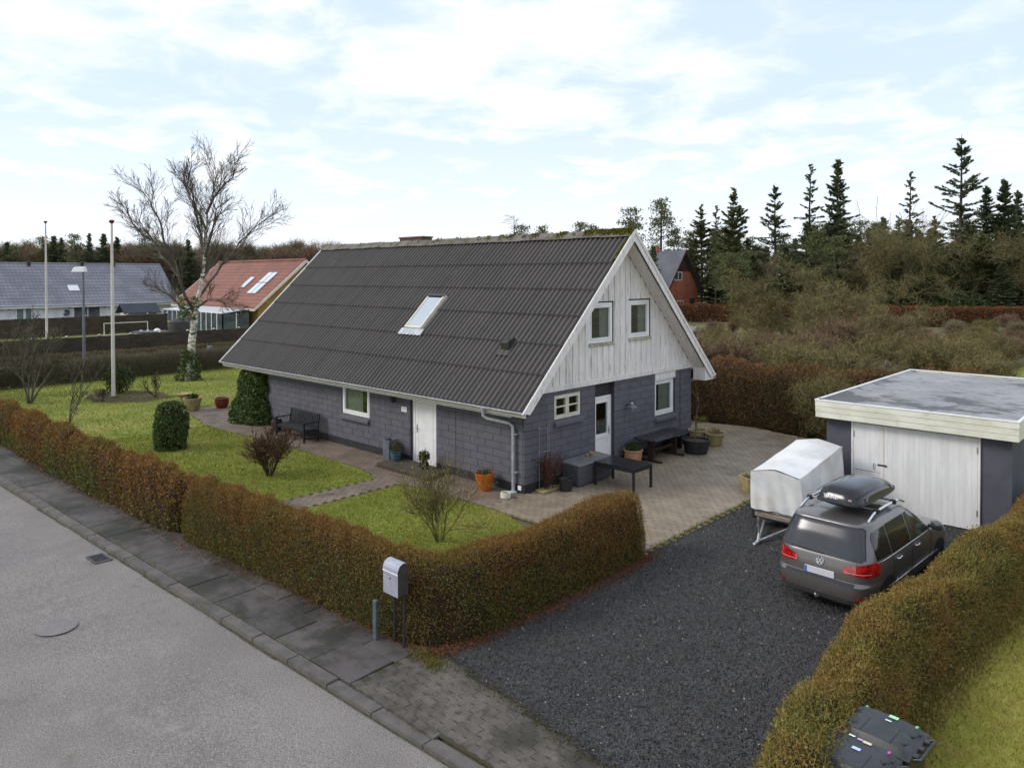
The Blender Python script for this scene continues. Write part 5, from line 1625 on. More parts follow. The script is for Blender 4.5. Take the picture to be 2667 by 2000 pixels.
# at the lawn edge
t_ = thing('bird_bath', 'pale stone bird bath on the lawn by the path', 'bird bath', (-19.62, -.67, .012))
MB().lathe([(.20, 0), (.20, .06), (.11, .10), (.09, .40), (.12, .46), (.16, .48)], (0, 0, 0), 20).build('pedestal', K['stonepot'], t_, smooth=30)
MB().lathe([(.14, .47), (.34, .53), (.39, .60), (.36, .60), (.30, .56), (0, .54)], (0, 0, 0), 24, cap1=False).build('basin', K['stonepot'], t_, smooth=30)
t_ = pot('plant_pot', 'wide sandstone coloured pot with dark sprouts on the path', 'pot', (-18.45, -.74, .022), [(.24, 0), (.26, .04), (.33, .38), (.38, .46), (.40, .54), (.35, .54), (.33, .46)], K['stonepot'], (.33, .45))
foliage_ball(t_, (0, 0, .58), .26, .12, 160, .12, K['evergreen'], asp=.5, vert=1.5)
pot('plant_pot', 'red brown glazed pot with pale rim on the path', 'pot', (-18.2, .42, .022), [(.20, 0), (.26, .10), (.30, .25), (.29, .40), (.30, .43), (.26, .43), (.25, .38)], mat('oxblood_glaze', S(122, 50, 34), S(100, 40, 28), 6, rough=.35, stains=((S(176, 140, 100), 3, .62, .72, .5),)), (.25, .37))
# by the gable
K['resin'] = mat('grey_resin', S(92, 92, 96), S(80, 80, 84), 4, rough=.5)
K['resin_top'] = mat('grey_resin_lid', S(120, 119, 120), S(106, 105, 106), 4, rough=.4, stains=((S(142, 140, 138), 3, .58, .72, .5),))
t_ = thing('storage_box', 'grey resin cushion box below the small cream window', 'storage box', (.10, 1.42, .024))
SW, SLn, SH = .58, 1.52, .56
MB().box(0, SW, 0, SLn, .02, SH).build('body', K['resin'], t_, bevel=.015)
for i in range(6):
    for half in (0, 1):
        MB().box(SW, SW + .010, .05 + half * .745, .715 + half * .745, .07 + i * .075, .135 + i * .075).build('lath', K['resin'], t_, bevel=.004)
for i in range(6): MB().box(.05, SW - .05, -.010, .0, .07 + i * .075, .135 + i * .075).build('lath', K['resin'], t_, bevel=.004)
b = MB(); b.slab([(-.02, -.03, SH), (SW + .03, -.03, SH), (SW + .03, -.03, SH + .035), (-.02, -.03, SH + .075)], (0, SLn + .06, 0)); b.build('lid', K['resin_top'], t_, bevel=.012)
t2 = thing('decor_cups', 'two small grey cups standing on the cushion box lid', 'cups', (.28, 2.32, .024 + SH + .058))
for (x, y, r_, h) in ((0, 0, .05, .08), (.03, .16, .085, .11)): MB().lathe([(r_ * .7, 0), (r_, h * .6), (r_ * .95, h), (r_ * .8, h), (r_ * .7, h * .7)], (x, y, 0), 16, cap1=False).build('cup', K['stonepot'], t2, smooth=30)
t_ = thing('wire_trellis', 'thin steel wire trellis standing at the house corner', 'trellis', (.10, .48, .024))
for (x, y) in ((0, 0), (.12, .20), (0, .40)):
    MB().tube([(x, y, 0), (x, y, 1.72)], .009, 6).build('upright', K['steel'], t_)
for z in (.45, 1.05, 1.66): MB().tube([(0, -.05, z), (.12, .20, z), (0, .45, z)], .006, 6).build('tie', K['steel'], t_)
K['redtwig'] = mat('red_brown_twig', S(96, 58, 44), S(74, 50, 40), 5, rough=.9)
T_ = Tree(31)
P_ = dict(maxlev=2, seg=5, wig=.16, up=.12, kids=[7, 4], ratio=.5, ang=.55, rmin=.006)
for i in range(11): T_.grow((T_.r.gauss(0, .05), T_.r.gauss(0, .08), 0), (T_.r.gauss(.02, .12), T_.r.gauss(0, .16), 1), T_.r.uniform(.6, 1.0), .012, 0, P_)
t_ = thing('climbing_shrub', 'red brown twiggy climber growing up the wire trellis', 'shrub', (.24, .62, .024))
obj('twigs', T_.mesh('climber')[0], K['redtwig'], t_)
foliage_ball(t_, (0, 0, .5), .22, .42, 420, .05, leafmat('russet_leaf', [S(78, 44, 34), S(104, 62, 44), S(70, 60, 40)]))
b = MB().box(-.16, .16, -.30, .40, 0, .07); o = b.build('edging_stones', K['stonepot'], t_, bevel=.02)
t_ = thing('wire_basket', 'black wicker basket in front of the cushion box', 'basket', (.58, 1.00, .024))
MB().lathe([(.15, 0), (.19, .30), (.205, .31), (.19, .32), (.17, .28), (.13, .04)], (0, 0, 0), 22, cap1=False).build('weave', mat('black_wicker', S(34, 33, 34), S(60, 58, 56), 60, rough=.6, bump=.6, bscale=90), t_, smooth=30)
foliage_ball(t_, (0, 0, .25), .13, .06, 120, .06, K['dryplant'])
def table_legs(t_, w, d, h, leg, m):
    for x in (leg / 2, w - leg / 2):
        for y in (leg / 2, d - leg / 2): MB().box(x - leg / 2, x + leg / 2, y - leg / 2, y + leg / 2, 0, h).build('leg', m, t_, bevel=.004)
t_ = thing('garden_table', 'low black slatted table behind the driveway hedge', 'table', (.78, 1.95, .024))
tw, td, thh = 1.30, .88, .62
table_legs(t_, tw, td, thh, .06, K['black'])
MB().box(.06, tw - .06, .01, .04, thh - .09, thh).box(.06, tw - .06, td - .04, td - .01, thh - .09, thh).box(.01, .04, .06, td - .06, thh - .09, thh).box(tw - .04, tw - .01, .06, td - .06, thh - .09, thh).build('apron', K['black'], t_)
for i in range(9): MB().box(0, tw, .0 + i * td / 9 + .003, (i + 1) * td / 9 - .003, thh, thh + .025).build('top_slat', K['black_wet'], t_, bevel=.004)
t_ = thing('trestle_table', 'long dark plank table on cross feet beside the gable', 'table', (.14, 4.72, .024))
tw, td, thh = .82, 2.15, .70
for i in range(6): MB().box(i * tw / 6 + .004, (i + 1) * tw / 6 - .004, 0 if i not in (0, 5) else .06, td if i not in (0, 5) else td - .06, thh, thh + .035).build('plank', K['black_wet'], t_, bevel=.006)
wd_ = mat('dark_stained_wood', S(66, 48, 36), S(46, 34, 28), 6, rough=.6, stretch=(4, 4, .6))
for y in (.42, td - .45):
    MB().box(.30, .52, y - .04, y + .04, .06, thh - .05).build('trestle', wd_, t_, bevel=.006)
    MB().box(.02, .80, y - .045, y + .045, 0, .06).build('foot', wd_, t_, bevel=.01)
    MB().box(.10, .72, y - .04, y + .04, thh - .05, thh - .004).build('bearer', wd_, t_)
MB().box(.385, .435, .42, td - .45, .28, .38).build('stretcher', wd_, t_, bevel=.006)
t_ = thing('wall_bench', 'dark plank bench behind the trestle table', 'bench', (.08, 6.4, .024))
MB().box(0, .30, 0, 1.0, .42, .46).build('seat', K['black_wet'], t_, bevel=.006); [MB().box(.02, .28, q, q + .05, 0, .42).build('leg', wd_, t_) for q in (.1, .85)]
t_ = pot('plant_pot', 'terracotta pot with low green heather by the gable door', 'pot', (.36, 4.45, .024), [(.17, 0), (.23, .10), (.27, .28), (.265, .40), (.30, .43), (.30, .47), (.26, .47), (.25, .42)], K['clay'], (.25, .42))
foliage_ball(t_, (0, 0, .56), .29, .13, 900, .07, K['evergreen'], asp=.25, vert=1.0)
tubm = mat('tub_black', S(38, 40, 42), S(50, 52, 52), 6, rough=.5)
t_ = pot('barrel_tub', 'black half barrel tub with a slim bare tree', 'tub', (.98, 7.1, .024), [(.34, 0), (.36, .05), (.43, .40), (.445, .44), (.41, .44), (.40, .40)], tubm, (.405, .37))
for z in (.10, .33): MB().lathe([(.36 + z * .19, z), (.368 + z * .19, z + .035)], (0, 0, 0), 28, cap0=False, cap1=False).build('hoop', K['darkmetal'], t_)
T_ = Tree(8)
T_.limb([(-.05, 0, .36), (-.02, .02, .8), (.0, .0, 1.2), (.08, .02, 1.6), (.02, .0, 1.95)], .022, .012)
P_ = dict(maxlev=1, seg=4, wig=.2, up=.05, kids=[4], ratio=.5, ang=.8, rmin=.006)
T_.sprout(T_.lines[0][0], T_.lines[0][1], 1.2, 0, P_, .5)
obj('slim_tree', T_.mesh('slim')[0], mat('young_bark', S(92, 64, 50), S(120, 112, 80), 6, rough=.9), t_)
foliage_ball(t_, (.0, .3, 1.05), .28, .12, 130, .07, K['weed'])
pot('plant_pot', 'pale stone pot nearer the house, behind the barrel tub', 'pot', (.32, 8.35, .024), [(.20, 0), (.24, .1), (.30, .40), (.33, .42), (.33, .47), (.27, .47), (.26, .40)], K['stonepot'], (.26, .4))
t_ = pot('plant_pot', 'pale rimmed pot with dry grass behind the barrel tub', 'pot', (.92, 8.45, .024), [(.20, 0), (.24, .1), (.30, .36), (.35, .38), (.35, .43), (.29, .43), (.28, .36)], K['stonepot'], (.28, .36))
foliage_ball(t_, (0, 0, .5), .22, .12, 160, .1, leafmat('straw', [S(150, 130, 80), S(120, 104, 64)]), asp=.15, vert=1.5)
t_ = pot('hexagonal_planter', 'six sided mossy concrete planter beside the trailer', 'planter', (4.22, 4.42, .024), [(.36, 0), (.42, .38), (.36, .38), (.34, .32)], K['stonepot'], (.35, .32), 6)
t_ = thing('washing_line_post', 'brown post with pale cross arm behind the house corner', 'post', (-.55, 9.8, .024))
MB().tube([(0, 0, 0), (0, 0, 1.95)], .035, 8).build('post', K['redtwig'], t_)
MB().tube([(-.62, -.3, 1.86), (.62, .3, 2.02)], .022, 8).build('cross_arm', K['alu'], t_)
K['bt_wood'] = mat('grey_weathered_wood', S(150, 142, 130), S(120, 112, 100), 4, rough=.9)
t_ = thing('bird_table', 'weathered white bird table on a post in the back garden', 'bird table', (-7.6, 21.3, 0))
MB().tube([(0, 0, 0), (0, 0, 2.3)], .06, 8).build('post', K['bt_wood'], t_)
MB().box(-.55, .55, -.4, .4, 2.3, 2.36).build('tray', K['bt_wood'], t_)
MB().box(-.42, -.36, -.3, -.24, 2.36, 2.72).box(.36, .42, -.3, -.24, 2.36, 2.72).box(-.42, -.36, .24, .3, 2.36, 2.72).box(.36, .42, .24, .3, 2.36, 2.72).build('roof_posts', K['bt_wood'], t_)
MB().slab([(-.6, -.5, 2.72), (-.6, .5, 2.72), (-.6, 0, 2.98)], (1.2, 0, 0)).build('roof', K['bt_wood'], t_)
# ------------------------------------------------------------------ hedges
def at(px, py, depth):
    """world point seen at photo pixel (2667 wide) at a given distance along the view axis"""
    return CAM + (fw + rt * ((px - 1333.5) / FOC) - up * ((py - CYP) / FOC)) * depth

def lump(P, sc=1.0, seed=0.0):
    return (np.sin(P[:, 0] * 2.1 * sc + seed) * np.sin(P[:, 1] * 1.7 * sc + 1.3 + seed) + .6 * np.sin(P[:, 0] * 5.3 * sc + 2 + P[:, 2] * 3) * np.sin(P[:, 1] * 4.7 * sc + P[:, 2] * 2 + seed)
            + .4 * np.sin(P[:, 0] * 11 * sc + P[:, 2] * 7 + seed))
def hedge(name, label, path, hw, h, dens, leaf, mleaf, mtwig, expo=3.0, core=True, twigs=.25, twlen=.16, twup=.9, zb=0.0, hvar=.06, seed=0.0, tww=.005, cat='hedge', aspect=.4, group=None, deep=.13):
    path = np.array(path, float)
    sg = np.diff(path, axis=0); ln = np.linalg.norm(sg, axis=1); cum = np.concatenate([[0], np.cumsum(ln)])
    tot = cum[-1]
    ud = sg / ln[:, None]
    tv = np.vstack([ud[:1], unit(ud[:-1] + ud[1:]), ud[-1:]])      # tangents at the path points, so that bends stay closed
    t_ = thing(name, label, cat, (float(path[0, 0]), float(path[0, 1]), zb), 0, group)
    org = np.array([path[0, 0], path[0, 1], zb])
    def surf(s, ph, k=1.0):
        i = np.clip(np.searchsorted(cum, s, side='right') - 1, 0, len(ln) - 1)
        f = (s - cum[i]) / ln[i]
        c = path[i] * (1 - f[:, None]) + path[i + 1] * f[:, None]
        d = unit(tv[i] * (1 - f[:, None]) + tv[i + 1] * f[:, None])
        nrm = np.column_stack([-d[:, 1], d[:, 0]])
        cs_, sn_ = np.cos(ph), np.sin(ph)
        rx = np.sign(cs_) * np.abs(cs_) ** (2 / expo); rz = np.abs(sn_) ** (2 / expo)
        endk = np.clip(np.minimum(s, tot - s) / (hw * .8), 0, 1); endk = .35 + .65 * np.sqrt(np.clip(endk * (2 - endk), 0, 1))
        P = np.column_stack([c[:, 0], c[:, 1], np.zeros(len(s))])
        lm = 1 + hvar * lump(np.column_stack([c[:, 0] + rx * .4, c[:, 1] + rx * .3, rz]), 1.0, seed)
        out = np.column_stack([c + nrm * (rx * hw * k * lm * endk)[:, None], rz * h * k * lm * (.6 + .4 * endk)])
        nz = np.column_stack([nrm * (rx)[:, None], np.maximum(rz, .05) * .9])
        return out, unit(nz)
    per = 2 * h + 2 * hw * .9
    n = int(dens * tot * per)
    pa = np.linspace(0.0005, math.pi - .0005, 4000)
    ax_ = np.sign(np.cos(pa)) * np.abs(np.cos(pa)) ** (2 / expo) * hw; az_ = np.abs(np.sin(pa)) ** (2 / expo) * h
    arc = np.concatenate([[0], np.cumsum(np.hypot(np.diff(ax_), np.diff(az_)))])
    def rph(k): return np.interp(NR.uniform(0, arc[-1], k), arc, pa)
    s = NR.uniform(0, tot, n); ph = rph(n)
    # even out: superellipse angle crowds the corners, so mix in uniform side samples
    P, nn = surf(s, ph)
    off = NR.normal(0, .035, n) - NR.exponential(deep * .35, n)
    P = P + nn * off[:, None]
    P[:, 2] = np.maximum(P[:, 2], .01)
    V, F = leaf_quads(P + np.array([0, 0, zb]) - org, leaf, aspect, vert=.12, upb=nn * .15)
    obj('foliage', np_mesh('hedge_foliage', V, F), mleaf, t_)
    m_ = int(n * twigs)
    s = NR.uniform(0, tot, m_); ph = rph(m_)
    P, nn = surf(s, ph, .97)
    D = nn * .6 + NR.normal(0, .35, (m_, 3)) + np.array([0, 0, twup])
    V, F = twig_tris(P + np.array([0, 0, zb]) - org, D, twlen, tww)
    obj('twigs', np_mesh('hedge_twigs', V, F), mtwig, t_)
    if core:
        ns, npz = max(8, int(tot * 4)), 18
        S_, PH = np.meshgrid(np.linspace(0, tot, ns), np.interp(np.linspace(0, arc[-1], npz), arc, pa), indexing='ij')
        Q, _ = surf(np.clip(S_.ravel(), 0, tot - 1e-4), PH.ravel(), .90)
        Q = Q + NR.normal(0, .015, Q.shape) + np.array([0, 0, zb]) - org
        idx = np.arange(ns * npz).reshape(ns, npz)
        F = np.stack([idx[:-1, :-1], idx[1:, :-1], idx[1:, 1:], idx[:-1, 1:]], -1).reshape(-1, 4)
        obj('core_filler', np_mesh('hedge_core', Q, F), K['core'] if core is True else core, t_)  # solid brown core added inside the foliage to block light
    return t_
brown = [S(100, 68, 33), S(130, 90, 45), S(154, 111, 57), S(128, 108, 56)]
olive = [S(72, 80, 32), S(98, 108, 45), S(128, 130, 64), S(100, 88, 45)]
green = [S(64, 76, 29), S(92, 105, 42), S(122, 128, 60), S(88, 80, 38)]
K['h_street'] = leafmat('hedge_leaf_street', olive, brown, .55, .42, .64, trans=.25, zcol=(.3, 1.5))
K['h_left'] = leafmat('hedge_leaf_left', green, brown, .40, .36, .56, trans=.25, zcol=(.2, 1.3))
K['h_drive'] = leafmat('hedge_leaf_drive', [S(72, 80, 32), S(100, 110, 46), S(132, 132, 66), S(104, 92, 46)], [S(106, 76, 36), S(136, 100, 49), S(160, 122, 65), S(128, 112, 56)], .6, .42, .64, trans=.25, zcol=(.2, 1.4))
K['h_right'] = leafmat('hedge_leaf_right', [S(80, 84, 34), S(112, 114, 49), S(144, 138, 70), S(110, 95, 46)], [S(106, 78, 36), S(136, 102, 50), S(160, 124, 67), S(130, 114, 57)], .7, .40, .62, trans=.25)
K['tw_brown'] = leafmat('shoot_brown', [S(84, 54, 26), S(120, 78, 38), S(146, 104, 56)], trans=.1)
K['tw_pale'] = leafmat('shoot_straw', [S(104, 82, 44), S(146, 120, 66), S(170, 146, 88)], trans=.1)
hedge('corner_hedge', 'brown and green hedge turning the corner at the mailbox from pavement to drive', [(-3.45, -7.08), (0, -6.86), (2.5, -6.70), (3.6, -6.60), (3.95, -6.50), (4.18, -6.25), (4.25, -5.9), (4.28, -5), (4.28, -3.5), (4.26, -1.32)], .43, 1.27, 5000, .028, K['h_drive'], K['tw_brown'], 3.2, seed=1.0, twlen=.10, twigs=.13, aspect=.55, twup=.5)
hedge('street_hedge', 'long hedge along the pavement beside the wide lawn', [(-40, -8.6), (-26, -7.85), (-16, -7.50), (-9.6, -7.42), (-3.75, -7.12)], .43, 1.25, 1250, .055, K['h_left'], K['tw_brown'], 3.2, seed=4.0, twlen=.10, tww=.008, hvar=.09, twigs=.10, aspect=.55, twup=.5)
hedge('boundary_hedge', 'shaggy rounded hedge between car and neighbouring lawn', [(10.35, -8.4), (10.12, -7), (9.92, -6), (9.75, -4.5), (9.70, -3.5), (9.82, -2.2), (10.0, -.8), (10.2, 1.8), (10.5, 4.8), (10.8, 6.5)], .46, 1.14, 4500, .034, K['h_right'], K['tw_pale'], 2.5, seed=2.2, twlen=.10, hvar=.08, deep=.16, twigs=.12, aspect=.5, twup=.35)
K['h_back'] = leafmat('hedge_leaf_back', [S(60, 54, 28), S(84, 72, 38), S(106, 86, 48), S(68, 66, 32)], [S(98, 70, 42), S(124, 90, 54), S(146, 112, 70)], .5, .42, .62, trans=.2, zcol=(.8, 2.4))
hedge('back_hedge', 'tall russet hedge behind the patio', [(-7.5, 11.9), (-1.6, 12.9), (2.6, 12.8), (4.6, 14.0), (9.5, 15.5)], .85, 2.35, 1000, .062, K['h_back'], K['tw_brown'], 3.0, seed=3.3, twlen=.14, tww=.007, twigs=.12, aspect=.5)
hedge('low_hedge', 'low olive hedge between patio and garage wall', [(5.15, 6.2), (5.05, 8.0), (4.55, 10.2)], .42, .85, 1800, .045, K['h_drive'], K['tw_brown'], 2.6, seed=5.5)
K['h_grey'] = leafmat('bare_hedge_twig', [S(92, 84, 66), S(122, 112, 92), S(150, 140, 120), S(78, 76, 48)], trans=.1)
hedge('bare_hedge', 'thin leafless grey hedge at the far edge of the lawn', [(-31.8, -7.2), (-31.9, 0), (-31.8, 8), (-31.7, 18)], .45, 1.0, 420, .06, leafmat('sparse_hedge_leaf', [S(60, 66, 30), S(92, 88, 50), S(120, 108, 70)]), K['h_grey'], 2.6, core=False, twigs=3.2, twlen=.42, tww=.010, seed=6.1)
hedge('fence_hedge', 'low rusty brown hedge along the near plank fence', [(-39.7, -8), (-39.7, 4), (-39.6, 20)], .7, .85, 320, .10, leafmat('rusty_hedge_leaf', [S(82, 74, 38), S(104, 88, 48), S(124, 102, 58), S(92, 90, 48)]), K['h_grey'], 2.6, seed=8.0, twlen=.12, tww=.012)
K['beech'] = leafmat('beech_leaf', [S(88, 48, 28), S(122, 70, 40), S(150, 92, 56), S(104, 60, 36)], trans=.2)
bh = [at(1650, 800, 92), at(1763, 800, 92), at(2134, 800, 90), at(2423, 800, 82), at(2750, 800, 84)]
hedge('beech_hedge', 'copper brown beech hedge across the end of the back garden', [(p.x, p.y) for p in bh], .7, 2.15, 110, .16, K['beech'], K['tw_brown'], 4.0, seed=9.0, twlen=.2, tww=.02, aspect=.6)

# ------------------------------------------------------------------ ivy
def ivy(name, label, loc, fn, n, size, cat='ivy', core=None):
    t_ = thing(name, label, cat, loc)
    P, nn = fn(n)
    V, F = leaf_quads(P, size, .75, upb=nn * .3)
    obj('leaves', np_mesh('ivy_leaves', V, F), K['ivy'], t_)
    if core:
        core(t_)
    return t_
def ivy_corner(n):
    z = NR.uniform(0, 2.25, n); f = z / 2.25
    hwid = 1.30 - .62 * f ** .8; d = .75 - .45 * f
    cx_ = .15 * (1 - f)
    a = NR.uniform(math.pi, 2 * math.pi, n)
    r = 1 + .10 * np.sin(z * 5 + a * 3) + .07 * np.sin(z * 11 + a * 7) + NR.normal(0, .05, n)
    return np.column_stack([cx_ * -1 + hwid * np.cos(a) * r, d * np.sin(a) * r, z]), np.column_stack([np.cos(a), np.sin(a), np.full(n, .3)])
ivy('house_ivy', 'dense dark ivy climbing the far front corner of the house', (-14.25, -.02, .02), ivy_corner, 9000, .10,
    core=lambda t_: loft([[(hw_ * .82 * math.cos(a) - .15 * (1 - f), d_ * .82 * math.sin(a), z) for a in [math.pi + math.pi * i / 14 for i in range(15)]] for f, z, hw_, d_ in ((0, 0, 1.3, .75), (.5, 1.1, .95, .5), (1, 2.15, .66, .28))], True, True).build('core_filler', K['core'], t_))
def ivy_stump(n):
    u = NR.uniform(0, 1, n); a = NR.uniform(0, 2 * math.pi, n)
    z = np.where(u < .72, NR.uniform(0, 1.25, n), 1.25 + .38 * np.sqrt(np.maximum(0, 1 - NR.uniform(0, 1, n) ** 2)) * 1)
    rr2 = np.where(z > 1.25, .56 * np.sqrt(np.maximum(0, 1 - ((z - 1.25) / .40) ** 2)), .50 + .07 * np.sin(z * 2.2))
    r = rr2 * (1 + .08 * np.sin(a * 3 + z * 4)) + NR.normal(0, .035, n)
    return np.column_stack([r * np.cos(a), r * np.sin(a), z]), np.column_stack([np.cos(a), np.sin(a), (z > 1.2) * 1.0])
_b = ivy('ivy_bush', 'rounded ivy covered stump on the lawn behind the street hedge', (-12.02, -4.2, .01), ivy_stump, 6000, .085, 'bush',
    lambda t_: MB().lathe([(.42, 0), (.46, .6), (.46, 1.2), (.35, 1.45), (.1, 1.56)], (0, 0, 0), 16).build('core_filler', K['core'], t_))

_b.scale = (.86, .86, .95)

# ------------------------------------------------------------------ bare shrubs and trees of the front garden
def shrub(name, label, loc, seed, n_st, h, spread, m, lev=2, kids=(7, 5), r0=.018, rmin=.006, cat='shrub', buds=0, mb_=None, wig=.12, budsize=.03, upw=.06):
    T_ = Tree(seed)
    P_ = dict(maxlev=lev, seg=6, wig=wig, up=upw, kids=list(kids), ratio=.55, ang=.55, rmin=rmin)
    for i in range(n_st):
        a = T_.r.uniform(0, 6.28); rr2 = spread * T_.r.uniform(.2, 1)
        T_.grow((.06 * math.cos(a), .06 * math.sin(a), 0), (rr2 * math.cos(a), rr2 * math.sin(a), 1), h * T_.r.uniform(.7, 1.0), r0, 0, P_)
    t_ = thing(name, label, cat, loc)
    obj('twigs', T_.mesh('shrub_twigs')[0], m, t_)
    if buds:
        pts = [p for l in T_.lines if l[1][0] < r0 * .8 for p in l[0][1:]]
        P = np.array([pts[T_.r.randrange(len(pts))] for _ in range(buds)]) + NR.normal(0, .03, (buds, 3))
        V, F = leaf_quads(P, budsize, .5); obj('buds', np_mesh('buds', V, F), mb_, t_)
    return t_
K['bark_yellow'] = mat('yellow_green_bark', S(118, 108, 66), S(94, 84, 52), 6, rough=.9)
K['bark_brown'] = mat('brown_bark', S(88, 70, 52), S(68, 54, 42), 5, rough=.9)
K['bark_grey'] = mat('grey_bark', S(104, 96, 80), S(78, 72, 60), 4, rough=.9, stains=((S(116, 118, 84), 2, .55, .7, .6),))
K['bark_moss'] = mat('mossy_bark', S(100, 94, 66), S(78, 72, 50), 3, rough=.95, stains=((S(120, 114, 76), 2, .5, .65, .5),))
K['bud'] = leafmat('pale_bud', [S(150, 142, 84), S(122, 112, 60), S(176, 166, 110)], trans=.2)
K['russet'] = leafmat('russet_bud', [S(92, 62, 44), S(120, 84, 58), S(84, 78, 46)], trans=.2)
shrub('bare_shrub', 'bare yellow green shrub on the lawn behind the mailbox', (.95, -3.75, .01), 5, 12, 1.5, .6, K['bark_yellow'], 2, (9, 6), .012, .0045, buds=1800, mb_=K['bud'], budsize=.035)
shrub('bare_shrub', 'dense reddish brown shrub on the lawn below the bench', (-6.55, -3.65, .01), 6, 22, 1.15, .6, K['bark_brown'], 2, (8, 6), .014, .006, buds=4200, mb_=K['russet'], budsize=.05)
shrub('young_tree', 'thin young bare tree rising from the long street hedge', (-14.6, -6.6, .0), 7, 1, 2.6, .1, K['bark_grey'], 3, (9, 5, 3), .03, .007, cat='tree', wig=.1)
shrub('bare_shrub', 'larger bare fruit bush at the far left corner of the lawn', (-25.6, -5.0, .0), 8, 5, 3.0, .6, K['bark_grey'], 3, (7, 5, 4), .05, .010, buds=1500, mb_=leafmat('lichen', [S(110, 106, 70), S(84, 82, 52)]), budsize=.07)
shrub('bare_shrub', 'dense tangle of bare brush left of the flagpole hedge', (-29.6, -6.0, .0), 18, 8, 2.7, .7, K['bark_grey'], 3, (7, 5, 3), .04, .010, buds=1600, mb_=leafmat('brush_bits', [S(96, 90, 62), S(74, 66, 44)]), budsize=.08)
shrub('bare_shrub', 'small spidery bare shrub right of the flagpole', (-23.2, -.4, .01), 9, 6, 1.0, .9, K['bark_brown'], 2, (6, 4), .02, .008)
t_ = thing('evergreen_shrub', 'small dark evergreen bush behind the near flagpole', 'shrub', (-25.8, -1.2, .01))
foliage_ball(t_, (0, 0, .75), .75, .75, 2600, .11, K['evergreen'], vert=.6)
T_ = Tree(3)
for i in range(5): T_.limb([(0, 0, 0), (math.cos(i * 1.3) * .25, math.sin(i * 1.3) * .25, .7)], .03, .01)
obj('stems', T_.mesh('stems')[0], K['bark_brown'], t_)
shrub('bare_shrub', 'low brown shrub at the foot of the near flagpole', (-23.9, -2.6, .01), 10, 10, .55, 1.1, K['bark_brown'], 2, (5, 4), .012, .007)
sheet('flower_bed', [[(-26.6, -2.2), (-25.2, -2.9), (-23.6, -2.9), (-22.2, -1.4), (-22.6, .2), (-24.5, .3), (-26.4, -.4)]], .016, K['soil'], 'dark soil bed around the near flagpole')

# birch: main limbs follow the photograph, the rest branches at random
birch = thing('birch_tree', 'tall leafless birch with white trunk and ivy foot', 'tree', (-27.95, 3.14, 0))
U_ = Vector((math.cos(YAW), math.sin(YAW), 0)); W_ = Vector((-math.sin(YAW), math.cos(YAW), 0))
BR = random.Random(21)
def bp_(x, y, dz=0.0):
    """limb point from picture offsets (metres right of the foot, metres up), with some depth"""
    u = (x - 405) / 39.8 * (.84 if x < 405 else .92); z = (821 - y) / 39.8
    z = z if z < 3.8 else 3.8 + (z - 3.8) * .85
    return U_ * u + W_ * dz + Vector((0, 0, z))
TB = Tree(77)
limbs = [([(405, 823, 0), (408, 790, 0), (411, 755, 0), (415, 715, 0), (419, 690, 0), (422, 668, 0)], .25, .16),
         ([(422, 672, 0), (427, 630, .1), (432, 590, .2), (440, 540, .2), (445, 480, .1), (450, 410, 0), (470, 345, -.2), (497, 292, -.3)], .13, .018),
         ([(419, 676, 0), (402, 630, -.3), (392, 575, -.6), (378, 520, -.8), (360, 460, -1.0), (338, 410, -1.1), (318, 370, -1.2)], .095, .018),
         ([(424, 640, 0), (448, 595, .4), (470, 550, .8), (500, 512, 1.1), (528, 470, 1.3), (556, 440, 1.4), (580, 420, 1.5)], .08, .016),
         ([(416, 690, 0), (385, 665, .5), (350, 648, .9), (318, 622, 1.1), (285, 606, 1.3)], .10, .02),
         ([(393, 580, -.6), (360, 545, -.2), (325, 515, .2), (298, 478, .4), (262, 430, .6)], .09, .02),
         ([(436, 560, .2), (424, 500, .8), (408, 440, 1.2), (388, 380, 1.4), (362, 330, 1.5)], .10, .02),
         ([(449, 420, 0), (478, 380, -.6), (510, 345, -.9), (535, 310, -1.1)], .075, .02),
         ([(425, 660, 0), (462, 640, -.7), (500, 640, -1.2), (540, 665, -1.5)], .07, .018),
         ([(441, 530, .2), (470, 480, -.6), (490, 430, -1.1), (512, 400, -1.3)], .075, .02),
         ([(372, 505, -.8), (345, 490, -1.4), (305, 450, -1.8), (280, 400, -2.0)], .07, .018),
         ([(446, 460, .1), (430, 400, -.5), (420, 350, -.8), (432, 300, -.9)], .075, .018)]
PB = dict(maxlev=3, seg=8, wig=.10, up=.045, kids=[8, 6, 3], ratio=.58, ang=.52, rmin=.0075, tip=.3, cr=.42)
for k, (pts, r0, r1) in enumerate(limbs):
    P3 = [bp_(*p) for p in pts]
    fine_ = [P3[0]]
    for a, b2 in zip(P3[:-1], P3[1:]):
        m_ = a.lerp(b2, .5) + Vector((BR.gauss(0, .07), BR.gauss(0, .07), BR.gauss(0, .05))) * (1 if k else .2)
        fine_ += [m_, b2]
    TB.limb(fine_, r0, r1)
    if k:
        L_ = sum((b2 - a).length for a, b2 in zip(P3[:-1], P3[1:]))
        TB.sprout(TB.lines[-1][0], TB.lines[-1][1], 1.1 + L_ * .34, 0, dict(PB, kids=[int(8 + L_ * 2.6), 6, 3]), .24)
t = MT('birch_bark')
c = t.mix(t.mr(t.noise(1.6, 5, .6, (2, 2, 1)), .47, .56), S(196, 188, 172), S(226, 220, 206))
c = t.mix(t.mr(t.noise(2.6, 6, .7, (1, 1, 3.2)), .50, .57, 0, .92), c, S(58, 54, 46))
c = t.mix(t.mr(t.noise(.9, 4, .6), .56, .68, 0, .85), c, S(74, 76, 40))
t.set(col=c, rough=.85); K['birch'] = t.m
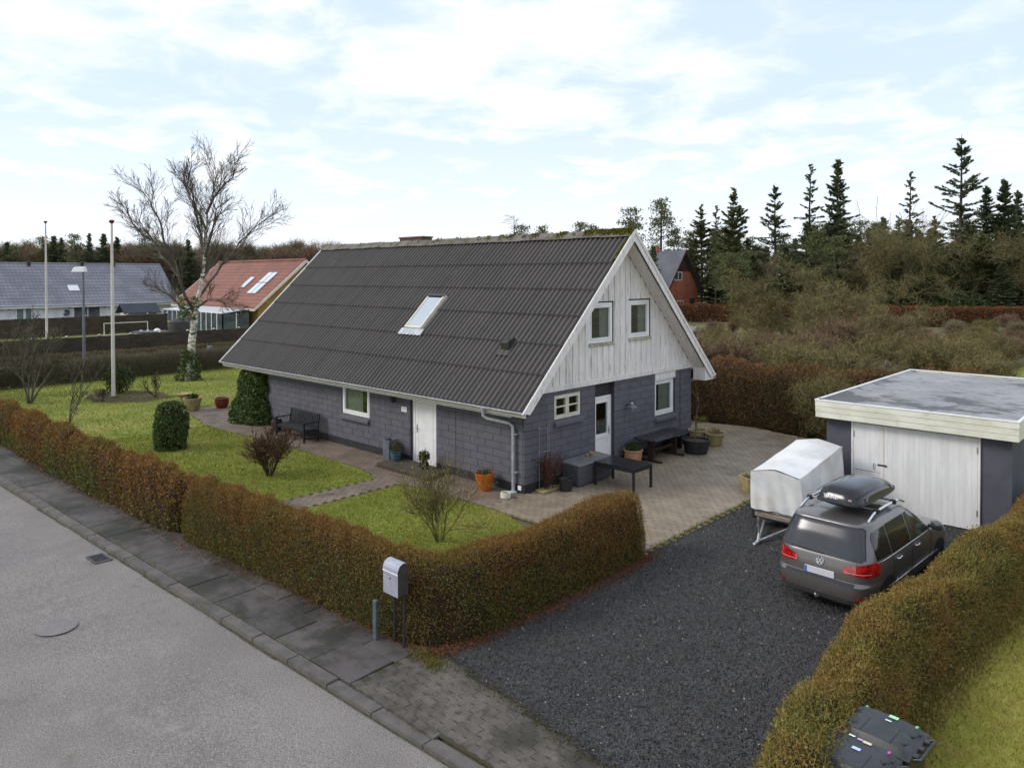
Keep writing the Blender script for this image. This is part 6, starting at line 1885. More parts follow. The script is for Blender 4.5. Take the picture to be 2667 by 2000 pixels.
K['birch_dark'] = mat('dark_birch_branch', S(104, 95, 84), S(78, 70, 61), 1.5, rough=.9, stains=((S(168, 160, 144), 1.1, .56, .66, .6), (S(72, 76, 42), .8, .56, .7, .6)))
big_l = [l for l in TB.lines if l[1][0] >= .125]; sm_l = [l for l in TB.lines if l[1][0] < .125]
TB.lines = big_l; obj('trunk', TB.mesh('birch_trunk')[0], K['birch'], birch)
TB.lines = sm_l; obj('crown', TB.mesh('birch_crown')[0], K['birch_dark'], birch)
def ivy_birch(n):
    z = NR.uniform(0, 1.7, n) ** 1.0; a = NR.uniform(0, 6.283, n); r = (.62 - .2 * z) * (1 + .15 * np.sin(a * 3 + z * 5)) + NR.normal(0, .05, n)
    z2 = np.where(NR.random(n) < .25, NR.uniform(3.3, 4.6, n), z); r = np.where(z2 > 2, .42 + NR.normal(0, .1, n), r)
    return np.column_stack([r * np.cos(a), r * np.sin(a), z2]), np.column_stack([np.cos(a), np.sin(a), np.zeros(n)])
ivy('tree_ivy', 'ivy wrapped round the foot of the birch', (-27.95, 3.14, 0), ivy_birch, 2200, .13)

# ------------------------------------------------------------------ wood: conifers, bare trees, garden shrubs
def conifer(seed, H, base_r, first, gap, droop, dens, narrow=1.0, dead=.0, tip_up=.0, size=.34):
    """returns trunk mesh, crown mesh"""
    r = random.Random(seed); g_ = np.random.default_rng(seed)
    T_ = Tree(seed)
    T_.limb([(0, 0, 0), (r.gauss(0, .08), r.gauss(0, .08), H * .35), (r.gauss(0, .1), r.gauss(0, .1), H * .7), (0, 0, H)], H * .012 + .05, .02)
    Ps = []; As = []
    z = H * first
    while z < H * .985:
        f = (z - H * first) / (H * (1 - first))
        L = base_r * narrow * (1 - f) ** .85 * (1.0 if f > .12 else .7 + 2.5 * f) + .15
        nb_ = r.randint(4, 6)
        a0 = r.uniform(0, 6.28)
        for k in range(nb_):
            if r.random() < dead: continue
            a = a0 + 6.283 * k / nb_ + r.gauss(0, .25); l = L * r.uniform(.4, 1.3)
            el = (.55 * f + .08 - droop * (1 - f)) + r.gauss(0, .22)
            d = np.array([math.cos(a) * math.cos(el), math.sin(a) * math.cos(el), math.sin(el)])
            p0 = np.array([0, 0, z + r.uniform(-.5, .5) * gap * .8])
            tip = p0 + d * l + np.array([0, 0, tip_up * l])
            T_.lines.append(([Vector(p0), Vector(p0 + d * l * .5), Vector(tip)], [.03, .02, .012]))
            m_ = max(3, int(dens * l * 3))
            u = g_.uniform(.12, 1.0, m_) ** .8
            base = p0 + np.outer(u, d * l) + np.outer(u * u, [0, 0, tip_up * l])
            sd_2 = np.cross(d, [0, 0, 1]); sd_2 = sd_2 / (np.linalg.norm(sd_2) + 1e-6)
            wdt = .26 * l * (1 - .6 * u) + .06
            lat = g_.normal(0, .55, m_) * wdt
            P = base + np.outer(lat, sd_2) + np.column_stack([np.zeros((m_, 2)), -np.abs(g_.normal(0, .10, m_))])
            Ps.append(P); As.append(np.tile(d, (m_, 1)) + np.outer(np.sign(lat) * .6, sd_2))
        z += gap * r.uniform(.6, 1.3) * (1 - .35 * f)
    P = np.concatenate(Ps); A = np.concatenate(As)
    n = len(P)
    a = unit(A + g_.normal(0, .35, (n, 3)))
    b = unit(np.cross(a, g_.normal(0, .5, (n, 3)) + np.array([0, 0, 1.0])))
    s = size * g_.uniform(.6, 1.3, (n, 1))
    V = np.stack([P - a * s * .6, P + b * s * .28, P + a * s * .6, P - b * s * .28], 1).reshape(-1, 3)
    return T_.mesh('conifer_trunk')[0], np_mesh('conifer_crown', V, np.arange(4 * n).reshape(-1, 4))
def pine(seed, H, size=.38):
    r = random.Random(seed); g_ = np.random.default_rng(seed)
    T_ = Tree(seed)
    T_.limb([(0, 0, 0), (r.gauss(0, .15), r.gauss(0, .15), H * .4), (r.gauss(0, .2), r.gauss(0, .2), H * .75), (r.gauss(0, .15), 0, H)], H * .012 + .06, .03)
    Ps = []
    z = H * .38
    while z < H:
        f = (z - H * .38) / (H * .62)
        for k in range(r.randint(2, 4)):
            a = r.uniform(0, 6.28); l = (H * .17) * (1.05 - f) * r.uniform(.4, 1.2) + .35
            d = Vector((math.cos(a), math.sin(a), r.uniform(.0, .5)))
            tip = Vector((0, 0, z)) + d * l
            T_.lines.append(([Vector((0, 0, z)), Vector((0, 0, z)) + d * l * .55 + Vector((0, 0, -.05)), tip], [.05, .03, .015]))
            for q in range(r.randint(2, 4)):
                c = np.array(Vector((0, 0, z)).lerp(tip, r.uniform(.5, 1.05))) + g_.normal(0, .18, 3)
                m_ = r.randint(14, 24); Ps.append(c + g_.normal(0, 1, (m_, 3)) * np.array([.42, .42, .20]))
        z += H * .035 * r.uniform(.6, 1.4)
    P = np.concatenate(Ps); n = len(P)
    V, F = leaf_quads(P, size, .4, rng=g_, vert=.3)
    return T_.mesh('pine_trunk')[0], np_mesh('pine_crown', V, F)
K['needle'] = leafmat('dark_needles', [S(70, 80, 58), S(98, 110, 76), S(124, 134, 98), S(84, 92, 68)], trans=.45, rough=.8)
K['needle_g'] = leafmat('olive_needles', [S(80, 86, 54), S(106, 112, 70), S(130, 134, 90), S(92, 94, 64)], trans=.45, rough=.8)
K['ctrunk'] = mat('conifer_bark', S(86, 74, 62), S(66, 58, 50), 2, rough=.95)
protos = {}
PH_ = {}
def proto(key, meshes, mats, names=('trunk', 'crown')):
    protos[key] = list(zip(names, meshes, mats))
    PH_[key] = max(float(np.array([v.co.z for v in me.vertices]).max()) for me in meshes[:1])
def plant(name, key, label, cat, loc, h=1.0, rz=None, group=None, sxy=None):
    t_ = thing(name, label, cat, loc, rnd.uniform(0, 6.28) if rz is None else rz, group)
    sxy = sxy or h
    t_.scale = (sxy, sxy, h)
    for nm, me, m in protos[key]:
        o = obj(nm, me, m, t_)
    return t_
proto('spruce', conifer(1, 20, 3.3, .16, .62, .10, 9.0, 1.0, .02, .0, .42), (K['ctrunk'], K['needle']))
proto('spruce_gappy', conifer(2, 22, 4.3, .22, 1.15, 0.05, 9.0, 1.0, .14, .10, .42), (K['ctrunk'], K['needle']))
proto('spruce_thin', conifer(3, 20, 2.0, .32, 1.15, .08, 9.0, 1.15, .12, .05, .36), (K['ctrunk'], K['needle']))
proto('spruce_dense', conifer(4, 15, 3.2, .05, .5, .12, 9.0, 1.0, .0, .0, .44), (K['ctrunk'], K['needle']))
proto('spruce_mixed', conifer(5, 18, 3.6, .20, .75, .02, 9.0, 1.0, .08, .08, .44), (K['ctrunk'], K['needle_g']))
proto('pine', pine(6, 15), (K['ctrunk'], K['needle_g']))
proto('pine_b', pine(7, 16), (K['ctrunk'], K['needle_g']))
proto('larch', (lambda T__: (T__.limb([(0, 0, 0), (0, 0, 14)], .2, .02), T__.sprout([Vector((0, 0, 14 * i / 20)) for i in range(21)], [.2 - .009 * i for i in range(21)], 4.2, 0, dict(maxlev=1, seg=4, wig=.1, up=.02, kids=[60, 4], ratio=.5, ang=1.35, rmin=.025), .35), T__.mesh('larch'))[2])(Tree(9)) , (K['ctrunk'],), ('trunk',))
def bare(seed, H, kids_, spread, r0, rmin, lev=3, ratio=.6, ang=.6, wig=.13, up_=.03, stems=1, seg=6, rp=.6):
    T_ = Tree(seed)
    P_ = dict(maxlev=lev, seg=seg, wig=wig, up=up_, kids=kids_, ratio=ratio, ang=ang, rmin=rmin)
    for i in range(stems):
        a = T_.r.uniform(0, 6.28); q = spread * T_.r.uniform(.4, 1)
        T_.grow((0, 0, 0), (q * math.cos(a), q * math.sin(a), 1), H * rp * T_.r.uniform(.85, 1.1), r0, 0, P_)
    return T_
def haze_twigs(T_, n, length, width, seed, rmax=.05):
    """fine end twigs: slivers around the thin branches"""
    g_ = np.random.default_rng(seed)
    pts = np.array([p for l in T_.lines if l[1][-1] < rmax for p in l[0][1:]])
    P = pts[g_.integers(0, len(pts), n)] + g_.normal(0, length * .35, (n, 3))
    D = g_.normal(0, 1, (n, 3)); D[:, 2] += .5
    V, F = twig_tris(P, D, length, width, g_)
    return np_mesh('fine_twigs', V, F)
def bare_proto(key, T_, n, length, width, seed, mb1, mt_):
    proto(key, (T_.mesh('bare_branches')[0], haze_twigs(T_, n, length, width, seed)), (mb1, mt_), ('trunk', 'crown'))
K['tw_wood'] = leafmat('wood_twig', [S(90, 82, 62), S(120, 109, 85), S(148, 135, 107)], trans=.0, rough=.95)
K['tw_olive'] = leafmat('olive_twig', [S(88, 80, 50), S(118, 108, 68), S(146, 134, 90)], trans=.0, rough=.95)
K['tw_red'] = leafmat('reddish_twig', [S(92, 72, 56), S(120, 96, 75), S(146, 122, 97)], trans=.0, rough=.95)
bare_proto('wood_tree', bare(41, 12, [6, 5, 4], .15, .16, .03, 3), 9000, .7, .014, 1, K['bark_grey'], K['tw_wood'])
bare_proto('wood_tree_b', bare(42, 11, [6, 5, 4], .3, .12, .03, 3, stems=3), 9500, .7, .014, 2, K['bark_brown'], K['tw_red'])
bare_proto('oak', bare(43, 13, [7, 6, 5], .35, .22, .022, 3, .72, .75, .14, .0, 3), 12000, .7, .012, 3, K['bark_moss'], K['tw_olive'])
bare_proto('fruit', bare(44, 6, [7, 6, 5], .9, .07, .012, 3, .62, .7, .2, -.01, 5), 10000, .45, .009, 4, K['bark_moss'], K['tw_olive'])
bare_proto('shrub_olive', bare(45, 3, [6, 6], .8, .03, .012, 2, .5, .6, .14, .02, 22), 11000, .36, .007, 5, K['bark_moss'], K['tw_olive'])
bare_proto('shrub_brown', bare(46, 3, [6, 6], .7, .03, .012, 2, .5, .6, .12, .04, 24), 11000, .36, .007, 6, K['bark_brown'], K['tw_red'])
bare_proto('shrub_grey', bare(47, 3, [6, 6], .7, .03, .012, 2, .5, .6, .12, .04, 22), 11000, .36, .007, 7, K['bark_grey'], K['tw_wood'])

# the trees that stand out against the sky
for (px, ty, dep, key, base_h, nm, lab, cat) in (
    (1641, 540, 118, 'pine', 15, 'pine_tree', 'bushy pine just left of the white gable peak', 'tree'),
    (1721, 520, 124, 'pine_b', 16, 'pine_tree', 'lanky pine just right of the white gable peak', 'tree'),
    (1757, 597, 126, 'pine', 15, 'pine_tree', 'low rounded pine above the red brick house', 'tree'),
    (1826, 530, 118, 'spruce_mixed', 18, 'spruce_tree', 'first slim spruce right of the red brick house', 'tree'),
    (1866, 535, 116, 'spruce_thin', 20, 'spruce_tree', 'thin pointed spruce second from the red brick house', 'tree'),
    (1912, 486, 105, 'spruce_mixed', 18, 'spruce_tree', 'olive green spruce third from the red brick house', 'tree'),
    (2018, 477, 105, 'spruce_gappy', 22, 'spruce_tree', 'open branched spruce standing between two gaps in the wood', 'tree'),
    (2112, 428, 106, 'spruce_thin', 20, 'spruce_tree', 'very narrow spruce with bare stem beside the dense tall spruce', 'tree'),
    (2182, 411, 105, 'spruce', 20, 'spruce_tree', 'dense dark cone shaped spruce in mid wood', 'tree'),
    (2373, 447, 106, 'spruce_thin', 20, 'spruce_tree', 'thin spruce tip rising out of the bare oak', 'tree'),
    (2505, 348, 104, 'spruce_gappy', 22, 'spruce_tree', 'tallest spruce of the wood with layered open branches', 'tree'),
    (2570, 481, 106, 'spruce', 20, 'spruce_tree', 'dark spruce just right of the tallest spruce', 'tree'),
    (2617, 462, 104, 'spruce_dense', 15, 'spruce_tree', 'pointed spruce second from the tallest spruce', 'tree'),
    (2652, 493, 108, 'spruce', 20, 'spruce_tree', 'outermost spruce at the edge of the picture', 'tree'),
    (1339, 560, 105, 'larch', 14, 'larch_tree', 'bare larch tip above the long roof ridge', 'tree'),
    (1361, 585, 108, 'pine', 15, 'pine_tree', 'small pine beside the bare larch above the ridge', 'tree'),
    (1412, 590, 110, 'pine_b', 16, 'pine_tree', 'single pine tip over the middle of the ridge', 'tree'),
    (1512, 578, 104, 'pine', 15, 'pine_tree', 'broader pine tip over the ridge nearer the gable', 'tree'),
    (1541, 588, 100, 'pine_b', 16, 'pine_tree', 'round pine tip next to the broader one over the ridge', 'tree')):
    p = at(px, ty, dep)
    plant(nm, key, lab, cat, (p.x, p.y, -.05), p.z / base_h, sxy=min(p.z / base_h * 1.15, 1.3))
# filling of the wood
wr = random.Random(99)
for i in range(128):
    px = wr.uniform(1790, 2740); dep = wr.uniform(92, 132)
    if 1965 < px < 1995: continue
    if px < 1880: dep = max(dep, 122)
    ty = wr.uniform(585, 665) - (25 if px > 2080 else 0)
    if dep < 102: ty += 35
    p = at(px, ty, dep)
    key = wr.choice(['spruce_mixed', 'spruce_dense', 'pine', 'pine_b', 'spruce'])
    bh_ = dict(spruce_mixed=18, spruce_dense=15, pine=15, pine_b=16, spruce=20)[key]
    zone = 'near the red brick house' if px < 2000 else ('below the dense cone shaped spruce' if px < 2250 else ('behind the wide bare oak' if px < 2450 else 'around the tallest spruce'))
    plant('wood_conifer', key, 'lower %s crowded into the wood %s' % ('pine' if 'pine' in key else 'spruce', zone), 'tree', (p.x, p.y, -.05), p.z / bh_, group='crowded conifers of the wood', sxy=max(.95, p.z / bh_ * 1.25))
for i in range(18):
    px = wr.uniform(1945, 2740); dep = wr.uniform(96, 118)
    p = at(px, wr.uniform(625, 700), dep)
    key = wr.choice(['wood_tree', 'wood_tree_b'])
    zone = 'left of the dense cone shaped spruce' if px < 2200 else ('behind the wide bare oak' if px < 2450 else 'around the tallest spruce')
    plant('wood_tree', key, 'bare brown tree among conifers ' + zone, 'tree', (p.x, p.y, -.05), p.z / PH_[key], group='bare trees of the wood', sxy=p.z / PH_[key])
p = at(2346, 510, 92); plant('oak_tree', 'oak', 'wide bare oak in front of the conifers', 'tree', (p.x, p.y, 0), p.z / PH_['oak'], 1.0)
p = at(2690, 560, 94); plant('oak_tree', 'oak', 'bare oak at the edge of the picture behind the garage', 'tree', (p.x, p.y, 0), p.z / PH_['oak'], 2.6)
p = at(2612, 681, 88); plant('fir_tree', 'spruce_dense', 'small dark fir just beyond the beech hedge', 'tree', (p.x, p.y, 0), p.z / 15, sxy=.75)
p = at(1702, 636, 60); plant('fir_tree', 'spruce_dense', 'dark fir close behind the white gable', 'tree', (p.x, p.y, 0), p.z / 15, sxy=.5)
for (px, py, dep, rx, h, lab) in ((2480, 800, 90, 4.2, 3.8, 'wide evergreen rhododendron beyond the beech hedge'), (2050, 790, 96, 5.0, 3.4, 'pale green evergreen thicket beyond the beech hedge')):
    p = at(px, py, dep)
    t_ = thing('evergreen_shrub', lab, 'shrub', (p.x, p.y, 0))
    foliage_ball(t_, (0, 0, h * .5), rx, h * .55, 3000, .30, leafmat('rhodo' + str(px), [S(44, 58, 30), S(66, 82, 44), S(92, 106, 64)]), vert=.2)
# fruit trees and shrubs of the back garden
for (px, ty, dep, key, h0, lab) in ((2115, 672, 58, 'fruit', 6, 'old mossy fruit tree with wide crown behind the clearing'), (2250, 745, 50, 'fruit', 6, 'spreading lichen covered fruit tree left of the garage roof'),
                                    (2560, 850, 46, 'fruit', 6, 'low fruit tree behind the garage roof'), (1960, 790, 66, 'fruit', 6, 'grey fruit tree near the copper hedge end')):
    p = at(px, ty, dep); plant('fruit_tree', key, lab, 'tree', (p.x, p.y, 0), p.z / PH_[key], sxy=p.z / PH_[key] * 1.1)
sr = random.Random(4)
spots = []
for i in range(900):
    px = sr.uniform(1850, 2720); dep = sr.uniform(31, 74)
    p = at(px, 900, dep)
    if in_poly(np.array([[p.x, p.y]]), [(-19, 31), (-5.5, 28), (-5, 46), (-16, 49)])[0] or in_poly(np.array([[p.x, p.y]]), [(3.0, 27), (16, 25), (20, 47), (4, 46)])[0]: continue
    if any((p.x - a) ** 2 + (p.y - b2) ** 2 < 10 for a, b2 in spots): continue
    spots.append((p.x, p.y))
for (x, y) in spots:
    key = sr.choice(['shrub_olive', 'shrub_brown', 'shrub_grey', 'shrub_olive', 'shrub_brown'])
    lab = dict(shrub_olive='olive twiggy shrub in the back garden', shrub_brown='red brown twiggy shrub in the back garden', shrub_grey='grey twiggy shrub in the back garden')[key]
    dd = math.hypot(x - CAM.x, y - CAM.y)
    lab += ' near the copper beech hedge' if dd > 62 else (' around the old fruit trees' if dd > 47 else (' just behind the russet hedge' if x < 2 else ' behind the garage'))
    s_ = sr.uniform(.75, 1.25) * (.62 if (x - CAM.x) ** 2 + (y - CAM.y) ** 2 > 56 ** 2 else .95)
    plant('garden_shrub', key, lab, 'shrub', (x, y, 0), s_, group={'shrub_olive': 'olive shrubs of the back garden', 'shrub_brown': 'red brown shrubs of the back garden', 'shrub_grey': 'grey shrubs of the back garden'}[key], sxy=s_ * 1.15)
plant('mossy_shrub', 'shrub_olive', 'mossy yellow green shrub at the back of the patio', 'shrub', (3.5, 11.6, 0), 1.0, .4, sxy=.85)
plant('mossy_shrub', 'shrub_olive', 'tall mossy shrub rising behind the russet hedge', 'shrub', (1.6, 15.6, 0), 1.35, 2.0)

# far wood on the other side
for (px, ty, key, lab) in ((18, 628, 'spruce_dense', 'gappy fir at the very edge above the grey roof'), (40, 640, 'pine', 'low pine beside the outermost fir above the grey roof'), (110, 618, 'pine_b', 'broad rounded pine behind the first flagpole'), (140, 612, 'spruce_dense', 'fir just right of the first flagpole'), (160, 618, 'spruce', 'narrow fir between two broad ones above the grey roof'),
                           (195, 610, 'pine', 'dense broad pine above the street lamp'), (232, 606, 'spruce', 'tall slim fir right of the street lamp'), (270, 606, 'spruce_dense', 'symmetrical fir left of the near flagpole'), (305, 615, 'spruce_dense', 'blunt fir right of the near flagpole'), (375, 618, 'pine', 'wide fir seen through the birch'), (490, 622, 'spruce_dense', 'fir behind the birch crown')):
    p = at(px, ty, 135)
    bh_ = dict(spruce_mixed=18, spruce_dense=15, pine=15, pine_b=16, spruce=20)[key]
    plant('far_conifer', key, lab, 'tree', (p.x, p.y, 0), p.z / bh_, sxy=p.z / bh_ * 1.15)
for i in range(80):
    px = -40 + 940 * i / 79 + wr.uniform(-8, 8); dep = wr.uniform(138, 165)
    p = at(px, wr.uniform(628, 650), dep)
    key = wr.choice(['wood_tree', 'wood_tree_b'])
    plant('far_tree', key, 'bare tree in the distant brown wood ' + ('behind the long grey roof' if px < 480 else 'behind the red tiled roof'), 'tree', (p.x, p.y, 0), p.z / PH_[key], group='bare trees of the distant wood', sxy=p.z / PH_[key] * 1.25)
# ------------------------------------------------------------------ flagpoles, street lamp, fences
K['mast'] = mat('white_mast', S(214, 206, 196), S(200, 192, 182), 3, rough=.5)
for (loc, h, lab) in (((-24.56, -1.85, 0), 8.35, 'white flagpole with red knob on the lawn'), ((at(122, 886, 54).x, at(122, 886, 54).y, 0), 9.75, 'white flagpole beyond the near plank fence')):
    t_ = thing('flagpole', lab, 'flagpole', loc)
    MB().tube([(0, 0, 0), (0, 0, h * .6), (0, 0, h - .15)], [.085, .075, .045], 12).build('pole', K['mast'], t_, smooth=True)
    MB().lathe([(.03, h - .16), (.10, h - .10), (.13, h - .04), (.11, h), (.03, h + .03)], (0, 0, 0), 14).build('knob', mat('dark_red_knob', S(110, 30, 40), rough=.5), t_, smooth=True)
    MB().tube([(0.09, 0, 1.2), (.06, 0, h - .2)], .008, 4).build('halyard', K['mast'], t_)
    MB().box(-.14, .14, -.14, .14, -.03, .10).build('foot', K['kerb'], t_)
lp = at(217, 740, 43.5)
t_ = thing('street_lamp', 'grey street lamp post with flat white head', 'street lamp', (lp.x, lp.y, -.05))
MB().tube([(0, 0, 0), (0, 0, 3), (0, 0, 6.05)], [.085, .075, .05], 12).build('post', mat('lamp_post_grey', S(112, 120, 124), S(96, 104, 108), 3, rough=.5), t_, smooth=True)
hd_ = MB(); d = U_ * -.95
hd_.add([tuple(U_ * a + W_ * b2 + Vector((0, 0, z))) for a, b2, z in ((-.62, -.2, 6.02), (.16, -.2, 6.02), (.16, .2, 6.02), (-.62, .2, 6.02), (-.50, -.13, 6.32), (.12, -.13, 6.36), (.12, .13, 6.36), (-.50, .13, 6.32))], [(0, 3, 2, 1), (4, 5, 6, 7), (0, 1, 5, 4), (1, 2, 6, 5), (2, 3, 7, 6), (3, 0, 4, 7)])
hd_.build('lamp_head', K['white'], t_, bevel=.03)
K['fence'] = mat('dark_fence_wood', S(74, 64, 52), S(56, 50, 42), 1.5, rough=.9, stretch=(1, 1, 4), orand=.1, stains=((S(86, 64, 44), .5, .54, .7, .6),))
def fence(name, label, x, y0, y1, h, bay, zb=-.05):
    t_ = thing(name, label, 'fence', (x, y0, zb))
    n = int((y1 - y0) / bay)
    cap_me = MB().add([(-.08, -.08, 0), (.08, -.08, 0), (.08, .08, 0), (-.08, .08, 0), (0, 0, .09)], [(3, 2, 1, 0), (0, 1, 4), (1, 2, 4), (2, 3, 4), (3, 0, 4)]).data('post_cap')
    post_me = MB().box(-.065, .065, -.065, .065, 0, h + .10).data('post')
    pm = MB()
    nb_ = 12
    for k in range(nb_):
        z = .06 + k * (h - .06) / nb_
        pm.slab([(.055, .07, z), (.075, .07, z), (.018, .07, z + (h / nb_) * .96), (.0, .07, z + (h / nb_) * .96)], (0, bay - .14, 0))
    panel_me = pm.data('fence_panel')
    for i in range(n + 1):
        o = obj('post', post_me, K['fence'], t_); o.location = (0, i * bay, 0)
        c_ = obj('post_cap', cap_me, K['mast'], o); c_.location = (0, 0, h + .101)
        if i < n:
            o = obj('fence_panel', panel_me, K['fence'], t_); o.location = (0, i * bay, 0)
            MB().box(-.03, .06, i * bay + .07, (i + 1) * bay - .07, h + .002, h + .035).build('top_rail', K['fence'], t_)
fence('plank_fence', 'near dark plank fence beyond the lane', -41.0, -9, 22, 1.75, 1.95)
fence('plank_fence', 'far dark plank fence before the white house', -67.3, -4, 19, 1.80, 1.95)

# ------------------------------------------------------------------ neighbouring houses
def tile_mat(name, c1, c2, axis, pitch_w=.30, pitch_s=.34):
    """clay or concrete tiles too far off to tell apart: rows and columns as colour and relief"""
    t = MT(name)
    sp = t.n('ShaderNodeSeparateXYZ'); g_ = t.n('ShaderNodeNewGeometry'); t.geo = g_
    t.l(g_.outputs['Position'], sp.inputs[0])
    def saw(v, p):
        m_ = t.n('ShaderNodeMath', operation='MULTIPLY'); t.l(v, m_.inputs[0]); m_.inputs[1].default_value = 1 / p
        f_ = t.n('ShaderNodeMath', operation='FRACT'); t.l(m_.outputs[0], f_.inputs[0]); return f_.outputs[0]
    r_ = saw(sp.outputs[2], pitch_s * .58); c_ = saw(sp.outputs[1 if axis == 'y' else 0], pitch_w)
    base = t.mix(t.mr(t.noise(.5, 4, .6), .4, .6), c1, c2)
    base = t.mix(t.mr(r_, .0, .45, .85, 0.0), base, tuple(x * .38 for x in c1[:3]) + (1,))
    base = t.mix(t.mr(c_, .6, 1.0, 0, .6), base, tuple(x * .5 for x in c1[:3]) + (1,))
    t.set(col=base, rough=.6)
    t.bump(r_, .6, .04)
    return t.m
K['greytile'] = tile_mat('grey_roof_tile', S(134, 132, 140), S(118, 116, 124), 'y', .42, .62)
K['redtile'] = tile_mat('red_roof_tile', S(140, 80, 58), S(122, 68, 48), 'x', .42, .62)
K['whitewash'] = mat('white_masonry', S(230, 232, 234), S(208, 210, 214), 1, rough=.8)
K['farglass'] = mat('far_window_glass', S(60, 66, 72), S(84, 92, 98), 1.2, rough=.1, spec=.7)
K['greenglass'] = mat('curtained_window', S(120, 138, 124), S(100, 116, 106), 2, rough=.2)
K['yellowbrick'] = mat('yellow_brick', S(168, 134, 74), S(146, 112, 60), 1.2, rough=.9, grain=(10, S(112, 84, 48), S(186, 154, 96), .5))
# grey roofed white house: ridge along Y
hx, hy0, hy1 = -82.3, -15.0, 25.0
gh = thing('white_house', 'long white house under a grey tiled roof', 'house', (hx, hy0, 0))
LY = hy1 - hy0
MB().box(-12, -.6, .3, LY - .3, 0, 2.75).build('wall', K['whitewash'], gh)
def gable_roof(parent, a0, a1, half, ez, rz_, axis, m, th=.18, name='roof'):
    """a0..a1 along the ridge; local: eave side at 0, ridge at -half (axis y) / +half (axis x)"""
    b = MB()
    for sg in (0, 1):
        if axis == 'y':
            e = 0 if sg == 0 else -2 * half
            b.slab([(e, a0, ez), (-half, a0, rz_), (-half, a0, rz_ - th), (e, a0, ez - th)], (0, a1 - a0, 0))
        else:
            e = 0 if sg == 0 else 2 * half
            b.slab([(a0, e, ez), (a0, half, rz_), (a0, half, rz_ - th), (a0, e, ez - th)], (a1 - a0, 0, 0))
    return b.build(name, m, parent)
rfg = gable_roof(gh, 0, LY, 6.3, 2.5, 7.35, 'y', K['greytile'])
MB().tube([(-6.3, 0, 7.27), (-6.3, LY, 7.27)], .14, 8).build('ridge_tiles', K['greytile'], rfg)
MB().box(-.08, .06, 0, LY, 2.2, 2.5).build('fascia', K['whitewash'], gh)
MB().tube([(.12, 0, 2.5), (.12, LY, 2.5)], .08, 8).build('gutter', K['zinc'], gh)
def ypix(px, X):          # y of the vertical plane x = X seen at picture column px
    d = fw + rt * ((px - 1333.5) / FOC)
    return CAM.y + d.y * (X - CAM.x) / d.x
XW = hx - .6
for (p0, p1, z0, z1, m) in ((43, 60, .4, 2.2, K['greenglass']), (66, 81, .4, 2.2, K['greenglass']), (192, 226, .9, 2.15, K['farglass']), (229, 259, .9, 2.15, K['farglass']), (312, 326, .2, 2.2, K['farglass'])):
    y0, y1 = ypix(p0, XW) - hy0, ypix(p1, XW) - hy0
    wn = MB(); wn.box(-.62, -.55, y0 - .08, y0, z0 - .08, z1 + .08).box(-.62, -.55, y1, y1 + .08, z0 - .08, z1 + .08).box(-.62, -.55, y0, y1, z0 - .08, z0).box(-.62, -.55, y0, y1, z1, z1 + .08)
    wo_ = wn.build('window', K['white'], gh)
    MB().box(-.61, -.58, y0, y1, z0, z1).build('pane', m, wo_)
for px, z in ((172, 1.55),):
    y = ypix(px, XW) - hy0
    dsh = MB(); dsh.lathe([(0.0, -.10), (.22, -.05), (.36, .05), (.37, .06)], (0, 0, 0), 18, cap0=False, cap1=False)
    o = dsh.build('satellite_dish', mat('dish_grey', S(88, 92, 96), rough=.5), gh, smooth=True); o.location = (-.42, y, z); o.rotation_euler = (0, R(80), R(-40))
for px in (22, 180, 272): MB().lathe([(.06, 0), (.1, .12), (.04, .16)], (-.5, ypix(px, XW) - hy0, 2.05), 8).build('wall_lamp', K['black'], gh)
y = ypix(192, hx - 2.2) - hy0
sl_ = (7.25 - 2.55) / 6.3
MB().slab([(-1.9, y - .55, 2.55 + 1.9 * sl_ + .06), (-1.9, y + .55, 2.55 + 1.9 * sl_ + .06), (-2.75, y + .55, 2.55 + 2.75 * sl_ + .06), (-2.75, y - .55, 2.55 + 2.75 * sl_ + .06)], (.05, 0, .07)).build('skylight', K['skypane'] if False else mat('bright_skylight', S(226, 226, 226), rough=.15, spec=.8), rfg)  # near-white pane colour stands in for the reflected sky
for px in (75, 214, 296):
    y = ypix(px, hx - 6.0) - hy0
    MB().lathe([(.16, 0), (.16, .42), (.22, .44), (.22, .62), (.1, .66)], (-5.9, y, 6.9), 10).build('roof_vent', K['black'], rfg)
# red roofed yellow brick house: ridge along X
rx0_, rx1_, ry = -77.5, -57.0, 22.0
rh = thing('red_roof_house', 'yellow brick house with red tiled roof and conservatory', 'house', (rx0_, ry, 0))
LX = rx1_ - rx0_
MB().box(.5, LX - .5, .6, 11.2, 0, 2.75).build('wall', K['yellowbrick'], rh)
g_ = MB()
for xx in (.5, LX - .75): g_.add([(xx, .6, 2.75), (xx, 11.2, 2.75), (xx, 5.9, 7.1), (xx + .25, .6, 2.75), (xx + .25, 11.2, 2.75), (xx + .25, 5.9, 7.1)], [(0, 2, 1), (3, 4, 5), (0, 3, 5, 2), (1, 2, 5, 4)])
g_.build('gable', K['yellowbrick'], rh)
rfr = gable_roof(rh, 0, LX, 5.9, 2.5, 7.45, 'x', K['redtile'])
MB().tube([(0, 5.9, 7.47), (LX, 5.9, 7.47)], .15, 8).build('ridge_tiles', K['redtile'], rfr)
for xx in (0.0, LX):
    for sg in (0, 1):
        e = -.02 if sg == 0 else 11.82
        MB().slab([(xx - .06, e, 2.48), (xx - .06, 5.9, 7.47), (xx - .06, 5.9, 7.13), (xx - .06, e, 2.2)], (.12, 0, 0)).build('bargeboard', K['mast'], rh)
MB().box(LX - .74, LX - .46, 6.1, 7.3, 4.4, 5.6).build('gable_window', K['farglass'], rh)
MB().box(0, LX, -.06, .02, 2.2, 2.42).build('fascia', K['mast'], rh)
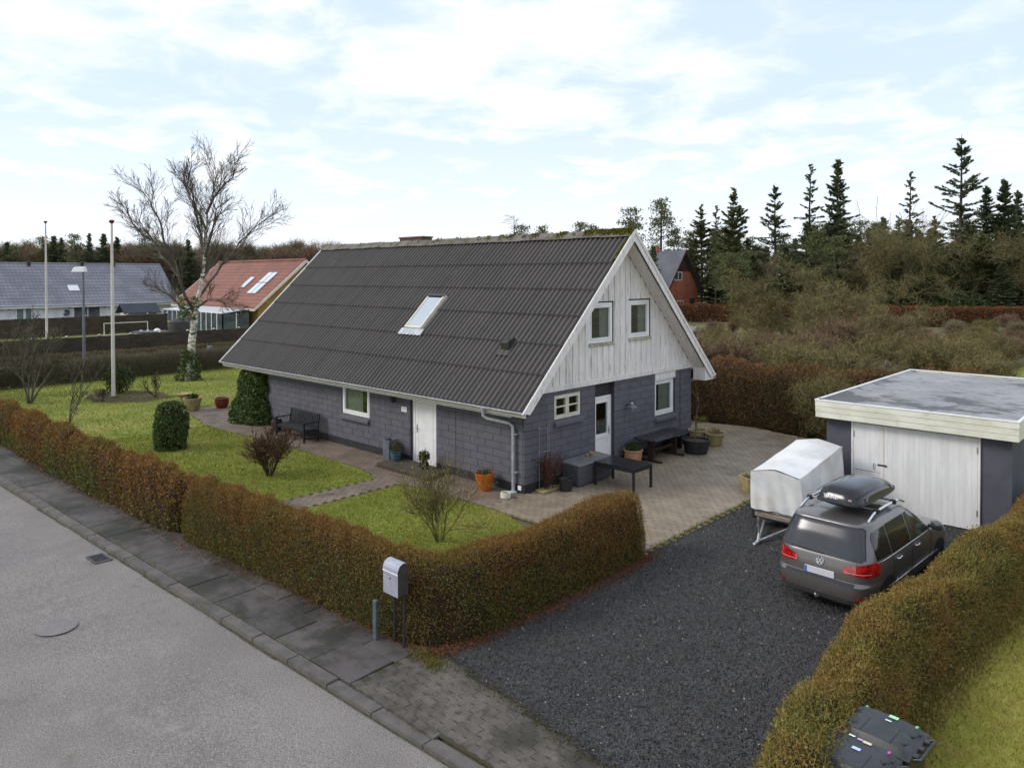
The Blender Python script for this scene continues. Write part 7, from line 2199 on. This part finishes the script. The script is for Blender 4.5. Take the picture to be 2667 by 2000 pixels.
slr = (7.45 - 2.5) / 5.9
for (p0, p1, s0, s1) in ((562, 583, 3.05, 4.35), (572, 597, 1.7, 3.0), (590, 612, 1.7, 3.0), (593, 618, 3.05, 4.35)):
    pass
for (xc, s0, s1) in ((13.3, 2.3, 3.6), (16.2, 1.6, 2.85), (16.2, 2.95, 4.2), (17.2, 1.6, 2.85), (17.2, 2.95, 4.2)):
    MB().slab([(xc - .42, s0, 2.5 + s0 * slr + .05), (xc + .42, s0, 2.5 + s0 * slr + .05), (xc + .42, s1, 2.5 + s1 * slr + .05), (xc - .42, s1, 2.5 + s1 * slr + .05)], (0, -.06, .07)).build('skylight', mat('pale_skylight', S(206, 214, 222), rough=.12, spec=.8), rfr)
# conservatory
cx0, cx1 = 5.0, LX - 1.0
MB().slab([(cx0, -2.9, 2.02), (cx0, -.08, 2.34), (cx0, -.08, 2.40), (cx0, -2.9, 2.08)], (cx1 - cx0, 0, 0)).build('conservatory_roof', mat('frosted_roof', S(196, 200, 204), rough=.3), rh)
npst = 12
for i in range(npst + 1):
    x = cx0 + (cx1 - cx0) * i / npst
    MB().box(x - .05, x + .05, -2.9, -2.8, 0, 2.02).build('conservatory_post', K['white'], rh)
    if i < npst:
        MB().box(x + .05, cx0 + (cx1 - cx0) * (i + 1) / npst - .05, -2.87, -2.84, .1, 1.95).build('conservatory_pane', K['farglass'], rh)
MB().box(cx0, cx1, -2.92, -2.78, 2.02, 2.12).build('conservatory_beam', K['white'], rh)
for yy in (-2.9, -1.5): MB().box(cx1 - .05, cx1 + .05, yy, yy + .1, 0, 2.05).build('conservatory_post', K['white'], rh)
MB().box(cx1 - .02, cx1 + .02, -2.8, -.1, .1, 2.0).build('conservatory_pane', K['farglass'], rh)
# red brick house by the wood: gable towards +X
ap = at(1777, 652, 104)
bhx, bhy, bhz = ap.x, ap.y, ap.z
bk = thing('brick_house', 'red brick house with dark steep roof before the wood', 'house', (bhx, bhy, 0))
HWD = 4.3
MB().box(-11, 0, -HWD, HWD, 0, 3.9).build('wall', K['brick_red'], bk)
gm = MB(); gm.add([(-.25, -HWD, 3.9), (-.25, HWD, 3.9), (-.25, 0, 8.5), (0, -HWD, 3.9), (0, HWD, 3.9), (0, 0, 8.5)], [(0, 2, 1), (3, 4, 5), (0, 3, 5, 2), (1, 2, 5, 4)])
gm.build('gable', K['brick_red'], bk)
dk = mat('dark_timber', S(70, 44, 36), S(56, 36, 30), 2, rough=.9)
gm = MB(); gm.add([(0.01, -2.3, 6.3), (0.01, 2.3, 6.3), (0.01, 0, 8.7), (.06, -2.3, 6.3), (.06, 2.3, 6.3), (.06, 0, 8.7)], [(0, 2, 1), (3, 4, 5), (0, 3, 5, 2), (1, 2, 5, 4), (0, 1, 4, 3)])
gm.build('gable_cladding', dk, bk)
b = MB()
for sg in (-1, 1): b.slab([(-11.4, sg * (HWD + .7), 3.35), (-11.4, 0, bhz), (-11.4, 0, bhz - .25), (-11.4, sg * (HWD + .7), 3.1)], (12.0, 0, 0))
rfb = b.build('roof', tile_mat('slate_roof', S(96, 96, 104), S(82, 82, 90), 'x'), bk)
for sg in (-1, 1): MB().slab([(.60, sg * (HWD + .7), 3.35), (.60, 0, bhz), (.60, 0, bhz - .35), (.60, sg * (HWD + .7), 3.0)], (.06, 0, 0)).build('bargeboard', dk, bk)
MB().box(-4.6, -3.9, -.35, .35, bhz - .4, bhz + .7).build('chimney', K['brick_red'], rfb)
MB().lathe([(.5, .0), (.45, .18), (.1, .3)], (-4.25, 0, bhz + .75), 12).build('chimney_cowl', K['zinc'], rfb)
def bwin(y0, y1, z0, z1, nm='window'):
    f_ = MB(); f_.box(.0, .05, y0, y0 + .1, z0, z1).box(.0, .05, y1 - .1, y1, z0, z1).box(.0, .05, y0 + .1, y1 - .1, z0, z0 + .1).box(.0, .05, y0 + .1, y1 - .1, z1 - .1, z1).box(.0, .05, (y0 + y1) / 2 - .05, (y0 + y1) / 2 + .05, z0 + .1, z1 - .1)
    o = f_.build(nm, K['white'] if nm == 'window' else dk, bk); MB().box(.005, .02, y0 + .1, y1 - .1, z0 + .1, z1 - .1).build('pane', K['farglass'], o)
bwin(-2.1, -.1, 5.0, 6.2); bwin(2.0, 3.3, 0.2, 2.4, 'door'); bwin(-1.4, .2, .9, 2.2)
# playhouse, goal, balls in the neighbouring garden
ph_ = at(360, 815, 82)
t_ = thing('playhouse', 'small playhouse with dark tiled roof behind the far fence', 'playhouse', (ph_.x, ph_.y, 0))
MB().box(-1.0, 1.0, -1.6, 1.6, 0, 1.75).build('wall', K['mast'], t_)
b = MB()
for sg in (-1, 1): b.slab([(sg * 1.35, -1.95, 1.75), (0, -1.95, 2.75), (0, -1.95, 2.66), (sg * 1.35, -1.95, 1.66)], (0, 3.9, 0))
b.build('roof', tile_mat('playhouse_tile', S(66, 70, 80), S(54, 58, 68), 'y', .25, .3), t_)
t_ = thing('football_goal', 'white tube football goal on the neighbouring lawn', 'goal', (-63.9, 10.25, -.02))
MB().tube([(0, 0, 0), (0, 0, 1.25), (0, 4.0, 1.25), (0, 4.0, 0)], .045, 8).build('front_frame', K['mast'], t_)
for y in (0, 4.0): MB().tube([(0, y, 1.25), (-.5, y + .15, 1.22), (-.95, y + .35, 0)], .035, 8).build('side_brace', K['mast'], t_)
MB().tube([(-.95, .35, .04), (-.95, 4.35, .04)], .03, 8).build('ground_bar', K['mast'], t_)
for k, (px, py, lab) in enumerate(((367.8, 863, 'white round garden lamp nearest the goal post'), (384.8, 860, 'white round garden lamp half behind the goal post'), (409.5, 857, 'largest white round garden lamp right of the goal'))):
    p = at(px, py, 69)
    t_ = thing('globe_lamp', lab, 'lamp', (p.x, p.y, -.02), 0, 'globes in the neighbouring garden')
    r_ = .33 if k == 2 else .25
    MB().lathe([(r_ * math.sin(math.pi * i / 10), r_ - r_ * math.cos(math.pi * i / 10) + .25) for i in range(11)], (0, 0, 0), 16).build('globe', K['white'], t_, smooth='all')
    MB().lathe([(.12, 0), (.08, .27)], (0, 0, 0), 10).build('foot', K['darkmetal'], t_)
tp = at(390, 872, 68)
t_ = thing('trampoline', 'low dark trampoline behind the football goal', 'trampoline', (tp.x, tp.y, -.02))
MB().lathe([(1.5, .62), (1.5, .70), (1.25, .70), (0, .68)], (0, 0, 0), 24, cap0=False, cap1=False).build('mat', K['black'], t_)
for i in range(6): MB().tube([(1.4 * math.cos(i * 1.047), 1.4 * math.sin(i * 1.047), 0), (1.4 * math.cos(i * 1.047), 1.4 * math.sin(i * 1.047), .64)], .04, 6).build('leg', K['darkmetal'], t_)
gr_ = at(466, 830, 66)
t_ = thing('covered_grill', 'dark covered garden grill by the conservatory', 'grill', (gr_.x, gr_.y, -.02))
MB().lathe([(.9, 0), (.95, .9), (.85, 1.7), (.4, 2.0)], (0, 0, 0), 10).build('cover', mat('dark_cover', S(48, 46, 46), S(64, 60, 58), 3, rough=.7), t_, smooth=True)
MB().box(-1.0, .1, -.6, .6, 1.62, 1.75).build('lid', K['stonepot'], t_)
jb = at(547, 895, 50)
o = MB().box(-.2, .2, -.15, .15, 0, 1.05).build('cable_cabinet', mat('cabinet_grey', S(96, 106, 116), rough=.5), bevel=.02); o.location = (jb.x, jb.y, -.05); tag(o, 'small grey cable cabinet before the near fence', 'cabinet')
